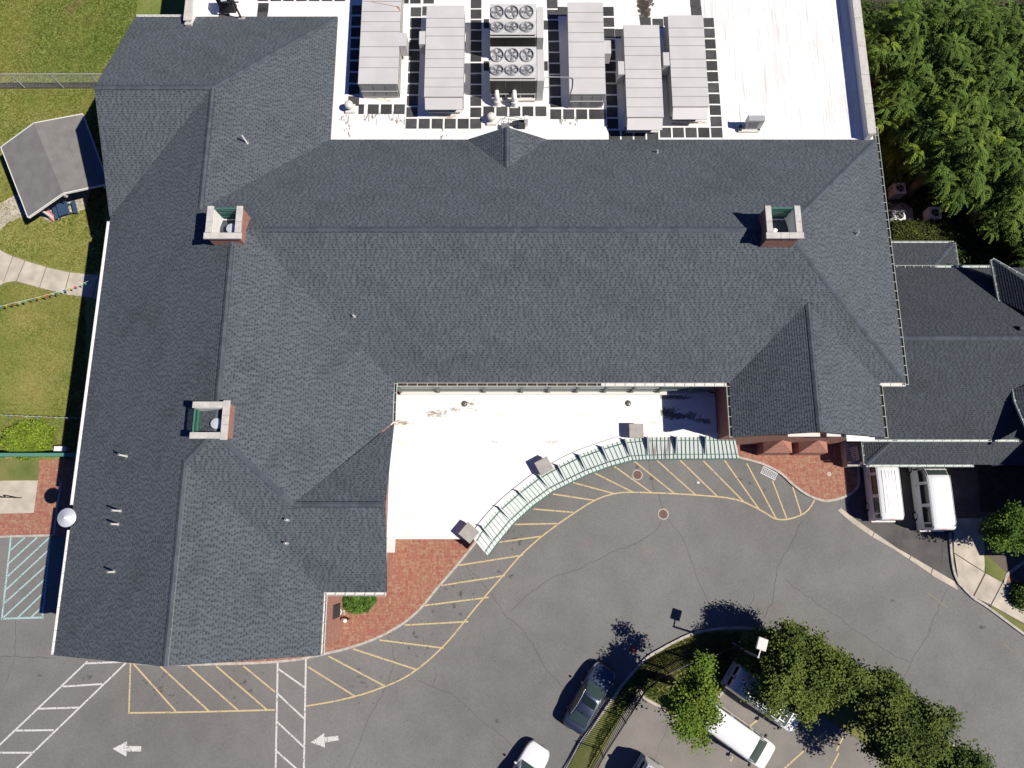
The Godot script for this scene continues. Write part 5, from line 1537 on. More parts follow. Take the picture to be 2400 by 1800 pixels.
func roof_plant() -> void:
	air_handler("long grey air handler at deck's west end, rust streak on top, box on east side", -10.97, -8.13, -40.0, -31.6, [100, 120, 120, 120, 115, 175, 120, 120, 185], false, 1.0, 0.5)
	air_handler("long grey air handler just west of the fan units, sloping hood at south end", -6.24, -3.47, -38.1, -30.58, [175, 120, 115, 180, 115, 115, 135, 115, 125], true, -1.0, -1.1)
	air_handler("long grey air handler just east of the fan units, filter panels at south end", 4.06, 6.65, -38.36, -30.79, [125, 115, 125, 110, 180, 115, 125, 185], false, 1.0, -0.1)
	air_handler("hooded grey air handler set furthest south, beside two others right of fan units", 8.08, 10.68, -36.46, -28.97, [175, 115, 120, 180, 120, 120, 125, 120, 130], true, -1.0, -0.25)
	air_handler("easternmost grey air handler, hooded, with pad walkway along its east side", 11.34, 13.92, -37.28, -29.81, [175, 120, 115, 175, 115, 125, 125, 115, 130], true, -1.0, -0.15)
	chiller("six fan condenser unit nearer the shingle roof, dark coils facing south", -33.95, -31.45, true)
	chiller("six fan condenser unit at the photo's top edge, behind the front one", -37.44, -34.92, false)
	# rust running over the west air handler's roof panels
	var rs: Node3D = get_node("air_handler")
	var rl := MB.new()
	rl.bar(Vector3(-10.21, 9.21, -38.36), Vector3(-8.16, 9.21, -37.92), 0.035, 0.006)
	rl.bar(Vector3(-8.41, 9.21, -38), Vector3(-8.15, 9.21, -37.67), 0.09, 0.006)
	wpart(rs, "rust_streak", rl.mesh(), plain(Color(0.28, 0.13, 0.06), 0.9))
	var domes := [["round white exhaust vent standing alone west of the air handlers", Vector3(-11.82, 7.46, -30.72)], ["round white exhaust vent by the small roof gable", Vector3(-1.49, 7.46, -29.75)]]
	for q in domes:
		var n := thing("exhaust_vent", q[0], "roof vent", q[1], 0.0, "white exhaust vents")
		part(n, "base_curb", box_mesh(Vector3(0, 0.1, 0), Vector3(0.7, 0.2, 0.7), 0.02), M.dull_white)
		part(n, "neck", tube_mesh([Vector3(0, 0.2, 0), Vector3(0, 0.55, 0)], 0.2, 18), M.dull_white)
		var mb := MB.new()
		mb.lathe(Vector3(0, 0.5, 0), [v(0.27, 0), v(0.30, 0.04), v(0.30, 0.2), v(0.27, 0.27), v(0.17, 0.34), v(0.0, 0.37)], 22)
		part(n, "cap", mb.mesh(), M.dull_white)
	for q in [["white elbow pipe in front of fan unit, the western of two", Vector3(-1.1, 7.46, -31.14)], ["white elbow pipe in front of fan unit, the eastern of two", Vector3(0.16, 7.46, -31.07)]]:
		var n := thing("elbow_pipe", q[0], "pipe", q[1], 0.0, "white elbow pipes")
		part(n, "foot_plate", box_mesh(Vector3(0, 0.04, 0), Vector3(0.6, 0.08, 0.5), 0.01), M.dull_white)
		part(n, "riser", tube_mesh([Vector3(0, 0, 0), Vector3(0, 0.9, 0), Vector3(0, 1.15, -0.12), Vector3(0, 1.2, -0.4), Vector3(0, 1.2, -0.7)], [0.22, 0.2, 0.17, 0.15, 0.14], 14), M.white)
		part(n, "valve_collar", tube_mesh([Vector3(0, 0.45, 0), Vector3(0, 0.62, 0)], 0.25, 14), M.white)
	# small pump set by the little gable
	var n := thing("pump_set", "small black pump with white post and conduits north of the little roof gable", "pump", Vector3(0.47, 7.46, -29.36))
	part(n, "motor_box", box_mesh(Vector3(0.22, 0.25, 0), Vector3(0.55, 0.5, 0.5), 0.04), M.dark)
	part(n, "post", box_mesh(Vector3(0.55, 0.5, -0.1), Vector3(0.3, 1.0, 0.3), 0.02), M.white)
	part(n, "valve_box", box_mesh(Vector3(-0.35, 0.15, -0.1), Vector3(0.22, 0.3, 0.3), 0.03), M.dark)
	part(n, "junction_box", box_mesh(Vector3(-0.95, 0.2, 0.15), Vector3(0.6, 0.4, 0.35), 0.03), M.grey_metal)
	part(n, "conduit", tube_mesh([Vector3(-1.2, 0.05, 0.2), Vector3(-1.25, 0.35, -0.2), Vector3(-0.9, 0.5, -0.5), Vector3(-0.2, 0.4, -0.5), Vector3(0.3, 0.3, -0.4)], 0.025, 6), M.grey_metal)
	part(n, "conduit", tube_mesh([Vector3(-0.75, 0.4, 0.1), Vector3(-0.7, 0.5, -0.3), Vector3(-0.4, 0.3, -0.2)], 0.025, 6), M.dark)
	# pipe from the condenser to the next air handler
	n = thing("gas_pipe", "thin grey pipe crossing from fan unit to air handler", "pipe", Vector3(2.69, 7.46, -33.37))
	wpart(n, "pipe", tube_mesh([Vector3(2.28, 9.2, -32.09), Vector3(2.74, 9.2, -32.19), Vector3(4.19, 9.27, -32.1), Vector3(4.37, 9.27, -31.93), Vector3(4.33, 9.27, -31.28), Vector3(4.17, 9.27, -30.74)], 0.035, 8), M.galv)
	wpart(n, "support", tube_mesh([Vector3(2.31, 9.2, -32.05), Vector3(2.3, 7.46, -32.16)], 0.03, 8), M.galv)
	# fold-out condenser by itself on the east of the deck
	n = thing("roof_condenser", "small grey condenser with louvred front alone on white roof's east part", "condenser", Vector3(17.3, 7.46, -29.09), 0.0)
	part(n, "skid", box_mesh(Vector3(-0.1, 0.12, 0.1), Vector3(1.55, 0.1, 0.32), 0.02), M.dull_white)
	part(n, "skid_foot", box_mesh(Vector3(-0.75, 0.16, 0), Vector3(0.2, 0.32, 0.42), 0.03), M.dark)
	part(n, "skid_foot", box_mesh(Vector3(0.6, 0.1, 0), Vector3(0.2, 0.2, 0.35), 0.03), M.dark)
	var b := MB.new()
	b.cbox(Vector3(0.12, 0.75, -0.12), Vector3(1.15, 1.1, 0.42), 0.03)
	part(n, "case", b.mesh(), M.galv)
	for k in 7:
		part(n, "louvre", box_mesh(Vector3(0.02, 0.42 + k * 0.12, 0.1), Vector3(0.8, 0.03, 0.05)), M.grey_metal)
	part(n, "lid_flap", box_mesh(Vector3(-0.48, 1.0, -0.1), Vector3(0.05, 0.75, 0.5), 0.01), M.galv)
	# antenna mast with boxes at the top of the frame
	n = thing("antenna_mast", "dark antenna mast with equipment panels on the north west plant deck", "antenna", Vector3(-20.41, 7.46, -38.36))
	part(n, "foot_block", box_mesh(Vector3(0.05, 0.1, 0.05), Vector3(0.5, 0.2, 0.35), 0.02), M.capstone)
	part(n, "mast", tube_mesh([Vector3(0, 0.1, 0), Vector3(0, 2.0, 0)], 0.07, 10), M.dark)
	part(n, "cross_arm", tube_mesh([Vector3(-0.75, 1.75, 0), Vector3(0.4, 1.75, 0)], 0.05, 8), M.dark)
	part(n, "brace", tube_mesh([Vector3(0, 0.3, 0), Vector3(0.1, 1.75, 0.1)], 0.03, 8), M.dark)
	for q in [Vector3(-0.7, 2.0, -0.25), Vector3(-0.2, 2.05, -0.4), Vector3(0.35, 2.1, -0.55)]:
		var mb := MB.new()
		mb.cbox(q, Vector3(0.42, 0.62, 0.16), 0.03, Basis.from_euler(Vector3(-0.9, 0.2, 0)))
		part(n, "equipment_panel", mb.mesh(), M.bright)
	part(n, "cabinet", box_mesh(Vector3(-0.95, 0.8, -0.8), Vector3(1.1, 1.4, 0.6), 0.03), M.dark)

# ------------------------------------------------------------------ things on the ground
func street_things() -> void:
	# stack with conical cap at the west eave
	var n := thing("flue_stack", "metal flue stack with conical silver cap at the west eave", "flue", Vector3(-28.41, 8.2, -1.32) * Vector3(1, 0, 1))
	part(n, "pipe", tube_mesh([Vector3(0, 0, 0), Vector3(0, 7.7, 0)], 0.28, 20), M.galv)
	for y in [1.5, 3.5, 5.5]:
		part(n, "pipe_band", tube_mesh([Vector3(0, y, 0), Vector3(0, y + 0.08, 0)], 0.3, 20), M.galv)
	var mb := MB.new()
	mb.lathe(Vector3(0, 7.9, 0), [v(0.0, -0.02), v(0.56, 0.0), v(0.6, 0.03), v(0.02, 0.34), v(0.0, 0.345)], 30)
	part(n, "conical_cap", mb.mesh(), M.bright)
	for k in 3:
		var an := TAU * k / 3.0 + 0.3
		part(n, "cap_strut", tube_mesh([Vector3(cos(an) * 0.27, 7.55, sin(an) * 0.27), Vector3(cos(an) * 0.4, 7.95, sin(an) * 0.4)], 0.02, 6), M.galv)
	part(n, "wall_saddle", box_mesh(Vector3(0.55, 7.4, 0), Vector3(0.7, 0.1, 0.9), 0.02), M.dark)
	# lamp on the island
	var lb := Vector3(15.93, 5.5, 7.48)
	n = thing("street_lamp", "tall street lamp with square white head over the planted island", "street lamp", Vector3(lb.x, 0, lb.z))
	var dirv := Vector3(0.32, 0, -0.95).normalized()
	part(n, "pole", tube_mesh([Vector3(0, 0, 0), Vector3(0, 5.4, 0)], [0.1, 0.07], 12), M.grey_metal)
	part(n, "base_cover", tube_mesh([Vector3(0, 0, 0), Vector3(0, 0.3, 0)], 0.2, 12), M.kerb)
	part(n, "arm", tube_mesh([Vector3(0, 5.35, 0), dirv * 0.5 + Vector3(0, 5.42, 0)], 0.045, 8), M.white)
	var hb := MB.new()
	hb.cbox(dirv * 0.86 + Vector3(0, 5.45, 0), Vector3(0.66, 0.16, 0.78), 0.04, Basis(Vector3.UP, atan2(-dirv.x, -dirv.z)))
	part(n, "lamp_head", hb.mesh(), M.dull_white)
	# manholes and drains
	for q in [["round rusty manhole cover between the yellow hatch lines", Vector3(9.5, 0, -4.73), 0.40], ["round rusty manhole cover in the middle of the open asphalt", Vector3(11.32, 0, -1.8), 0.41]]:
		n = thing("manhole", q[0], "manhole", q[1], 0.0, "manhole covers")
		var rad: float = q[2]
		var m2 := MB.new()
		m2.lathe(Vector3.ZERO, [v(rad, 0.0), v(rad, 0.016), v(rad - 0.07, 0.018), v(rad - 0.08, 0.012)], 28)
		part(n, "collar_ring", m2.mesh(), M.kerb)
		m2 = MB.new()
		m2.lathe(Vector3.ZERO, [v(rad - 0.08, 0.0), v(rad - 0.08, 0.014), v(0.0, 0.016)], 28)
		part(n, "lid", m2.mesh(), M.iron)
		m2 = MB.new()
		for k in 9:
			var an := TAU * k / 9.0
			m2.bar(Vector3(cos(an) * 0.07, 0.018, sin(an) * 0.07), Vector3(cos(an) * (rad - 0.13), 0.018, sin(an) * (rad - 0.13)), 0.03, 0.012)
		part(n, "lid_ribs", m2.mesh(), M.iron)
	n = thing("manhole", "small pale service cover set in the brick pavers beside parking bays", "manhole", Vector3(23.96, 0.13, -4.78), 0.0, "manhole covers")
	var m3 := MB.new()
	m3.lathe(Vector3.ZERO, [v(0.17, 0), v(0.17, 0.012), v(0.0, 0.014)], 20)
	part(n, "lid", m3.mesh(), M.concrete)
	m3 = MB.new()
	m3.lathe(Vector3.ZERO, [v(0.09, 0.012), v(0.09, 0.022), v(0.0, 0.023)], 16)
	part(n, "lid_knob", m3.mesh(), M.kerb)
	var ga := Vector3(18.93, 0, -5.15)
	var gb := Vector3(20.02, 0, -4.57)
	n = thing("storm_grate", "rectangular storm drain grate against the curved kerb", "drain", (ga + gb) * 0.5, 0.0)
	n.rotation.y = -atan2(gb.z - ga.z, gb.x - ga.x)
	part(n, "pit", box_mesh(Vector3(0, 0.004, 0), Vector3(1.1, 0.008, 0.5)), M.black)
	part(n, "frame", box_mesh(Vector3(0, 0.012, -0.27), Vector3(1.22, 0.02, 0.07)), M.galv)
	part(n, "frame", box_mesh(Vector3(0, 0.012, 0.27), Vector3(1.22, 0.02, 0.07)), M.galv)
	for s in [-1.0, 0.0, 1.0]:
		part(n, "cross_bar", box_mesh(Vector3(0, 0.016, s * 0.12), Vector3(1.1, 0.016, 0.035)), M.galv)
	for k in 9:
		part(n, "grate_bar", box_mesh(Vector3(-0.56 + k * 0.14, 0.014, 0), Vector3(0.06, 0.02, 0.5)), M.galv)
	# cone
	n = thing("traffic_cone", "orange red traffic cone at the edge of tree shadow", "traffic cone", Vector3(8.75, 0, 7.81))
	part(n, "base", box_mesh(Vector3(0, 0.02, 0), Vector3(0.38, 0.04, 0.38), 0.01), M.red)
	m3 = MB.new()
	m3.lathe(Vector3(0, 0.04, 0), [v(0.15, 0), v(0.035, 0.68), v(0.0, 0.69)], 18)
	part(n, "body", m3.mesh(), plain(Color(0.55, 0.045, 0.02), 0.55))
	m3 = MB.new()
	m3.lathe(Vector3(0, 0.04, 0), [v(0.112, 0.26), v(0.09, 0.39)], 18)
	part(n, "collar", m3.mesh(), M.white)
	n = thing("paper_scrap", "crumpled white scrap of paper on the asphalt inside the hatching", "litter", Vector3(14.06, 0, -4.15))
	m3 = MB.new()
	m3.tri(Vector3(-0.1, 0.01, 0.06), Vector3(0.09, 0.02, 0.08), Vector3(0.02, 0.07, -0.08))
	m3.tri(Vector3(-0.1, 0.01, 0.06), Vector3(0.02, 0.07, -0.08), Vector3(-0.07, 0.03, -0.1))
	m3.tri(Vector3(0.09, 0.02, 0.08), Vector3(0.12, 0.01, -0.04), Vector3(0.02, 0.07, -0.08))
	part(n, "sheet", m3.mesh(), M.white)
	# white globe lamp by the south wing, and an urn in its niche
	var gp := Vector3(-11.8, 1.5, 5.65)
	n = thing("globe_lamp", "small black post with white globe beside the grassy shrub", "lamp post", Vector3(gp.x, 0.12, gp.z))
	part(n, "post", tube_mesh([Vector3(0, 0, 0), Vector3(0, 1.25, 0)], 0.06, 10), M.dark)
	m3 = MB.new()
	m3.lathe(Vector3(0, 1.38, 0), [v(0.0, -0.15), v(0.1, -0.12), v(0.15, 0.0), v(0.1, 0.12), v(0.0, 0.15)], 16)
	part(n, "globe", m3.mesh(), M.white)
	var up := Vector3(-12.44, 1.2, 5.08)
	n = thing("stone_urn", "white stone urn before the dark niche in south wing wall", "urn", Vector3(up.x, 0.12, up.z))
	m3 = MB.new()
	m3.lathe(Vector3.ZERO, [v(0.28, 0), v(0.28, 0.1), v(0.14, 0.2), v(0.12, 0.6), v(0.3, 0.85), v(0.33, 1.1), v(0.28, 1.14), v(0.24, 1.05), v(0.0, 1.02)], 20)
	part(n, "bowl", m3.mesh(), M.dull_white)
	part(n, "plinth", box_mesh(Vector3(0, 0.04, 0), Vector3(0.66, 0.1, 0.66), 0.02), M.capstone)
	picnic_shelter()
	fences()
	bunting("string of coloured pennants running from building across concrete path", [Vector3(-31.46, 2.6, -19.67), Vector3(-33.45, 2.3, -19.03), Vector3(-35.55, 2.2, -18.34), Vector3(-37.56, 2.25, -17.77), Vector3(-40.19, 2.5, -16.97)], 0.42)
	bunting("string of coloured pennants above the lawn beside the round bush", [Vector3(-32.02, 1.5, -8.83), Vector3(-33.65, 1.35, -8.89), Vector3(-35.98, 1.25, -9), Vector3(-38.53, 1.3, -9.12), Vector3(-39.75, 1.4, -9.17)], 0.42)
	# bench box, rack
	var bb := Vector3(-34.1, 0.6, -6.63)
	n = thing("storage_bench", "white storage bench with black frame behind the green fence", "bench", Vector3(bb.x, 0.05, bb.z))
	part(n, "lid", box_mesh(Vector3(-0.24, 0.58, 0), Vector3(0.46, 0.06, 0.4), 0.02), M.white)
	part(n, "lid", box_mesh(Vector3(0.24, 0.58, 0), Vector3(0.46, 0.06, 0.4), 0.02), M.white)
	part(n, "body", box_mesh(Vector3(0, 0.3, 0), Vector3(0.9, 0.5, 0.36), 0.02), M.dull_white)
	for q in [v(-0.5, -0.22), v(0.5, -0.22), v(-0.5, 0.22), v(0.5, 0.22)]:
		part(n, "leg", tube_mesh([Vector3(q.x, 0, q.y), Vector3(q.x, 0.66, q.y)], 0.03, 8), M.dark)
	part(n, "back_rail", tube_mesh([Vector3(-0.5, 0.66, -0.22), Vector3(0.5, 0.66, -0.22)], 0.03, 8), M.dark)
	n = thing("bike_rack", "black wave bike rack bolted to the concrete pad", "bike rack", Vector3(-38.16, 0.07, -3.13))
	var wave := []
	for k in 49:
		var f := k / 48.0
		wave.append(Vector3(-2.4 + f * 3.5, 0.42 + 0.4 * cos(f * TAU * 3.5), 0.02 + 0.1 * f))
	part(n, "wave_tube", tube_mesh(wave, 0.04, 8), M.black)
	part(n, "foot_bar", tube_mesh([Vector3(-2.5, 0.03, 0.02), Vector3(1.35, 0.03, 0.12)], 0.03, 8), M.black)
	# ground condensers east of the school
	ground_condenser("tall condenser coloured dark for tree shade by the east wall, single black fan", Vector3(Vector3(31.37, 1.2, -27.71).x, 0, Vector3(31.37, 1.2, -27.71).z), Vector3(0.95, 1.15, 0.95), 1, true)
	ground_condenser("low white condenser with two fans half under the east eave", Vector3(Vector3(30.83, 0.9, -25.5).x, 0, Vector3(30.83, 0.9, -25.5).z), Vector3(1.75, 0.85, 0.85), 2, false)
	ground_condenser("white condenser with one fan standing apart beside the clipped hedge", Vector3(Vector3(34.12, 0.9, -25.69).x, 0, Vector3(34.12, 0.9, -25.69).z), Vector3(0.95, 0.9, 0.98), 1, false)
	struct("equipment_slab", prism_mesh([v(30.25, -27.11), v(32.18, -27.04), v(32.9, -26.58), v(32.86, -25.41), v(30.05, -25.29)], -0.05, 0.1), M.concrete)
	n = thing("white_railing", "white metal railing lying between the hedge and the small hip roof", "railing", Vector3(31.31, 1, -23.32) * Vector3(1, 0, 1))
	for y in [0.35, 1.0]:
		part(n, "rail", tube_mesh([Vector3(-1.1, y, 0), Vector3(0.95, y, 0)], 0.035, 8), M.white)
	for k in 12:
		part(n, "baluster", tube_mesh([Vector3(-1.05 + k * 0.18, 0.0, 0), Vector3(-1.05 + k * 0.18, 1.0, 0)], 0.02, 6), M.white)

func ground_condenser(label: String, at: Vector3, s: Vector3, fans: int, dark: bool) -> void:
	var n := thing("ground_condenser", label, "condenser", at + Vector3(0, 0.1, 0), 0.0, "condensers on the ground east of the school")
	part(n, "case", box_mesh(Vector3(0, s.y * 0.5, 0), s, 0.03), M.capstone if dark else M.white)  # the dark one has leaf shade painted into its case colour
	part(n, "top_plate", box_mesh(Vector3(0, s.y + 0.012, 0), Vector3(s.x + 0.04, 0.03, s.z + 0.04), 0.01), M.dull_white if dark else M.white)
	for f in fans:
		var x := 0.0 if fans == 1 else (-0.42 + 0.86 * f)
		var g := group_node(n, "fan", Vector3(x, s.y + 0.03, 0))
		var mb := MB.new()
		mb.lathe(Vector3.ZERO, [v(0.35, 0), v(0.33, 0.03), v(0.31, 0.03), v(0.31, 0.0)], 22)
		part(g, "ring", mb.mesh(), M.galv)
		part(g, "well", tube_mesh([Vector3(0, -0.02, 0), Vector3(0, 0.006, 0)], 0.31, 22), M.black)
		for k in 3:
			var an := TAU * k / 3.0 + 0.4 * f
			var d := Vector3(cos(an), 0, sin(an))
			var t := Vector3(-sin(an), 0, cos(an))
			var b := MB.new()
			b.quad(d * 0.06 + Vector3(0, 0.012, 0), d * 0.06 + t * 0.08 + Vector3(0, 0.02, 0), d * 0.28 + t * 0.16 + Vector3(0, 0.03, 0), d * 0.28 - t * 0.08 + Vector3(0, 0.012, 0))
			part(g, "blade", b.mesh(), M.grey_metal)
		part(g, "hub", tube_mesh([Vector3(0, 0.0, 0), Vector3(0, 0.035, 0)], 0.07, 10), M.grey_metal)
	for k in 5:
		part(n, "side_louvre", box_mesh(Vector3(0, 0.2 + k * (s.y - 0.35) / 4.0, s.z * 0.5 + 0.01), Vector3(s.x - 0.14, 0.03, 0.03)), M.grey_metal)

func picnic_shelter() -> void:
	var n := thing("picnic_shelter", "open picnic shelter with weathered grey gable roof on west lawn", "shelter", Vector3(-38.13, 0, -30.16))
	var he := 2.55
	var a := Vector3(-40.85, 2.55, -30.6)
	var b := Vector3(-37.82, 2.55, -24.57)
	var c := Vector3(-31.94, 2.55, -27.44)
	var d := Vector3(-34.74, 2.55, -33.54)
	var r0 := Vector3(-37.97, 3.3, -32.25)
	var r1 := Vector3(-34.88, 3.3, -26.21)
	var dn := Vector3(0, -0.1, 0)
	for q in [[a, b, r1, r0], [r0, r1, c, d]]:
		var mb := MB.new()
		mb.quad(q[0], q[1], q[2], q[3])
		mb.quad(q[3] + dn, q[2] + dn, q[1] + dn, q[0] + dn)
		wpart(n, "roof_slope", mb.mesh(), M.oldroof)
		# roll roofing laps
		for k in 5:
			var f := (k + 1) / 6.0
			var lp := MB.new()
			lp.bar((q[0] as Vector3).lerp(q[3], f) + Vector3(0, 0.003, 0), (q[1] as Vector3).lerp(q[2], f) + Vector3(0, 0.003, 0), 0.02, 0.008)
			wpart(n, "roofing_lap", lp.mesh(), M.oldroof)
	for q in [[a, b], [b, r1], [r1, c], [c, d], [d, r0], [r0, a]]:
		var mb := MB.new()
		var out: Vector3 = ((q[0] + q[1]) * 0.5 - (r0 + r1) * 0.5) * Vector3(1, 0, 1)
		out = out.normalized() * 0.03
		mb.bar(q[0] + out + Vector3(0, -0.06, 0), q[1] + out + Vector3(0, -0.06, 0), 0.05, 0.2)
		wpart(n, "fascia", mb.mesh(), M.white)
	for q in [a, b, c, d, a.lerp(b, 0.5), c.lerp(d, 0.5)]:
		var p: Vector3 = q
		p = p.lerp((r0 + r1) * 0.5, 0.22)
		wpart(n, "post", box_mesh(Vector3(p.x, he * 0.5, p.z), Vector3(0.16, he, 0.16), 0.02), M.white)
	for k in 5:
		var p := r1 + Vector3(0.12 * (k - 2), -0.55 + 0.12 * absf(k - 2), 0.1)
		wpart(n, "gable_brace", tube_mesh([r1 + Vector3(0, -0.1, 0.05), p], 0.025, 6), M.dull_white)
	# table with its benches under the south edge
	var tp := Vector3(-36.42, 0.75, -26.17)
	var ang := 0.36
	var t := thing("picnic_table", "blue coated picnic table with two benches under shelter's south edge", "picnic table", Vector3(tp.x, 0.06, tp.z), ang)
	for k in 5:
		part(t, "table_board", box_mesh(Vector3(-0.36 + k * 0.18, 0.72, 0), Vector3(0.165, 0.05, 1.1), 0.01), M.blue_coat)
	for s in [-1.0, 1.0]:
		part(t, "bench_board", box_mesh(Vector3(s * 0.78, 0.45, 0), Vector3(0.34, 0.05, 1.1), 0.01), M.blue_coat)
		for z in [-0.4, 0.4]:
			part(t, "leg", tube_mesh([Vector3(s * 0.25, 0.7, z), Vector3(s * 0.8, 0.0, z)], 0.035, 8), M.dark)
		part(t, "bench_bearer", tube_mesh([Vector3(-0.9, 0.4, s * 0.4), Vector3(0.9, 0.4, s * 0.4)], 0.03, 8), M.dark)
	var sp := Vector3(-37.63, 0.5, -25.81)
	t = thing("toy_slide", "small faded pink slide leaning at the shelter's south edge", "slide", Vector3(sp.x, 0.06, sp.z), 0.75)
	var b1 := MB.new()
	b1.cbox(Vector3(0, 0.5, 0), Vector3(0.36, 0.05, 1.3), 0.02, Basis(Vector3.RIGHT, 0.65))
	part(t, "chute", b1.mesh(), plain(Color(0.42, 0.17, 0.17), 0.5))
	for s in [-0.19, 0.19]:
		var b2 := MB.new()
		b2.cbox(Vector3(s, 0.56, 0), Vector3(0.04, 0.14, 1.3), 0.015, Basis(Vector3.RIGHT, 0.65))
		part(t, "chute_side", b2.mesh(), plain(Color(0.36, 0.14, 0.14), 0.5))
		part(t, "ladder_leg", tube_mesh([Vector3(s, 0.0, -0.65), Vector3(s, 0.92, -0.5)], 0.025, 8), M.white)
	for k in 3:
		part(t, "rung", tube_mesh([Vector3(-0.19, 0.22 + k * 0.24, -0.62 + k * 0.035), Vector3(0.19, 0.22 + k * 0.24, -0.62 + k * 0.035)], 0.02, 6), M.white)

func bunting(label: String, pts: Array, step: float) -> void:
	var n := thing("pennant_string", label, "bunting", pts[2] * Vector3(1, 0, 1), 0.0, "pennant strings on the west lawn")
	wpart(n, "cord", tube_mesh(pts, 0.012, 5), M.white)
	var cols := [plain(Color(0.5, 0.06, 0.09)), plain(Color(0.55, 0.45, 0.02)), plain(Color(0.1, 0.22, 0.42)), plain(Color(0.12, 0.42, 0.22)), plain(Color(0.5, 0.5, 0.5))]
	var k := 0
	for i in pts.size() - 1:
		var a: Vector3 = pts[i]
		var b: Vector3 = pts[i + 1]
		var m := int(a.distance_to(b) / step)
		for j in m:
			var q := a.lerp(b, (j + 0.5) / m)
			var d := (b - a).normalized()
			var sw := Vector3(rng.randf_range(-0.12, 0.12), -0.3, rng.randf_range(0.0, 0.16))
			var mb := MB.new()
			var th := Vector3(0, 0, 0.004)
			mb.tri(q - d * 0.12 + th, q + sw + th, q + d * 0.12 + th)
			mb.tri(q - d * 0.12 - th, q + d * 0.12 - th, q + sw - th)
			wpart(n, "flag", mb.mesh(), cols[k % 5])
			k += 1

func fences() -> void:
	# chain link across the lawn
	var za := Vector2(-41.1, -37.73).y
	var n := thing("chain_link_fence", "chain link fence with grey rail crossing the lawn north west", "fence", Vector3(-38, 0, za))
	var mb := MB.new()
	var x := -56.0
	wpart(n, "top_rail", tube_mesh([Vector3(-58, 1.85, za), Vector3(-28.2, 1.85, za)], 0.045, 8), M.galv)
	for k in 9:
		var px := -55.0 + k * 3.32
		wpart(n, "post", tube_mesh([Vector3(px, 0, za), Vector3(px, 1.9, za)], 0.05, 8), M.galv)
	while x < -28.3:
		mb.bar(Vector3(x, 0.05, za), Vector3(x + 1.8, 1.85, za), 0.006, 0.006)
		mb.bar(Vector3(x + 1.8, 0.05, za + 0.007), Vector3(x, 1.85, za + 0.007), 0.006, 0.006)
		x += 0.16
	var wm := wpart(n, "wire_mesh", mb.mesh(), M.galv)
	wm.set_meta("kind", "stuff")
	M.fence_green = plain(Color(0.085, 0.22, 0.165), 0.5)
	# green board fence between lawn and brick walk
	var zb := Vector2(-36.55, -6.09).y
	n = thing("green_fence", "solid green panel fence between the west lawn and brick walk", "fence", Vector3(-36, 0, zb))
	for k in 7:
		var x0 := -46.0 + k * 2.45
		wpart(n, "panel", box_mesh(Vector3(x0 + 1.2, 1.0, zb), Vector3(2.36, 1.75, 0.04), 0.01), M.fence_green)
		wpart(n, "post", box_mesh(Vector3(x0, 0.93, zb + 0.04), Vector3(0.09, 1.86, 0.09), 0.01), M.dark_green)
	wpart(n, "top_rail", box_mesh(Vector3(-37.5, 1.9, zb + 0.05), Vector3(17.0, 0.06, 0.26), 0.01), M.fence_green)
	# black picket fence round the island
	var line := [v(4.42, 17.27), v(6.15, 14.36), v(7.72, 12.2), v(9.22, 10.11), v(10.81, 9.05), v(12.56, 8.33), v(15.72, 7.37), v(17.84, 8.18)]
	n = thing("picket_fence", "black steel picket fence along the inner side of the grass island", "fence", Vector3(line[2].x, 0.1, line[2].y))
	var hgt := 1.95
	var pick := box_mesh(Vector3(0, hgt * 0.5, 0), Vector3(0.045, hgt, 0.045))
	for i in line.size() - 1:
		var a: Vector2 = line[i]
		var b: Vector2 = line[i + 1]
		for y in [0.2, 1.72, 1.93]:
			var r := MB.new()
			r.bar(Vector3(a.x, y + 0.1, a.y), Vector3(b.x, y + 0.1, b.y), 0.045, 0.05)
			wpart(n, "rail", r.mesh(), M.black)
		wpart(n, "post", box_mesh(Vector3(a.x, 1.1, a.y), Vector3(0.09, 2.1, 0.09), 0.01), M.black)
		var k := int(a.distance_to(b) / 0.135)
		var an := -atan2(b.y - a.y, b.x - a.x)
		for j in range(1, k):
			var q := a.lerp(b, float(j) / k)
			var o := part(n, "picket", pick, M.black)
			o.position = Vector3(q.x, 0.1, q.y) - n.position
			o.rotation.y = an

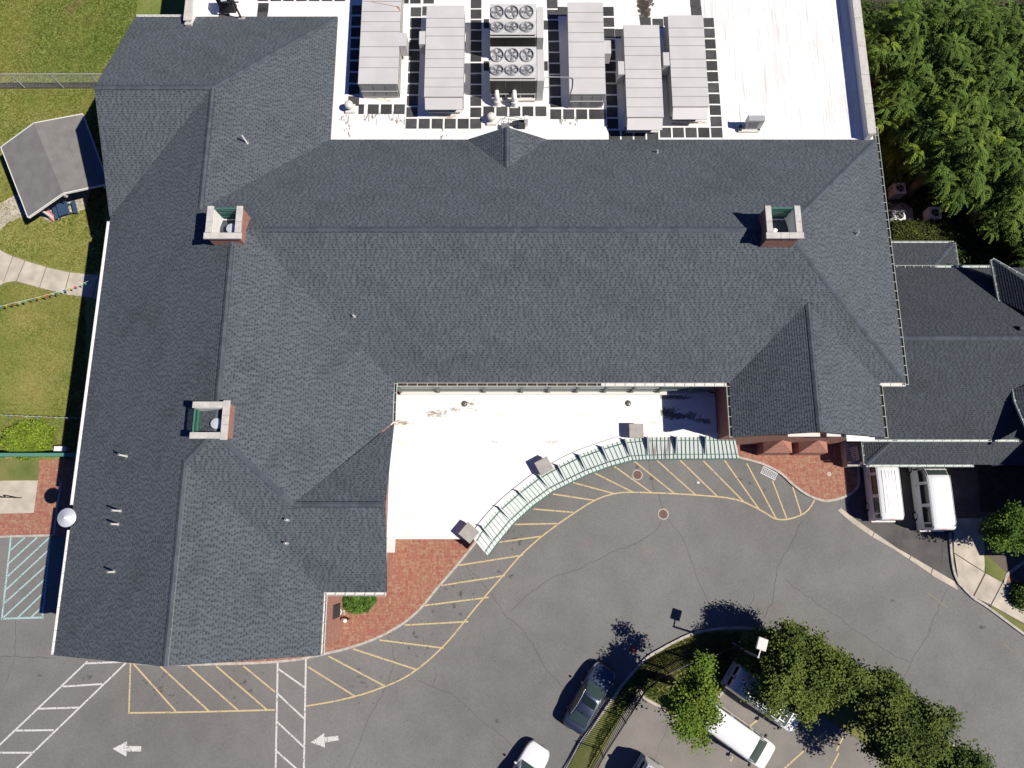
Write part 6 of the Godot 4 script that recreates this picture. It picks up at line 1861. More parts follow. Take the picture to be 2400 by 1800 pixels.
# ------------------------------------------------------------------ vehicles
# smooth skin over a grid of points; centre tells which way is out
class PanelSkin:
	var g := []
	var nn := []
	var ni := 0
	var nj := 0
	func _init(grid: Array, ctr: Vector3) -> void:
		g = grid
		ni = g.size()
		nj = g[0].size()
		for i in ni:
			var row := []
			for j in nj:
				var di: Vector3 = g[mini(i + 1, ni - 1)][j] - g[maxi(i - 1, 0)][j]
				var dj: Vector3 = g[i][mini(j + 1, nj - 1)] - g[i][maxi(j - 1, 0)]
				var q := di.cross(dj)
				q = q.normalized() if q.length() > 1e-9 else Vector3.UP
				if q.dot(g[i][j] - Vector3(ctr.x, ctr.y, lerpf(ctr.z, g[i][j].z, 0.85))) < 0.0:
					q = -q
				row.append(q)
			nn.append(row)
	func at(a: float, b: float) -> Vector3:
		var i := clampi(int(a), 0, ni - 2)
		var j := clampi(int(b), 0, nj - 2)
		var f := a - i
		var h := b - j
		var p0: Vector3 = g[i][j].lerp(g[i + 1][j], f)
		var p1: Vector3 = g[i][j + 1].lerp(g[i + 1][j + 1], f)
		return p0.lerp(p1, h)
	func nat(a: float, b: float) -> Vector3:
		var i := clampi(int(a), 0, ni - 2)
		var j := clampi(int(b), 0, nj - 2)
		var f := a - i
		var h := b - j
		var p0: Vector3 = nn[i][j].lerp(nn[i + 1][j], f)
		var p1: Vector3 = nn[i][j + 1].lerp(nn[i + 1][j + 1], f)
		return p0.lerp(p1, h).normalized()
	static func emit(mb: MB, a: Vector3, b: Vector3, d: Vector3, na: Vector3, nb: Vector3, nd: Vector3) -> void:
		if (b - a).cross(d - a).dot(na + nb + nd) < 0.0:
			mb.tri_n(a, d, b, na, nd, nb)
		else:
			mb.tri_n(a, b, d, na, nb, nd)
	func skin(mb: MB) -> void:
		for i in ni - 1:
			for j in nj - 1:
				emit(mb, g[i][j], g[i + 1][j], g[i + 1][j + 1], nn[i][j], nn[i + 1][j], nn[i + 1][j + 1])
				emit(mb, g[i][j], g[i + 1][j + 1], g[i][j + 1], nn[i][j], nn[i + 1][j + 1], nn[i][j + 1])
		for e in [0, ni - 1]:
			var s := Vector3(0, 0, -1 if e == 0 else 1)
			var c := Vector3.ZERO
			for j in nj:
				c += g[e][j] / nj
			for j in nj - 1:
				emit(mb, c, g[e][j], g[e][j + 1], s, s, s)
	# part of the skin lifted a little: a pane, a lamp, a lid
	func patch(i0: float, i1: float, j0: float, j1: float, off: float, n := 7) -> ArrayMesh:
		var mb := MB.new()
		for a in n:
			for b in n:
				var q := []
				var m := []
				for k in [[a, b], [a + 1, b], [a + 1, b + 1], [a, b + 1]]:
					var x := lerpf(i0, i1, float(k[0]) / n)
					var y := lerpf(j0, j1, float(k[1]) / n)
					var nv := nat(x, y)
					q.append(at(x, y) + nv * off)
					m.append(nv)
				emit(mb, q[0], q[1], q[2], m[0], m[1], m[2])
				emit(mb, q[0], q[2], q[3], m[0], m[2], m[3])
		return mb.mesh()

func wheel(n: Node3D, c: Vector3, r: float, out: float) -> void:
	var w := group_node(n, "wheel", c)
	w.rotation.z = -PI / 2 * out
	var mb := MB.new()
	mb.lathe(Vector3.ZERO, [v(r * 0.6, -0.11), v(r * 0.94, -0.11), v(r, -0.07), v(r, 0.07), v(r * 0.94, 0.11), v(r * 0.6, 0.11), v(r * 0.58, 0.05)], 24)
	part(w, "tyre", mb.mesh(), M.tyre)
	mb = MB.new()
	mb.lathe(Vector3.ZERO, [v(r * 0.6, 0.05), v(r * 0.5, 0.09), v(r * 0.2, 0.07), v(0.05, 0.1), v(0.0, 0.1)], 18)
	part(w, "rim", mb.mesh(), M.galv)

# body: [z, half width, top]; cab: [z, half base, half roof, base, roof]
func car_shell(n: Node3D, body: Array, cab: Array, paint: Material) -> Array:
	var g1 := []
	for s in body:
		var z: float = s[0]
		var w: float = s[1]
		var t: float = s[2]
		var h := []
		for q in [[0.90, 0.24], [0.985, 0.34], [1.0, 0.55]]:
			h.append(Vector3(w * q[0], minf(q[1], t - 0.1), z))
		h.append(Vector3(w * 0.985, maxf(t - 0.12, 0.5), z))
		h.append(Vector3(w * 0.945, t - 0.035, z))
		h.append(Vector3(w * 0.82, t, z))
		h.append(Vector3(w * 0.45, t + 0.025, z))
		h.append(Vector3(0, t + 0.035, z))
		g1.append(mirror(h))
	var g2 := []
	for s in cab:
		var z: float = s[0]
		var hb: float = s[1]
		var hr: float = s[2]
		var b: float = s[3]
		var t: float = s[4]
		var h := [Vector3(hb, b - 0.02, z), Vector3(lerpf(hb, hr, 0.45), lerpf(b, t, 0.5), z), Vector3(hr + 0.035, t - minf(0.09, (t - b) * 0.3), z), Vector3(hr * 0.93, t - minf(0.02, (t - b) * 0.1), z), Vector3(hr * 0.5, t + 0.012, z), Vector3(0, t + 0.02, z)]
		g2.append(mirror(h))
	var a := PanelSkin.new(g1, Vector3(0, 0.6, 0))
	var c := PanelSkin.new(g2, Vector3(0, 0.95, (cab[0][0] + cab[-1][0]) * 0.5))
	var mb := MB.new()
	a.skin(mb)
	c.skin(mb)
	mb.box(Vector3(0, 0.24, 0), Vector3(1.4, 0.1, absf(body[0][0]) * 1.7))
	part(n, "body", mb.mesh(), paint)
	return [a, c]

func mirror(h: Array) -> Array:
	var o := h.duplicate()
	for i in range(h.size() - 2, -1, -1):
		o.append(Vector3(-h[i].x, h[i].y, h[i].z))
	return o

func paint(c: Color, metal: float, rough: float) -> StandardMaterial3D:
	var m := plain(c, rough, metal)
	m.clearcoat_enabled = true
	m.clearcoat = 0.9
	m.clearcoat_roughness = 0.05
	return m

func heading(front: Vector3, rear: Vector3) -> float:
	var d := front - rear
	return atan2(-d.x, -d.z)

func sedan(label: String, at: Vector3, turn: float, pm: Material, roofglass: bool) -> void:
	var n := thing("parked_car", label, "car", at, turn, "parked cars")
	var body := [[-2.42, 0.52, 0.52], [-2.39, 0.62, 0.62], [-2.3, 0.74, 0.68], [-2.12, 0.84, 0.75], [-1.85, 0.895, 0.82], [-1.5, 0.915, 0.87], [-1.05, 0.92, 0.925], [-0.5, 0.92, 0.94], [0.3, 0.925, 0.95], [1.0, 0.925, 0.975], [1.55, 0.91, 1.0], [1.95, 0.875, 1.005], [2.2, 0.82, 0.98], [2.34, 0.74, 0.9], [2.41, 0.62, 0.76], [2.43, 0.52, 0.62]]
	var cab := [[-1.12, 0.72, 0.70, 0.90, 0.92], [-0.9, 0.79, 0.69, 0.91, 1.05], [-0.6, 0.82, 0.645, 0.92, 1.24], [-0.28, 0.835, 0.61, 0.93, 1.385], [-0.05, 0.84, 0.605, 0.94, 1.425], [0.4, 0.845, 0.605, 0.945, 1.45], [0.85, 0.84, 0.60, 0.95, 1.42], [1.15, 0.82, 0.60, 0.96, 1.345], [1.45, 0.79, 0.62, 0.97, 1.21], [1.78, 0.74, 0.66, 0.98, 1.05], [1.92, 0.70, 0.66, 0.99, 1.01]]
	var sk := car_shell(n, body, cab, pm)
	var a: PanelSkin = sk[0]
	var c: PanelSkin = sk[1]
	part(n, "windscreen", c.patch(0.35, 3.1, 2.35, 7.65, 0.006), M.car_glass)
	part(n, "rear_window", c.patch(6.9, 9.2, 2.6, 7.4, 0.006), M.car_glass)
	for s in 2:
		for q in [[2.3, 5.0], [5.2, 7.6]]:
			part(n, "side_window", c.patch(q[0], q[1], 0.25 if s == 0 else 8.15, 1.85 if s == 0 else 9.75, 0.006), M.car_glass)
		var sx := 1.0 if s == 0 else -1.0
		var mr := MB.new()
		mr.cbox(Vector3(sx * 1.0, 0.98, -0.62), Vector3(0.2, 0.13, 0.13), 0.04)
		part(n, "mirror", mr.mesh(), pm)
		part(n, "headlight", a.patch(1.2, 3.6, 3.4 if s == 0 else 9.6, 4.6 if s == 0 else 10.6, 0.006), M.bright)
		part(n, "tail_light", a.patch(12.3, 14.3, 2.6 if s == 0 else 9.6, 4.4 if s == 0 else 11.4, 0.006), M.red)
		for z in [-1.45, 1.4]:
			wheel(n, Vector3(sx * 0.82, 0.33, z), 0.33, sx)
	if roofglass:
		part(n, "sunroof", c.patch(3.75, 5.1, 3.1, 6.9, 0.006), M.glass)
		var ant := MB.new()
		ant.cbox(Vector3(0, 1.45, 1.02), Vector3(0.05, 0.06, 0.16), 0.02)
		part(n, "antenna_fin", ant.mesh(), pm)
	part(n, "grille", a.patch(0.02, 0.9, 4.2, 9.8, 0.008), M.dark)
	part(n, "plate", box_mesh(Vector3(0, 0.55, 2.43), Vector3(0.5, 0.16, 0.03), 0.01), M.dull_white)
	for s in [-1.0, 1.0]:
		part(n, "wiper", tube_mesh([Vector3(s * 0.1 + 0.25, 0.985, -1.02), Vector3(s * 0.1 - 0.25, 1.1, -0.86)], 0.012, 5), M.black)
		part(n, "roof_rail", tube_mesh([Vector3(s * 0.63, 1.30, -0.4), Vector3(s * 0.625, 1.42, 0.2), Vector3(s * 0.62, 1.38, 0.85), Vector3(s * 0.65, 1.16, 1.5)], 0.012, 5), M.bright)

func van(label: String, at: Vector3, turn: float, high: bool, rack: bool, ribs: bool) -> Node3D:
	var n := thing("parked_van", label, "van", at, turn, "white parked vans")
	var pm: Material = M.van_paint
	var t := 2.35 if high else 2.06
	var nose := 0.3 if high else 0.0
	var body := [[-2.78, 0.70, 0.74], [-2.74, 0.84, 0.9], [-2.6, 0.93, 1.0 + nose * 0.2], [-2.3, 0.965, 1.08 + nose * 0.3], [-1.85, 0.98, 1.15 + nose * 0.3], [-1.3, 0.99, 1.2], [-0.4, 0.99, 1.22], [0.8, 0.99, 1.22], [1.9, 0.985, 1.22], [2.6, 0.97, 1.22], [2.76, 0.955, 1.2], [2.79, 0.93, 1.12]]
	var cab := [[-2.05 - nose, 0.86, 0.84, 1.12 + nose * 0.2, 1.14 + nose * 0.2], [-1.8 - nose * 0.7, 0.9, 0.82, 1.15, 1.40 + nose * 0.5], [-1.45 - nose * 0.4, 0.935, 0.80, 1.18, t - 0.36], [-1.12, 0.955, 0.79, 1.2, t - 0.1], [-0.85, 0.96, 0.79, 1.2, t - 0.02], [0.0, 0.965, 0.79, 1.2, t], [1.2, 0.965, 0.79, 1.2, t], [2.3, 0.96, 0.79, 1.2, t], [2.62, 0.95, 0.785, 1.2, t - 0.03], [2.74, 0.94, 0.78, 1.19, t - 0.14], [2.79, 0.92, 0.80, 1.15, t - 0.4]]
	var sk := car_shell(n, body, cab, pm)
	var a: PanelSkin = sk[0]
	var c: PanelSkin = sk[1]
	part(n, "windscreen", c.patch(0.3, 3.0, 2.3, 7.7, 0.007), M.car_glass)
	part(n, "rear_door_window", box_mesh(Vector3(0.4, 1.55, 2.765), Vector3(0.66, 0.5, 0.08), 0.03), M.glass)
	part(n, "rear_door_window", box_mesh(Vector3(-0.4, 1.55, 2.765), Vector3(0.66, 0.5, 0.08), 0.03), M.glass)
	part(n, "bumper", box_mesh(Vector3(0, 0.5, 2.82), Vector3(1.8, 0.2, 0.16), 0.03), M.dull_white)
	part(n, "front_bumper", box_mesh(Vector3(0, 0.5, -2.76), Vector3(1.7, 0.22, 0.18), 0.04), M.dull_white)
	part(n, "brake_light", box_mesh(Vector3(0, t - 0.12, 2.74), Vector3(0.3, 0.06, 0.06), 0.01), M.red)
	for s in 2:
		var sx := 1.0 if s == 0 else -1.0
		for q in ([[2.1, 4.2]] if rack else [[2.1, 4.2], [4.45, 5.75], [5.95, 6.95], [7.1, 7.95]]):
			part(n, "side_window", c.patch(q[0], q[1], 0.3 if s == 0 else 8.2, 1.8 if s == 0 else 9.7, 0.006), M.glass)
		var mr := MB.new()
		mr.cbox(Vector3(sx * 1.12, 1.32, -1.6), Vector3(0.22, 0.28, 0.12), 0.04)
		mr.bar(Vector3(sx * 0.92, 1.25, -1.6), Vector3(sx * 1.08, 1.3, -1.6), 0.05, 0.05)
		part(n, "mirror", mr.mesh(), M.black)
		part(n, "headlight", a.patch(0.4, 2.0, 3.3 if s == 0 else 9.7, 4.3 if s == 0 else 10.7, 0.006), M.bright)
		part(n, "tail_light", box_mesh(Vector3(sx * 0.89, 1.0, 2.77), Vector3(0.12, 0.42, 0.08), 0.02), M.red)
		part(n, "side_moulding", box_mesh(Vector3(sx * 0.985, 0.62, 0.3), Vector3(0.03, 0.07, 3.2), 0.01), M.dull_white)
		part(n, "door_handle", box_mesh(Vector3(sx * 0.985, 1.05, -0.45), Vector3(0.03, 0.04, 0.18), 0.01), M.black)
		part(n, "drip_rail", tube_mesh([Vector3(sx * 0.835, t - 0.1, -1.1), Vector3(sx * 0.83, t - 0.055, 0), Vector3(sx * 0.83, t - 0.06, 2.5)], 0.018, 6), pm)
		for z in [-1.75, 1.75]:
			wheel(n, Vector3(sx * 0.88, 0.37, z), 0.37, sx)
	for s in [-0.35, 0.25]:
		part(n, "wiper", tube_mesh([Vector3(s + 0.28, 1.2, -1.98 - nose), Vector3(s - 0.25, 1.34, -1.84 - nose * 0.8)], 0.014, 5), M.black)
	part(n, "hood_seam", box_mesh(Vector3(0, 1.135, -2.0), Vector3(1.5, 0.03, 0.03)), M.dark)
	if ribs:
		for k in 5:
			part(n, "roof_rib", box_mesh(Vector3(-0.48 + k * 0.24, t + 0.012, 0.75), Vector3(0.035, 0.035, 3.1), 0.01), pm)
	if rack:
		for s in [-1.0, 1.0]:
			part(n, "rack_rail", tube_mesh([Vector3(s * 0.74, t + 0.2, -1.0), Vector3(s * 0.74, t + 0.2, 2.4)], 0.035, 8), M.galv)
		for k in 5:
			part(n, "rack_bar", tube_mesh([Vector3(-0.76, t + 0.2, -0.9 + k * 0.8), Vector3(0.76, t + 0.2, -0.9 + k * 0.8)], 0.03, 8), M.galv)
			for s in [-1.0, 1.0]:
				part(n, "rack_leg", tube_mesh([Vector3(s * 0.74, t + 0.2, -0.9 + k * 0.8), Vector3(s * 0.8, t - 0.08, -0.9 + k * 0.8)], 0.022, 6), M.galv)
		part(n, "conduit_tube", tube_mesh([Vector3(-0.1, t + 0.34, 0.2), Vector3(-0.1, t + 0.34, 2.5)], 0.1, 12), M.white)
	return n

func vehicles() -> void:
	M.van_paint = paint(Color(0.68, 0.69, 0.69), 0.0, 0.35)
	var f := Vector3(6.72, 0.6, 8.85)
	var r := Vector3(4.13, 0.6, 12.92)
	sedan("dark blue grey sedan with sunroof parked beside the picket fence island", (f + r) * 0.5 * Vector3(1, 0, 1), heading(f, r), paint(Color(0.042, 0.06, 0.1), 0.6, 0.34), true)
	var f2 := Vector3(2.04, 0.6, 13.99)
	var d := (r - f).normalized()
	sedan("white sedan cut off by the photo's bottom edge, only bonnet and windscreen showing", (f2 + d * 2.42) * Vector3(1, 0, 1), heading(f, r), paint(Color(0.68, 0.69, 0.69), 0.0, 0.35), false)
	f = Vector3(19.85, 0.7, 12.4)
	r = Vector3(15.41, 0.7, 9.33)
	var n := van("white work van carrying a ladder rack, half hidden under the big tree", (f + r) * 0.5 * Vector3(1, 0, 1), heading(f, r), false, true, false)
	var l := thing("ladder", "aluminium extension ladder lying on the work van's rack", "ladder", n.position + Vector3(0, 2.32, 0), n.rotation.y)
	for s in [0.15, 0.58]:
		part(l, "stile", box_mesh(Vector3(s, 0, 0.5), Vector3(0.06, 0.09, 3.6)), M.bright)
	for k in 12:
		part(l, "rung", tube_mesh([Vector3(0.15, 0, -1.2 + k * 0.3), Vector3(0.58, 0, -1.2 + k * 0.3)], 0.022, 8), M.bright)
	var vd := (f - r).normalized()
	var bf := Vector3(17.73, 0.7, 14.77)
	van("plain white van in the inner lot below the leafy light green tree", (bf - vd * 2.78) * Vector3(1, 0, 1), heading(f, r), false, false, false)
	var cr := Vector3(8.57, 2, 15.33)
	van("white van at the photo's bottom edge showing only its rear corner lights", (cr + vd * 2.78) * Vector3(1, 0, 1), heading(f, r), true, true, false)
	var a := Vector3(27.48, 2.1, -1.37)
	var b := Vector3(27.42, 2.1, -5.04)
	van("white van with ribbed roof in side drive, nearest the brick pavement", (a + (b - a).normalized() * 2.72) * Vector3(1, 0, 1), 0.0, false, false, true)
	a = Vector3(30.93, 2.35, -0.68)
	van("high roofed white van in the side drive, beside the sidewalk kerb", (a + Vector3(0, 0, -2.72)) * Vector3(1, 0, 1), 0.0, true, false, false)

# ------------------------------------------------------------------ plants
func leaf_spray(sd: int, leaves: int, size: float, spread: float) -> ArrayMesh:
	var r := RandomNumberGenerator.new()
	r.seed = sd
	var mb := MB.new()
	for k in leaves:
		var o := Vector3(r.randfn() * spread, r.randfn() * spread * 0.6, r.randfn() * spread)
		var b := Basis.from_euler(Vector3(r.randf_range(-0.7, 0.7), r.randf() * TAU, r.randf_range(-0.7, 0.7)))
		var s := size * r.randf_range(0.7, 1.2)
		var tip := o + b * Vector3(0, -s * 0.15, s)
		var l := o + b * Vector3(-s * 0.36, s * 0.08, s * 0.42)
		var q := o + b * Vector3(s * 0.36, s * 0.08, s * 0.42)
		mb.tri(o, l, tip)
		mb.tri(o, tip, q)
	return mb.mesh()

# a drooping twig thick with broad leaflets in pairs
func frond(sd: int, l: float) -> ArrayMesh:
	var r := RandomNumberGenerator.new()
	r.seed = sd
	var mb := MB.new()
	var n := 9
	for k in n:
		var f := (k + 0.8) / n
		var c := Vector3(0, 0.2 * sin(f * 2.6) * l - f * f * 0.5 * l, f * l)
		var ll := l * (0.2 - 0.09 * absf(f - 0.45)) * r.randf_range(0.85, 1.15)
		for s in [-1.0, 1.0]:
			var tip: Vector3 = c + Vector3(s * ll * 0.85, -0.03 * l - r.randf() * 0.06, ll * 0.75)
			var m: Vector3 = c.lerp(tip, 0.45)
			var side := Vector3(-s * 0.66, 0, 0.75) * l * 0.058
			var up := Vector3(0, 0.02, 0)
			mb.tri(c, m + side * s + up, tip)
			mb.tri(c, tip, m - side * s + up)
	return mb.mesh()

func crown_mesh(xf: Array, cols: Array, mesh: Mesh) -> MultiMesh:
	var mm := MultiMesh.new()
	mm.transform_format = MultiMesh.TRANSFORM_3D
	mm.use_colors = true
	mm.mesh = mesh
	mm.instance_count = xf.size()
	for i in xf.size():
		mm.set_instance_transform(i, xf[i])
		mm.set_instance_color(i, cols[i])
	return mm

func leaf_mat() -> StandardMaterial3D:
	if not M.has("leaf"):
		var m := StandardMaterial3D.new()
		m.vertex_color_use_as_albedo = true
		m.roughness = 0.8
		m.metallic_specular = 0.25
		m.cull_mode = BaseMaterial3D.CULL_DISABLED
		m.backlight_enabled = true
		m.backlight = Color(0.10, 0.16, 0.03)
		M.leaf = m
	return M.leaf

# tree with trunk, limbs that reach each clump and a crown of leaf sprays
func tree(called: String, label: String, at: Vector3, crown: Vector3, rad: Vector3, clumps: int, per: int, kind: int, pal: Array, sd: int, group := "", clump_r := 0.75) -> void:
	var n := thing(called, label, "tree", at, 0.0, group)
	var r := RandomNumberGenerator.new()
	r.seed = sd
	var trunk := MB.new()
	var fork := Vector3(crown.x * 0.4, crown.y - rad.y * 0.75, crown.z * 0.4)
	var th := 0.045 * crown.y + 0.05
	trunk.tube([Vector3.ZERO, Vector3(crown.x * 0.12, fork.y * 0.5, crown.z * 0.12), fork, crown + Vector3(0, rad.y * 0.5, 0)], [th * 1.3, th, th * 0.75, 0.03], 10)
	var xf := []
	var cols := []
	for k in clumps:
		# clumps fill the crown, thicker to its skin; its outline bulges and gapes
		var d := Vector3(r.randfn(), r.randfn() * 0.9 + 0.25, r.randfn()).normalized()
		var lobes := 1.0 + 0.24 * sin(3.0 * atan2(d.z, d.x) + sd) + 0.13 * sin(7.0 * atan2(d.z, d.x) + sd * 2.0)
		var q := crown + d * rad * pow(r.randf(), 0.42) * lobes
		if q.y < 0.4:
			q.y = 0.4 + r.randf()
		var mid := fork.lerp(q, 0.55) + Vector3(0, -0.12, 0)
		trunk.tube([fork.lerp(crown, r.randf() * 0.7), mid, q], [0.05 + 0.02 * th, 0.03, 0.008], 5)
		var c: Color = (pal[0] as Color).lerp(pal[1], r.randf())
		if pal.size() > 2 and r.randf() < 0.1:
			c = pal[2]
		var out := (q - crown).normalized()
		for j in per:
			var o := Vector3(r.randfn(), r.randfn() * 0.6, r.randfn()) * clump_r * 0.55
			var s := r.randf_range(0.75, 1.25)
			var b := Basis.IDENTITY
			if kind == 1:
				# fronds spray outwards from the twig end and hang over
				var az := TAU * (j + r.randf() * 0.7) / per
				var dd := Vector3(cos(az), 0, sin(az)) + Vector3(out.x, 0, out.z) * 0.35
				b = Basis(Vector3.UP, atan2(dd.x, dd.z)) * Basis.from_euler(Vector3(r.randf_range(-0.25, 0.5), 0, r.randf_range(-0.35, 0.35)))
				o *= 0.22
			else:
				b = Basis.from_euler(Vector3(r.randf_range(-0.6, 0.6), r.randf() * TAU, r.randf_range(-0.6, 0.6)))
			xf.append(Transform3D(b.scaled(Vector3.ONE * s), q + o))
			var g := r.randf_range(0.8, 1.22)
			cols.append(Color(c.r * g, c.g * g, c.b * g))
	part(n, "trunk", trunk.mesh(), M.bark)
	var mi := MultiMeshInstance3D.new()
	mi.name = "crown"
	mi.set_meta("kind", "stuff")
	mi.multimesh = crown_mesh(xf, cols, M.frond if kind == 1 else M.spray)
	mi.material_override = leaf_mat()
	n.add_child(mi, true)

func bush(called: String, label: String, cat: String, at: Vector3, rad: Vector3, count: int, pal: Array, sd: int, boxy: bool, mesh_key := "small_spray", up := false) -> void:
	var n := thing(called, label, cat, at)
	var r := RandomNumberGenerator.new()
	r.seed = sd
	var xf := []
	var cols := []
	var stems := MB.new()
	for k in count:
		var d := Vector3(r.randfn(), absf(r.randfn()), r.randfn()).normalized()
		var e := pow(r.randf(), 0.3)
		var q := d * rad * e * (1.0 + 0.06 * sin(9.0 * atan2(d.z, d.x)))
		if boxy:
			q = Vector3(r.randf_range(-1, 1) * rad.x, rad.y * (1.0 - 0.35 * pow(r.randf(), 2.0)) * (0.9 + 0.1 * sin(k * 0.7)), r.randf_range(-1, 1) * rad.z)
			if r.randf() < 0.4:
				q.y *= r.randf()
		if k % 24 == 0:
			stems.tube([Vector3(q.x * 0.15, 0, q.z * 0.15), q * 0.6, q], [0.035, 0.02, 0.006], 5)
		var b := Basis.from_euler(Vector3(r.randf_range(-0.6, 0.6), r.randf() * TAU, r.randf_range(-0.6, 0.6)))
		if up:
			b = Basis(Vector3.UP, r.randf() * TAU) * Basis.from_euler(Vector3(r.randf_range(-1.1, -0.4), 0, 0))
		xf.append(Transform3D(b.scaled(Vector3.ONE * r.randf_range(0.7, 1.25)), q))
		var c: Color = (pal[0] as Color).lerp(pal[1], r.randf())
		var g := r.randf_range(0.5, 1.4)
		cols.append(Color(c.r * g, c.g * g, c.b * g))
	part(n, "stems", stems.mesh(), M.bark)
	var mi := MultiMeshInstance3D.new()
	mi.name = "foliage"
	mi.set_meta("kind", "stuff")
	mi.multimesh = crown_mesh(xf, cols, M[mesh_key])
	mi.material_override = leaf_mat()
	n.add_child(mi, true)

func blade_mesh() -> ArrayMesh:
	var mb := MB.new()
	var r := RandomNumberGenerator.new()
	r.seed = 5
	for k in 7:
		var an := r.randf() * TAU
		var d := Vector3(cos(an), 0, sin(an))
		var t := Vector3(-sin(an), 0, cos(an)) * 0.012
		var o := Vector3(r.randfn(), 0, r.randfn()) * 0.03
		var hh := r.randf_range(0.05, 0.1)
		mb.tri(o - t, o + t, o + d * 0.05 + Vector3(0, hh, 0))
	return mb.mesh()

func tufts(called: String, poly: Array, y: float, count: int, pal: Array, sd: int) -> void:
	var pp := PackedVector2Array(poly)
	var r := RandomNumberGenerator.new()
	r.seed = sd
	var lo := pp[0]
	var hi := pp[0]
	for q in pp:
		lo = lo.min(q)
		hi = hi.max(q)
	var xf := []
	var cols := []
	var f := noise(sd, 0.18, 3)
	while xf.size() < count:
		var q := v(r.randf_range(lo.x, hi.x), r.randf_range(lo.y, hi.y))
		if not Geometry2D.is_point_in_polygon(q, pp):
			continue
		var k := clampf(0.5 + f.get_noise_2d(q.x, q.y), 0.0, 1.0)
		var c: Color = (pal[0] as Color).lerp(pal[1], k)
		var g := r.randf_range(0.7, 1.3)
		xf.append(Transform3D(Basis(Vector3.UP, r.randf() * TAU).scaled(Vector3.ONE * r.randf_range(0.7, 1.5)), Vector3(q.x, y, q.y)))
		cols.append(Color(c.r * g, c.g * g, c.b * g))
	var mi := MultiMeshInstance3D.new()
	mi.name = numbered(called)
	mi.multimesh = crown_mesh(xf, cols, M.blades)
	mi.material_override = leaf_mat()
	add_child(mi)
	tag(mi, "short sunlit blades of grass growing over the lawn" if called == "lawn_grass" else "short blades of grass growing on the kerbed island", "grass")
	mi.set_meta("kind", "stuff")

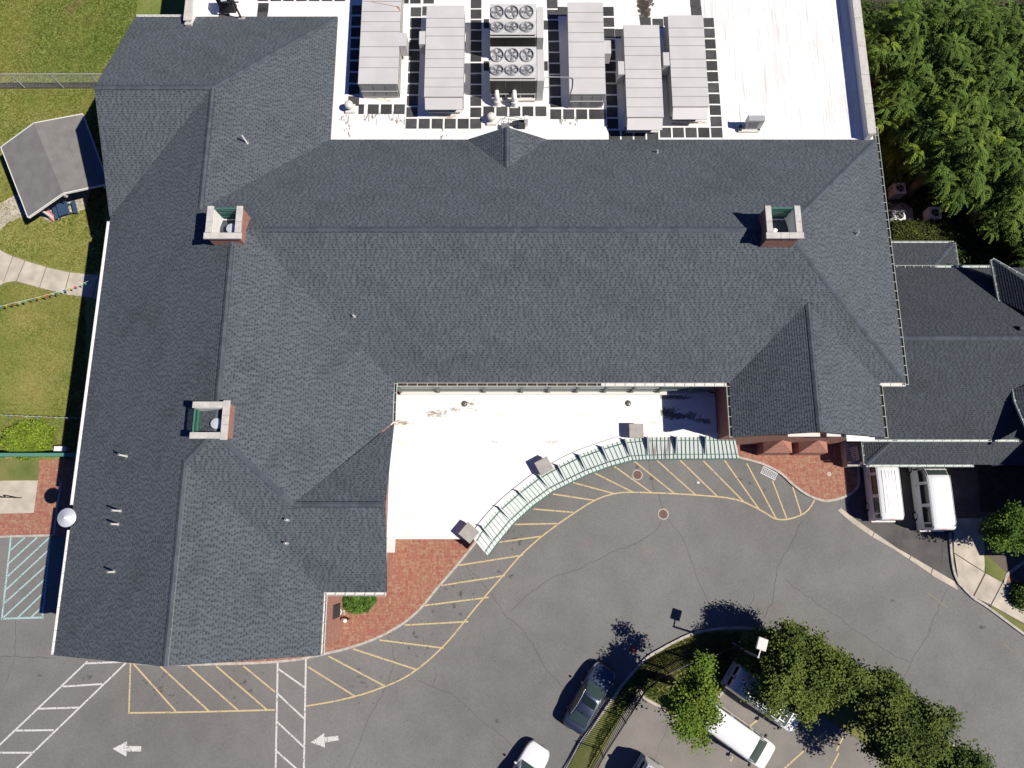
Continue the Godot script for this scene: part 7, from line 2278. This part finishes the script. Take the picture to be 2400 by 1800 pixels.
func greenery() -> void:
	M.spray = leaf_spray(3, 9, 0.17, 0.17)
	M.small_spray = leaf_spray(4, 9, 0.15, 0.12)
	M.frond = frond(6, 0.86)
	M.blades = blade_mesh()
	M.grass_spray = grass_spray()
	# the wood east of the school
	var wood := "leafy trees of the wood east of the school"
	var g := [Color(0.06, 0.105, 0.02), Color(0.115, 0.175, 0.032), Color(0.16, 0.22, 0.03)]
	var i := 0
	for q in [[Vector3(30.16, 8, -37), 3.4, "wood tree nearest the parapet at the photo's top edge"], [Vector3(34.38, 8.5, -37.68), 3.6, "wood tree at the photo's top edge, second from the parapet"], [Vector3(37.76, 8, -34.83), 3.4, "wood tree in the top right corner of the photo"], [Vector3(30.81, 6.5, -32.86), 2.9, "shaded wood tree beside the parapet's south end"], [Vector3(33.98, 8, -32.52), 3.3, "wood tree with yellow green top in the middle of the wood"], [Vector3(36.94, 7.5, -28.17), 3.4, "wood tree at the right edge, level with the dark ridge vent pipe"], [Vector3(32.56, 7.5, -27.83), 2.9, "large drooping wood tree above the single fan condenser"], [Vector3(37.28, 6, -25.6), 2.5, "southernmost wood tree, above the corner pavilion roof"], [Vector3(31.83, 3.6, -30.53), 2.1, "low dim tree in the wood's shade by the east wall"]]:
		var p: Vector3 = q[0]
		var rr: float = q[1]
		tree("wood_tree", q[2], Vector3(p.x, 0, p.z), Vector3(0, p.y - 1.4, 0), Vector3(rr, rr * 0.85, rr), int(40 + rr * 26), 9, 1, g, 300 + i * 7, wood, 0.9)
		i += 1
	# trees round the island and the inner lot
	var light := [Color(0.085, 0.15, 0.02), Color(0.15, 0.205, 0.03)]
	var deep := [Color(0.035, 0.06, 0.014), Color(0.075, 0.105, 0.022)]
	var isl := "trees on the planted island"
	var p1 := Vector3(11.74, 5, 10.43)
	tree("leafy_tree", "light green leafy tree on the island's corner, overhanging the plain white van", Vector3(p1.x - 0.5, 0.1, p1.z - 0.6), Vector3(0.5, 4.9, 0.6), Vector3(1.45, 1.3, 2.4), 34, 32, 0, light, 401, isl, 0.5)
	p1 = Vector3(19.36, 4, 8.54)
	tree("leafy_tree", "broad green tree over the ladder van, spreading onto the road", Vector3(p1.x, 0.1, p1.z), Vector3(0, 4.0, 0), Vector3(2.95, 1.7, 2.6), 84, 42, 0, [Color(0.06, 0.095, 0.02), Color(0.14, 0.175, 0.034)], 403, isl, 0.58)
	p1 = Vector3(17.22, 2.2, 7.68)
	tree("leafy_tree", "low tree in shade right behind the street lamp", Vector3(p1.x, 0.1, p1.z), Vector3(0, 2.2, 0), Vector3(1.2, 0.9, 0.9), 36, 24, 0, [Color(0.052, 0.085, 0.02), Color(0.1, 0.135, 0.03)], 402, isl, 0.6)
	p1 = Vector3(25.36, 4.3, 12.2)
	tree("leafy_tree", "large green tree near the bottom edge, between the road and inner lot", Vector3(p1.x, 0.1, p1.z), Vector3(0, 4.3, 0), Vector3(2.7, 1.9, 2.6), 84, 42, 0, [Color(0.058, 0.088, 0.02), Color(0.135, 0.165, 0.034)], 404, isl, 0.6)
	p1 = Vector3(24.82, 2, 10.42)
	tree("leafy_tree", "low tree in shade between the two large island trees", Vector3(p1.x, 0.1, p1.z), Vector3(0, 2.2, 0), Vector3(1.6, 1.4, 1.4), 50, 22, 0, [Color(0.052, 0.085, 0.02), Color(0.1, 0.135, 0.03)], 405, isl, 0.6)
	p1 = Vector3(29.66, 2.2, 14.83)
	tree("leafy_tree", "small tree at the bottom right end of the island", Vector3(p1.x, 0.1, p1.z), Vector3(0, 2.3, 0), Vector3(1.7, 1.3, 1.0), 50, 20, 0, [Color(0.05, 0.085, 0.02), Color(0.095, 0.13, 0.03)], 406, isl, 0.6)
	p1 = Vector3(34.87, 3, -0.52)
	tree("leafy_tree", "green tree beside the sidewalk, east of the high roofed van", Vector3(p1.x, 0.09, p1.z), Vector3(0, 3.0, 0), Vector3(1.45, 1.2, 1.2), 50, 32, 0, [Color(0.05, 0.1, 0.018), Color(0.1, 0.17, 0.022)], 407, "", 0.6)
	# the wood goes on past the right edge; its tall trees shade the ground behind the annex
	var kk := 0
	for q in [Vector3(46, 9.5, -22), Vector3(46.5, 10, -27), Vector3(47, 10, -33), Vector3(43.5, 6, -17.5), Vector3(40.5, 4.4, -22.5)]:
		tree("wood_tree", ["tall wood tree out of frame, right of the corner pavilion", "tall wood tree out of frame, level with the single fan condenser", "tall wood tree out of frame, at the wood's middle height", "wood tree out of frame, just behind the annex pavilion", "dim wood tree in deep shade above the small hip roof"][kk], Vector3(q.x, 0, q.z), Vector3(0, q.y - 1.5, 0), Vector3(3.4, 3.2, 3.4) if kk < 4 else Vector3(2.2, 1.8, 2.2), 150 if kk < 4 else 80, 9, 1, g, 700 + kk * 3, wood, 0.9)
		kk += 1
	ground_cover()
	# bushes
	var bp := Vector3(-36.75, 0.7, -7.33)
	bush("round_bush", "bright green round bush clipped off by the green fence", "bush", Vector3(bp.x, 0.03, bp.z), Vector3(1.85, 1.4, 1.4), 2400, [Color(0.12, 0.19, 0.02), Color(0.2, 0.26, 0.03)], 501, false)
	bp = Vector3(-11.12, 0.7, 4.48)
	bush("grassy_shrub", "green grassy shrub under the entrance wing's south eave", "shrub", Vector3(bp.x, 0.12, bp.z - 0.25), Vector3(1.15, 1.0, 0.95), 900, [Color(0.05, 0.12, 0.02), Color(0.11, 0.19, 0.035)], 502, false, "grass_spray", true)
	bp = Vector3(32.76, 1.3, -23.99)
	bush("clipped_hedge", "clipped olive green hedge between condensers and the small hip roof", "hedge", Vector3(bp.x, 0, bp.z), Vector3(2.35, 1.5, 0.75), 3400, [Color(0.045, 0.06, 0.016), Color(0.10, 0.115, 0.03)], 503, true)
	bp = Vector3(36.85, 0.8, 4.12)
	bush("dark_shrub", "dark shrub at the right edge beside the sidewalk", "shrub", Vector3(bp.x + 0.3, 0.1, bp.z), Vector3(0.9, 0.9, 0.9), 500, [Color(0.05, 0.085, 0.02), Color(0.085, 0.125, 0.03)], 504, false)
	tufts("lawn_grass", [v(-46.33, -49.09), v(-33.04, -49.09), v(-32.92, -38.12), v(-44.62, -38.12)], 0.02, 16000, [Color(0.10, 0.15, 0.024), Color(0.20, 0.20, 0.05)], 601)
	tufts("lawn_grass", [v(-44.17, -37.55), v(-34.31, -37.55), v(-33, -20.92), v(-34.37, -20.92), v(-37.19, -21.43), v(-41.11, -22.75), v(-41.96, -23.3)], 0.02, 14000, [Color(0.11, 0.15, 0.025), Color(0.21, 0.20, 0.05)], 602)
	tufts("lawn_grass", [v(-41.39, -19.65), v(-39.83, -20.15), v(-37.97, -19.65), v(-34.1, -18.78), v(-32.56, -6.77), v(-39.32, -6.25)], 0.02, 14000, [Color(0.13, 0.16, 0.028), Color(0.25, 0.23, 0.07)], 603)
	tufts("island_grass", [v(5.03, 16.11), v(5.83, 13.79), v(7.79, 10.35), v(9.53, 8.57), v(11.36, 7.47), v(13.86, 6.63), v(16.64, 6.54), v(15.18, 10), v(12.63, 12.4), v(11.15, 11.84), v(9.38, 10.8), v(9.1, 10.23), v(7.67, 12.15), v(6.11, 14.34)], 0.1, 7000, [Color(0.07, 0.11, 0.02), Color(0.15, 0.15, 0.04)], 604)

# long arching blades springing from one point
func grass_spray() -> ArrayMesh:
	var mb := MB.new()
	var r := RandomNumberGenerator.new()
	r.seed = 8
	for k in 9:
		var an := r.randf_range(-0.7, 0.7)
		var d := Vector3(sin(an), 0, cos(an))
		var t := Vector3(cos(an), 0, -sin(an)) * 0.018
		var l := r.randf_range(0.25, 0.45)
		var m := d * l * 0.5 + Vector3(0, l * 0.22, 0)
		var e := d * l + Vector3(0, -l * 0.05, 0)
		mb.tri(-t, m + t, t)
		mb.tri(-t, m - t, m + t)
		mb.tri(m - t, e, m + t)
	return mb.mesh()

# low ivy and seedlings on the floor of the wood
func ground_cover() -> void:
	var r := RandomNumberGenerator.new()
	r.seed = 55
	var xf := []
	var cols := []
	for k in 5200:
		var q := v(r.randf_range(26.8, 46), r.randf_range(-46, -20.4))
		if q.x < 33.5 and q.y > -26.5:
			continue
		xf.append(Transform3D(Basis.from_euler(Vector3(r.randf_range(-0.4, 0.4), r.randf() * TAU, r.randf_range(-0.4, 0.4))).scaled(Vector3.ONE * r.randf_range(0.7, 1.8)), Vector3(q.x, 0.12 + r.randf() * 0.25, q.y)))
		var g := r.randf_range(0.6, 1.2)
		cols.append(Color(0.055 * g, 0.095 * g, 0.022 * g))
	var mi := MultiMeshInstance3D.new()
	mi.name = "ivy_ground_cover"
	mi.multimesh = crown_mesh(xf, cols, M.spray)
	mi.material_override = leaf_mat()
	add_child(mi)
	tag(mi, "low dark ivy and seedlings covering the shaded floor of the wood", "ground cover")
	mi.set_meta("kind", "stuff")
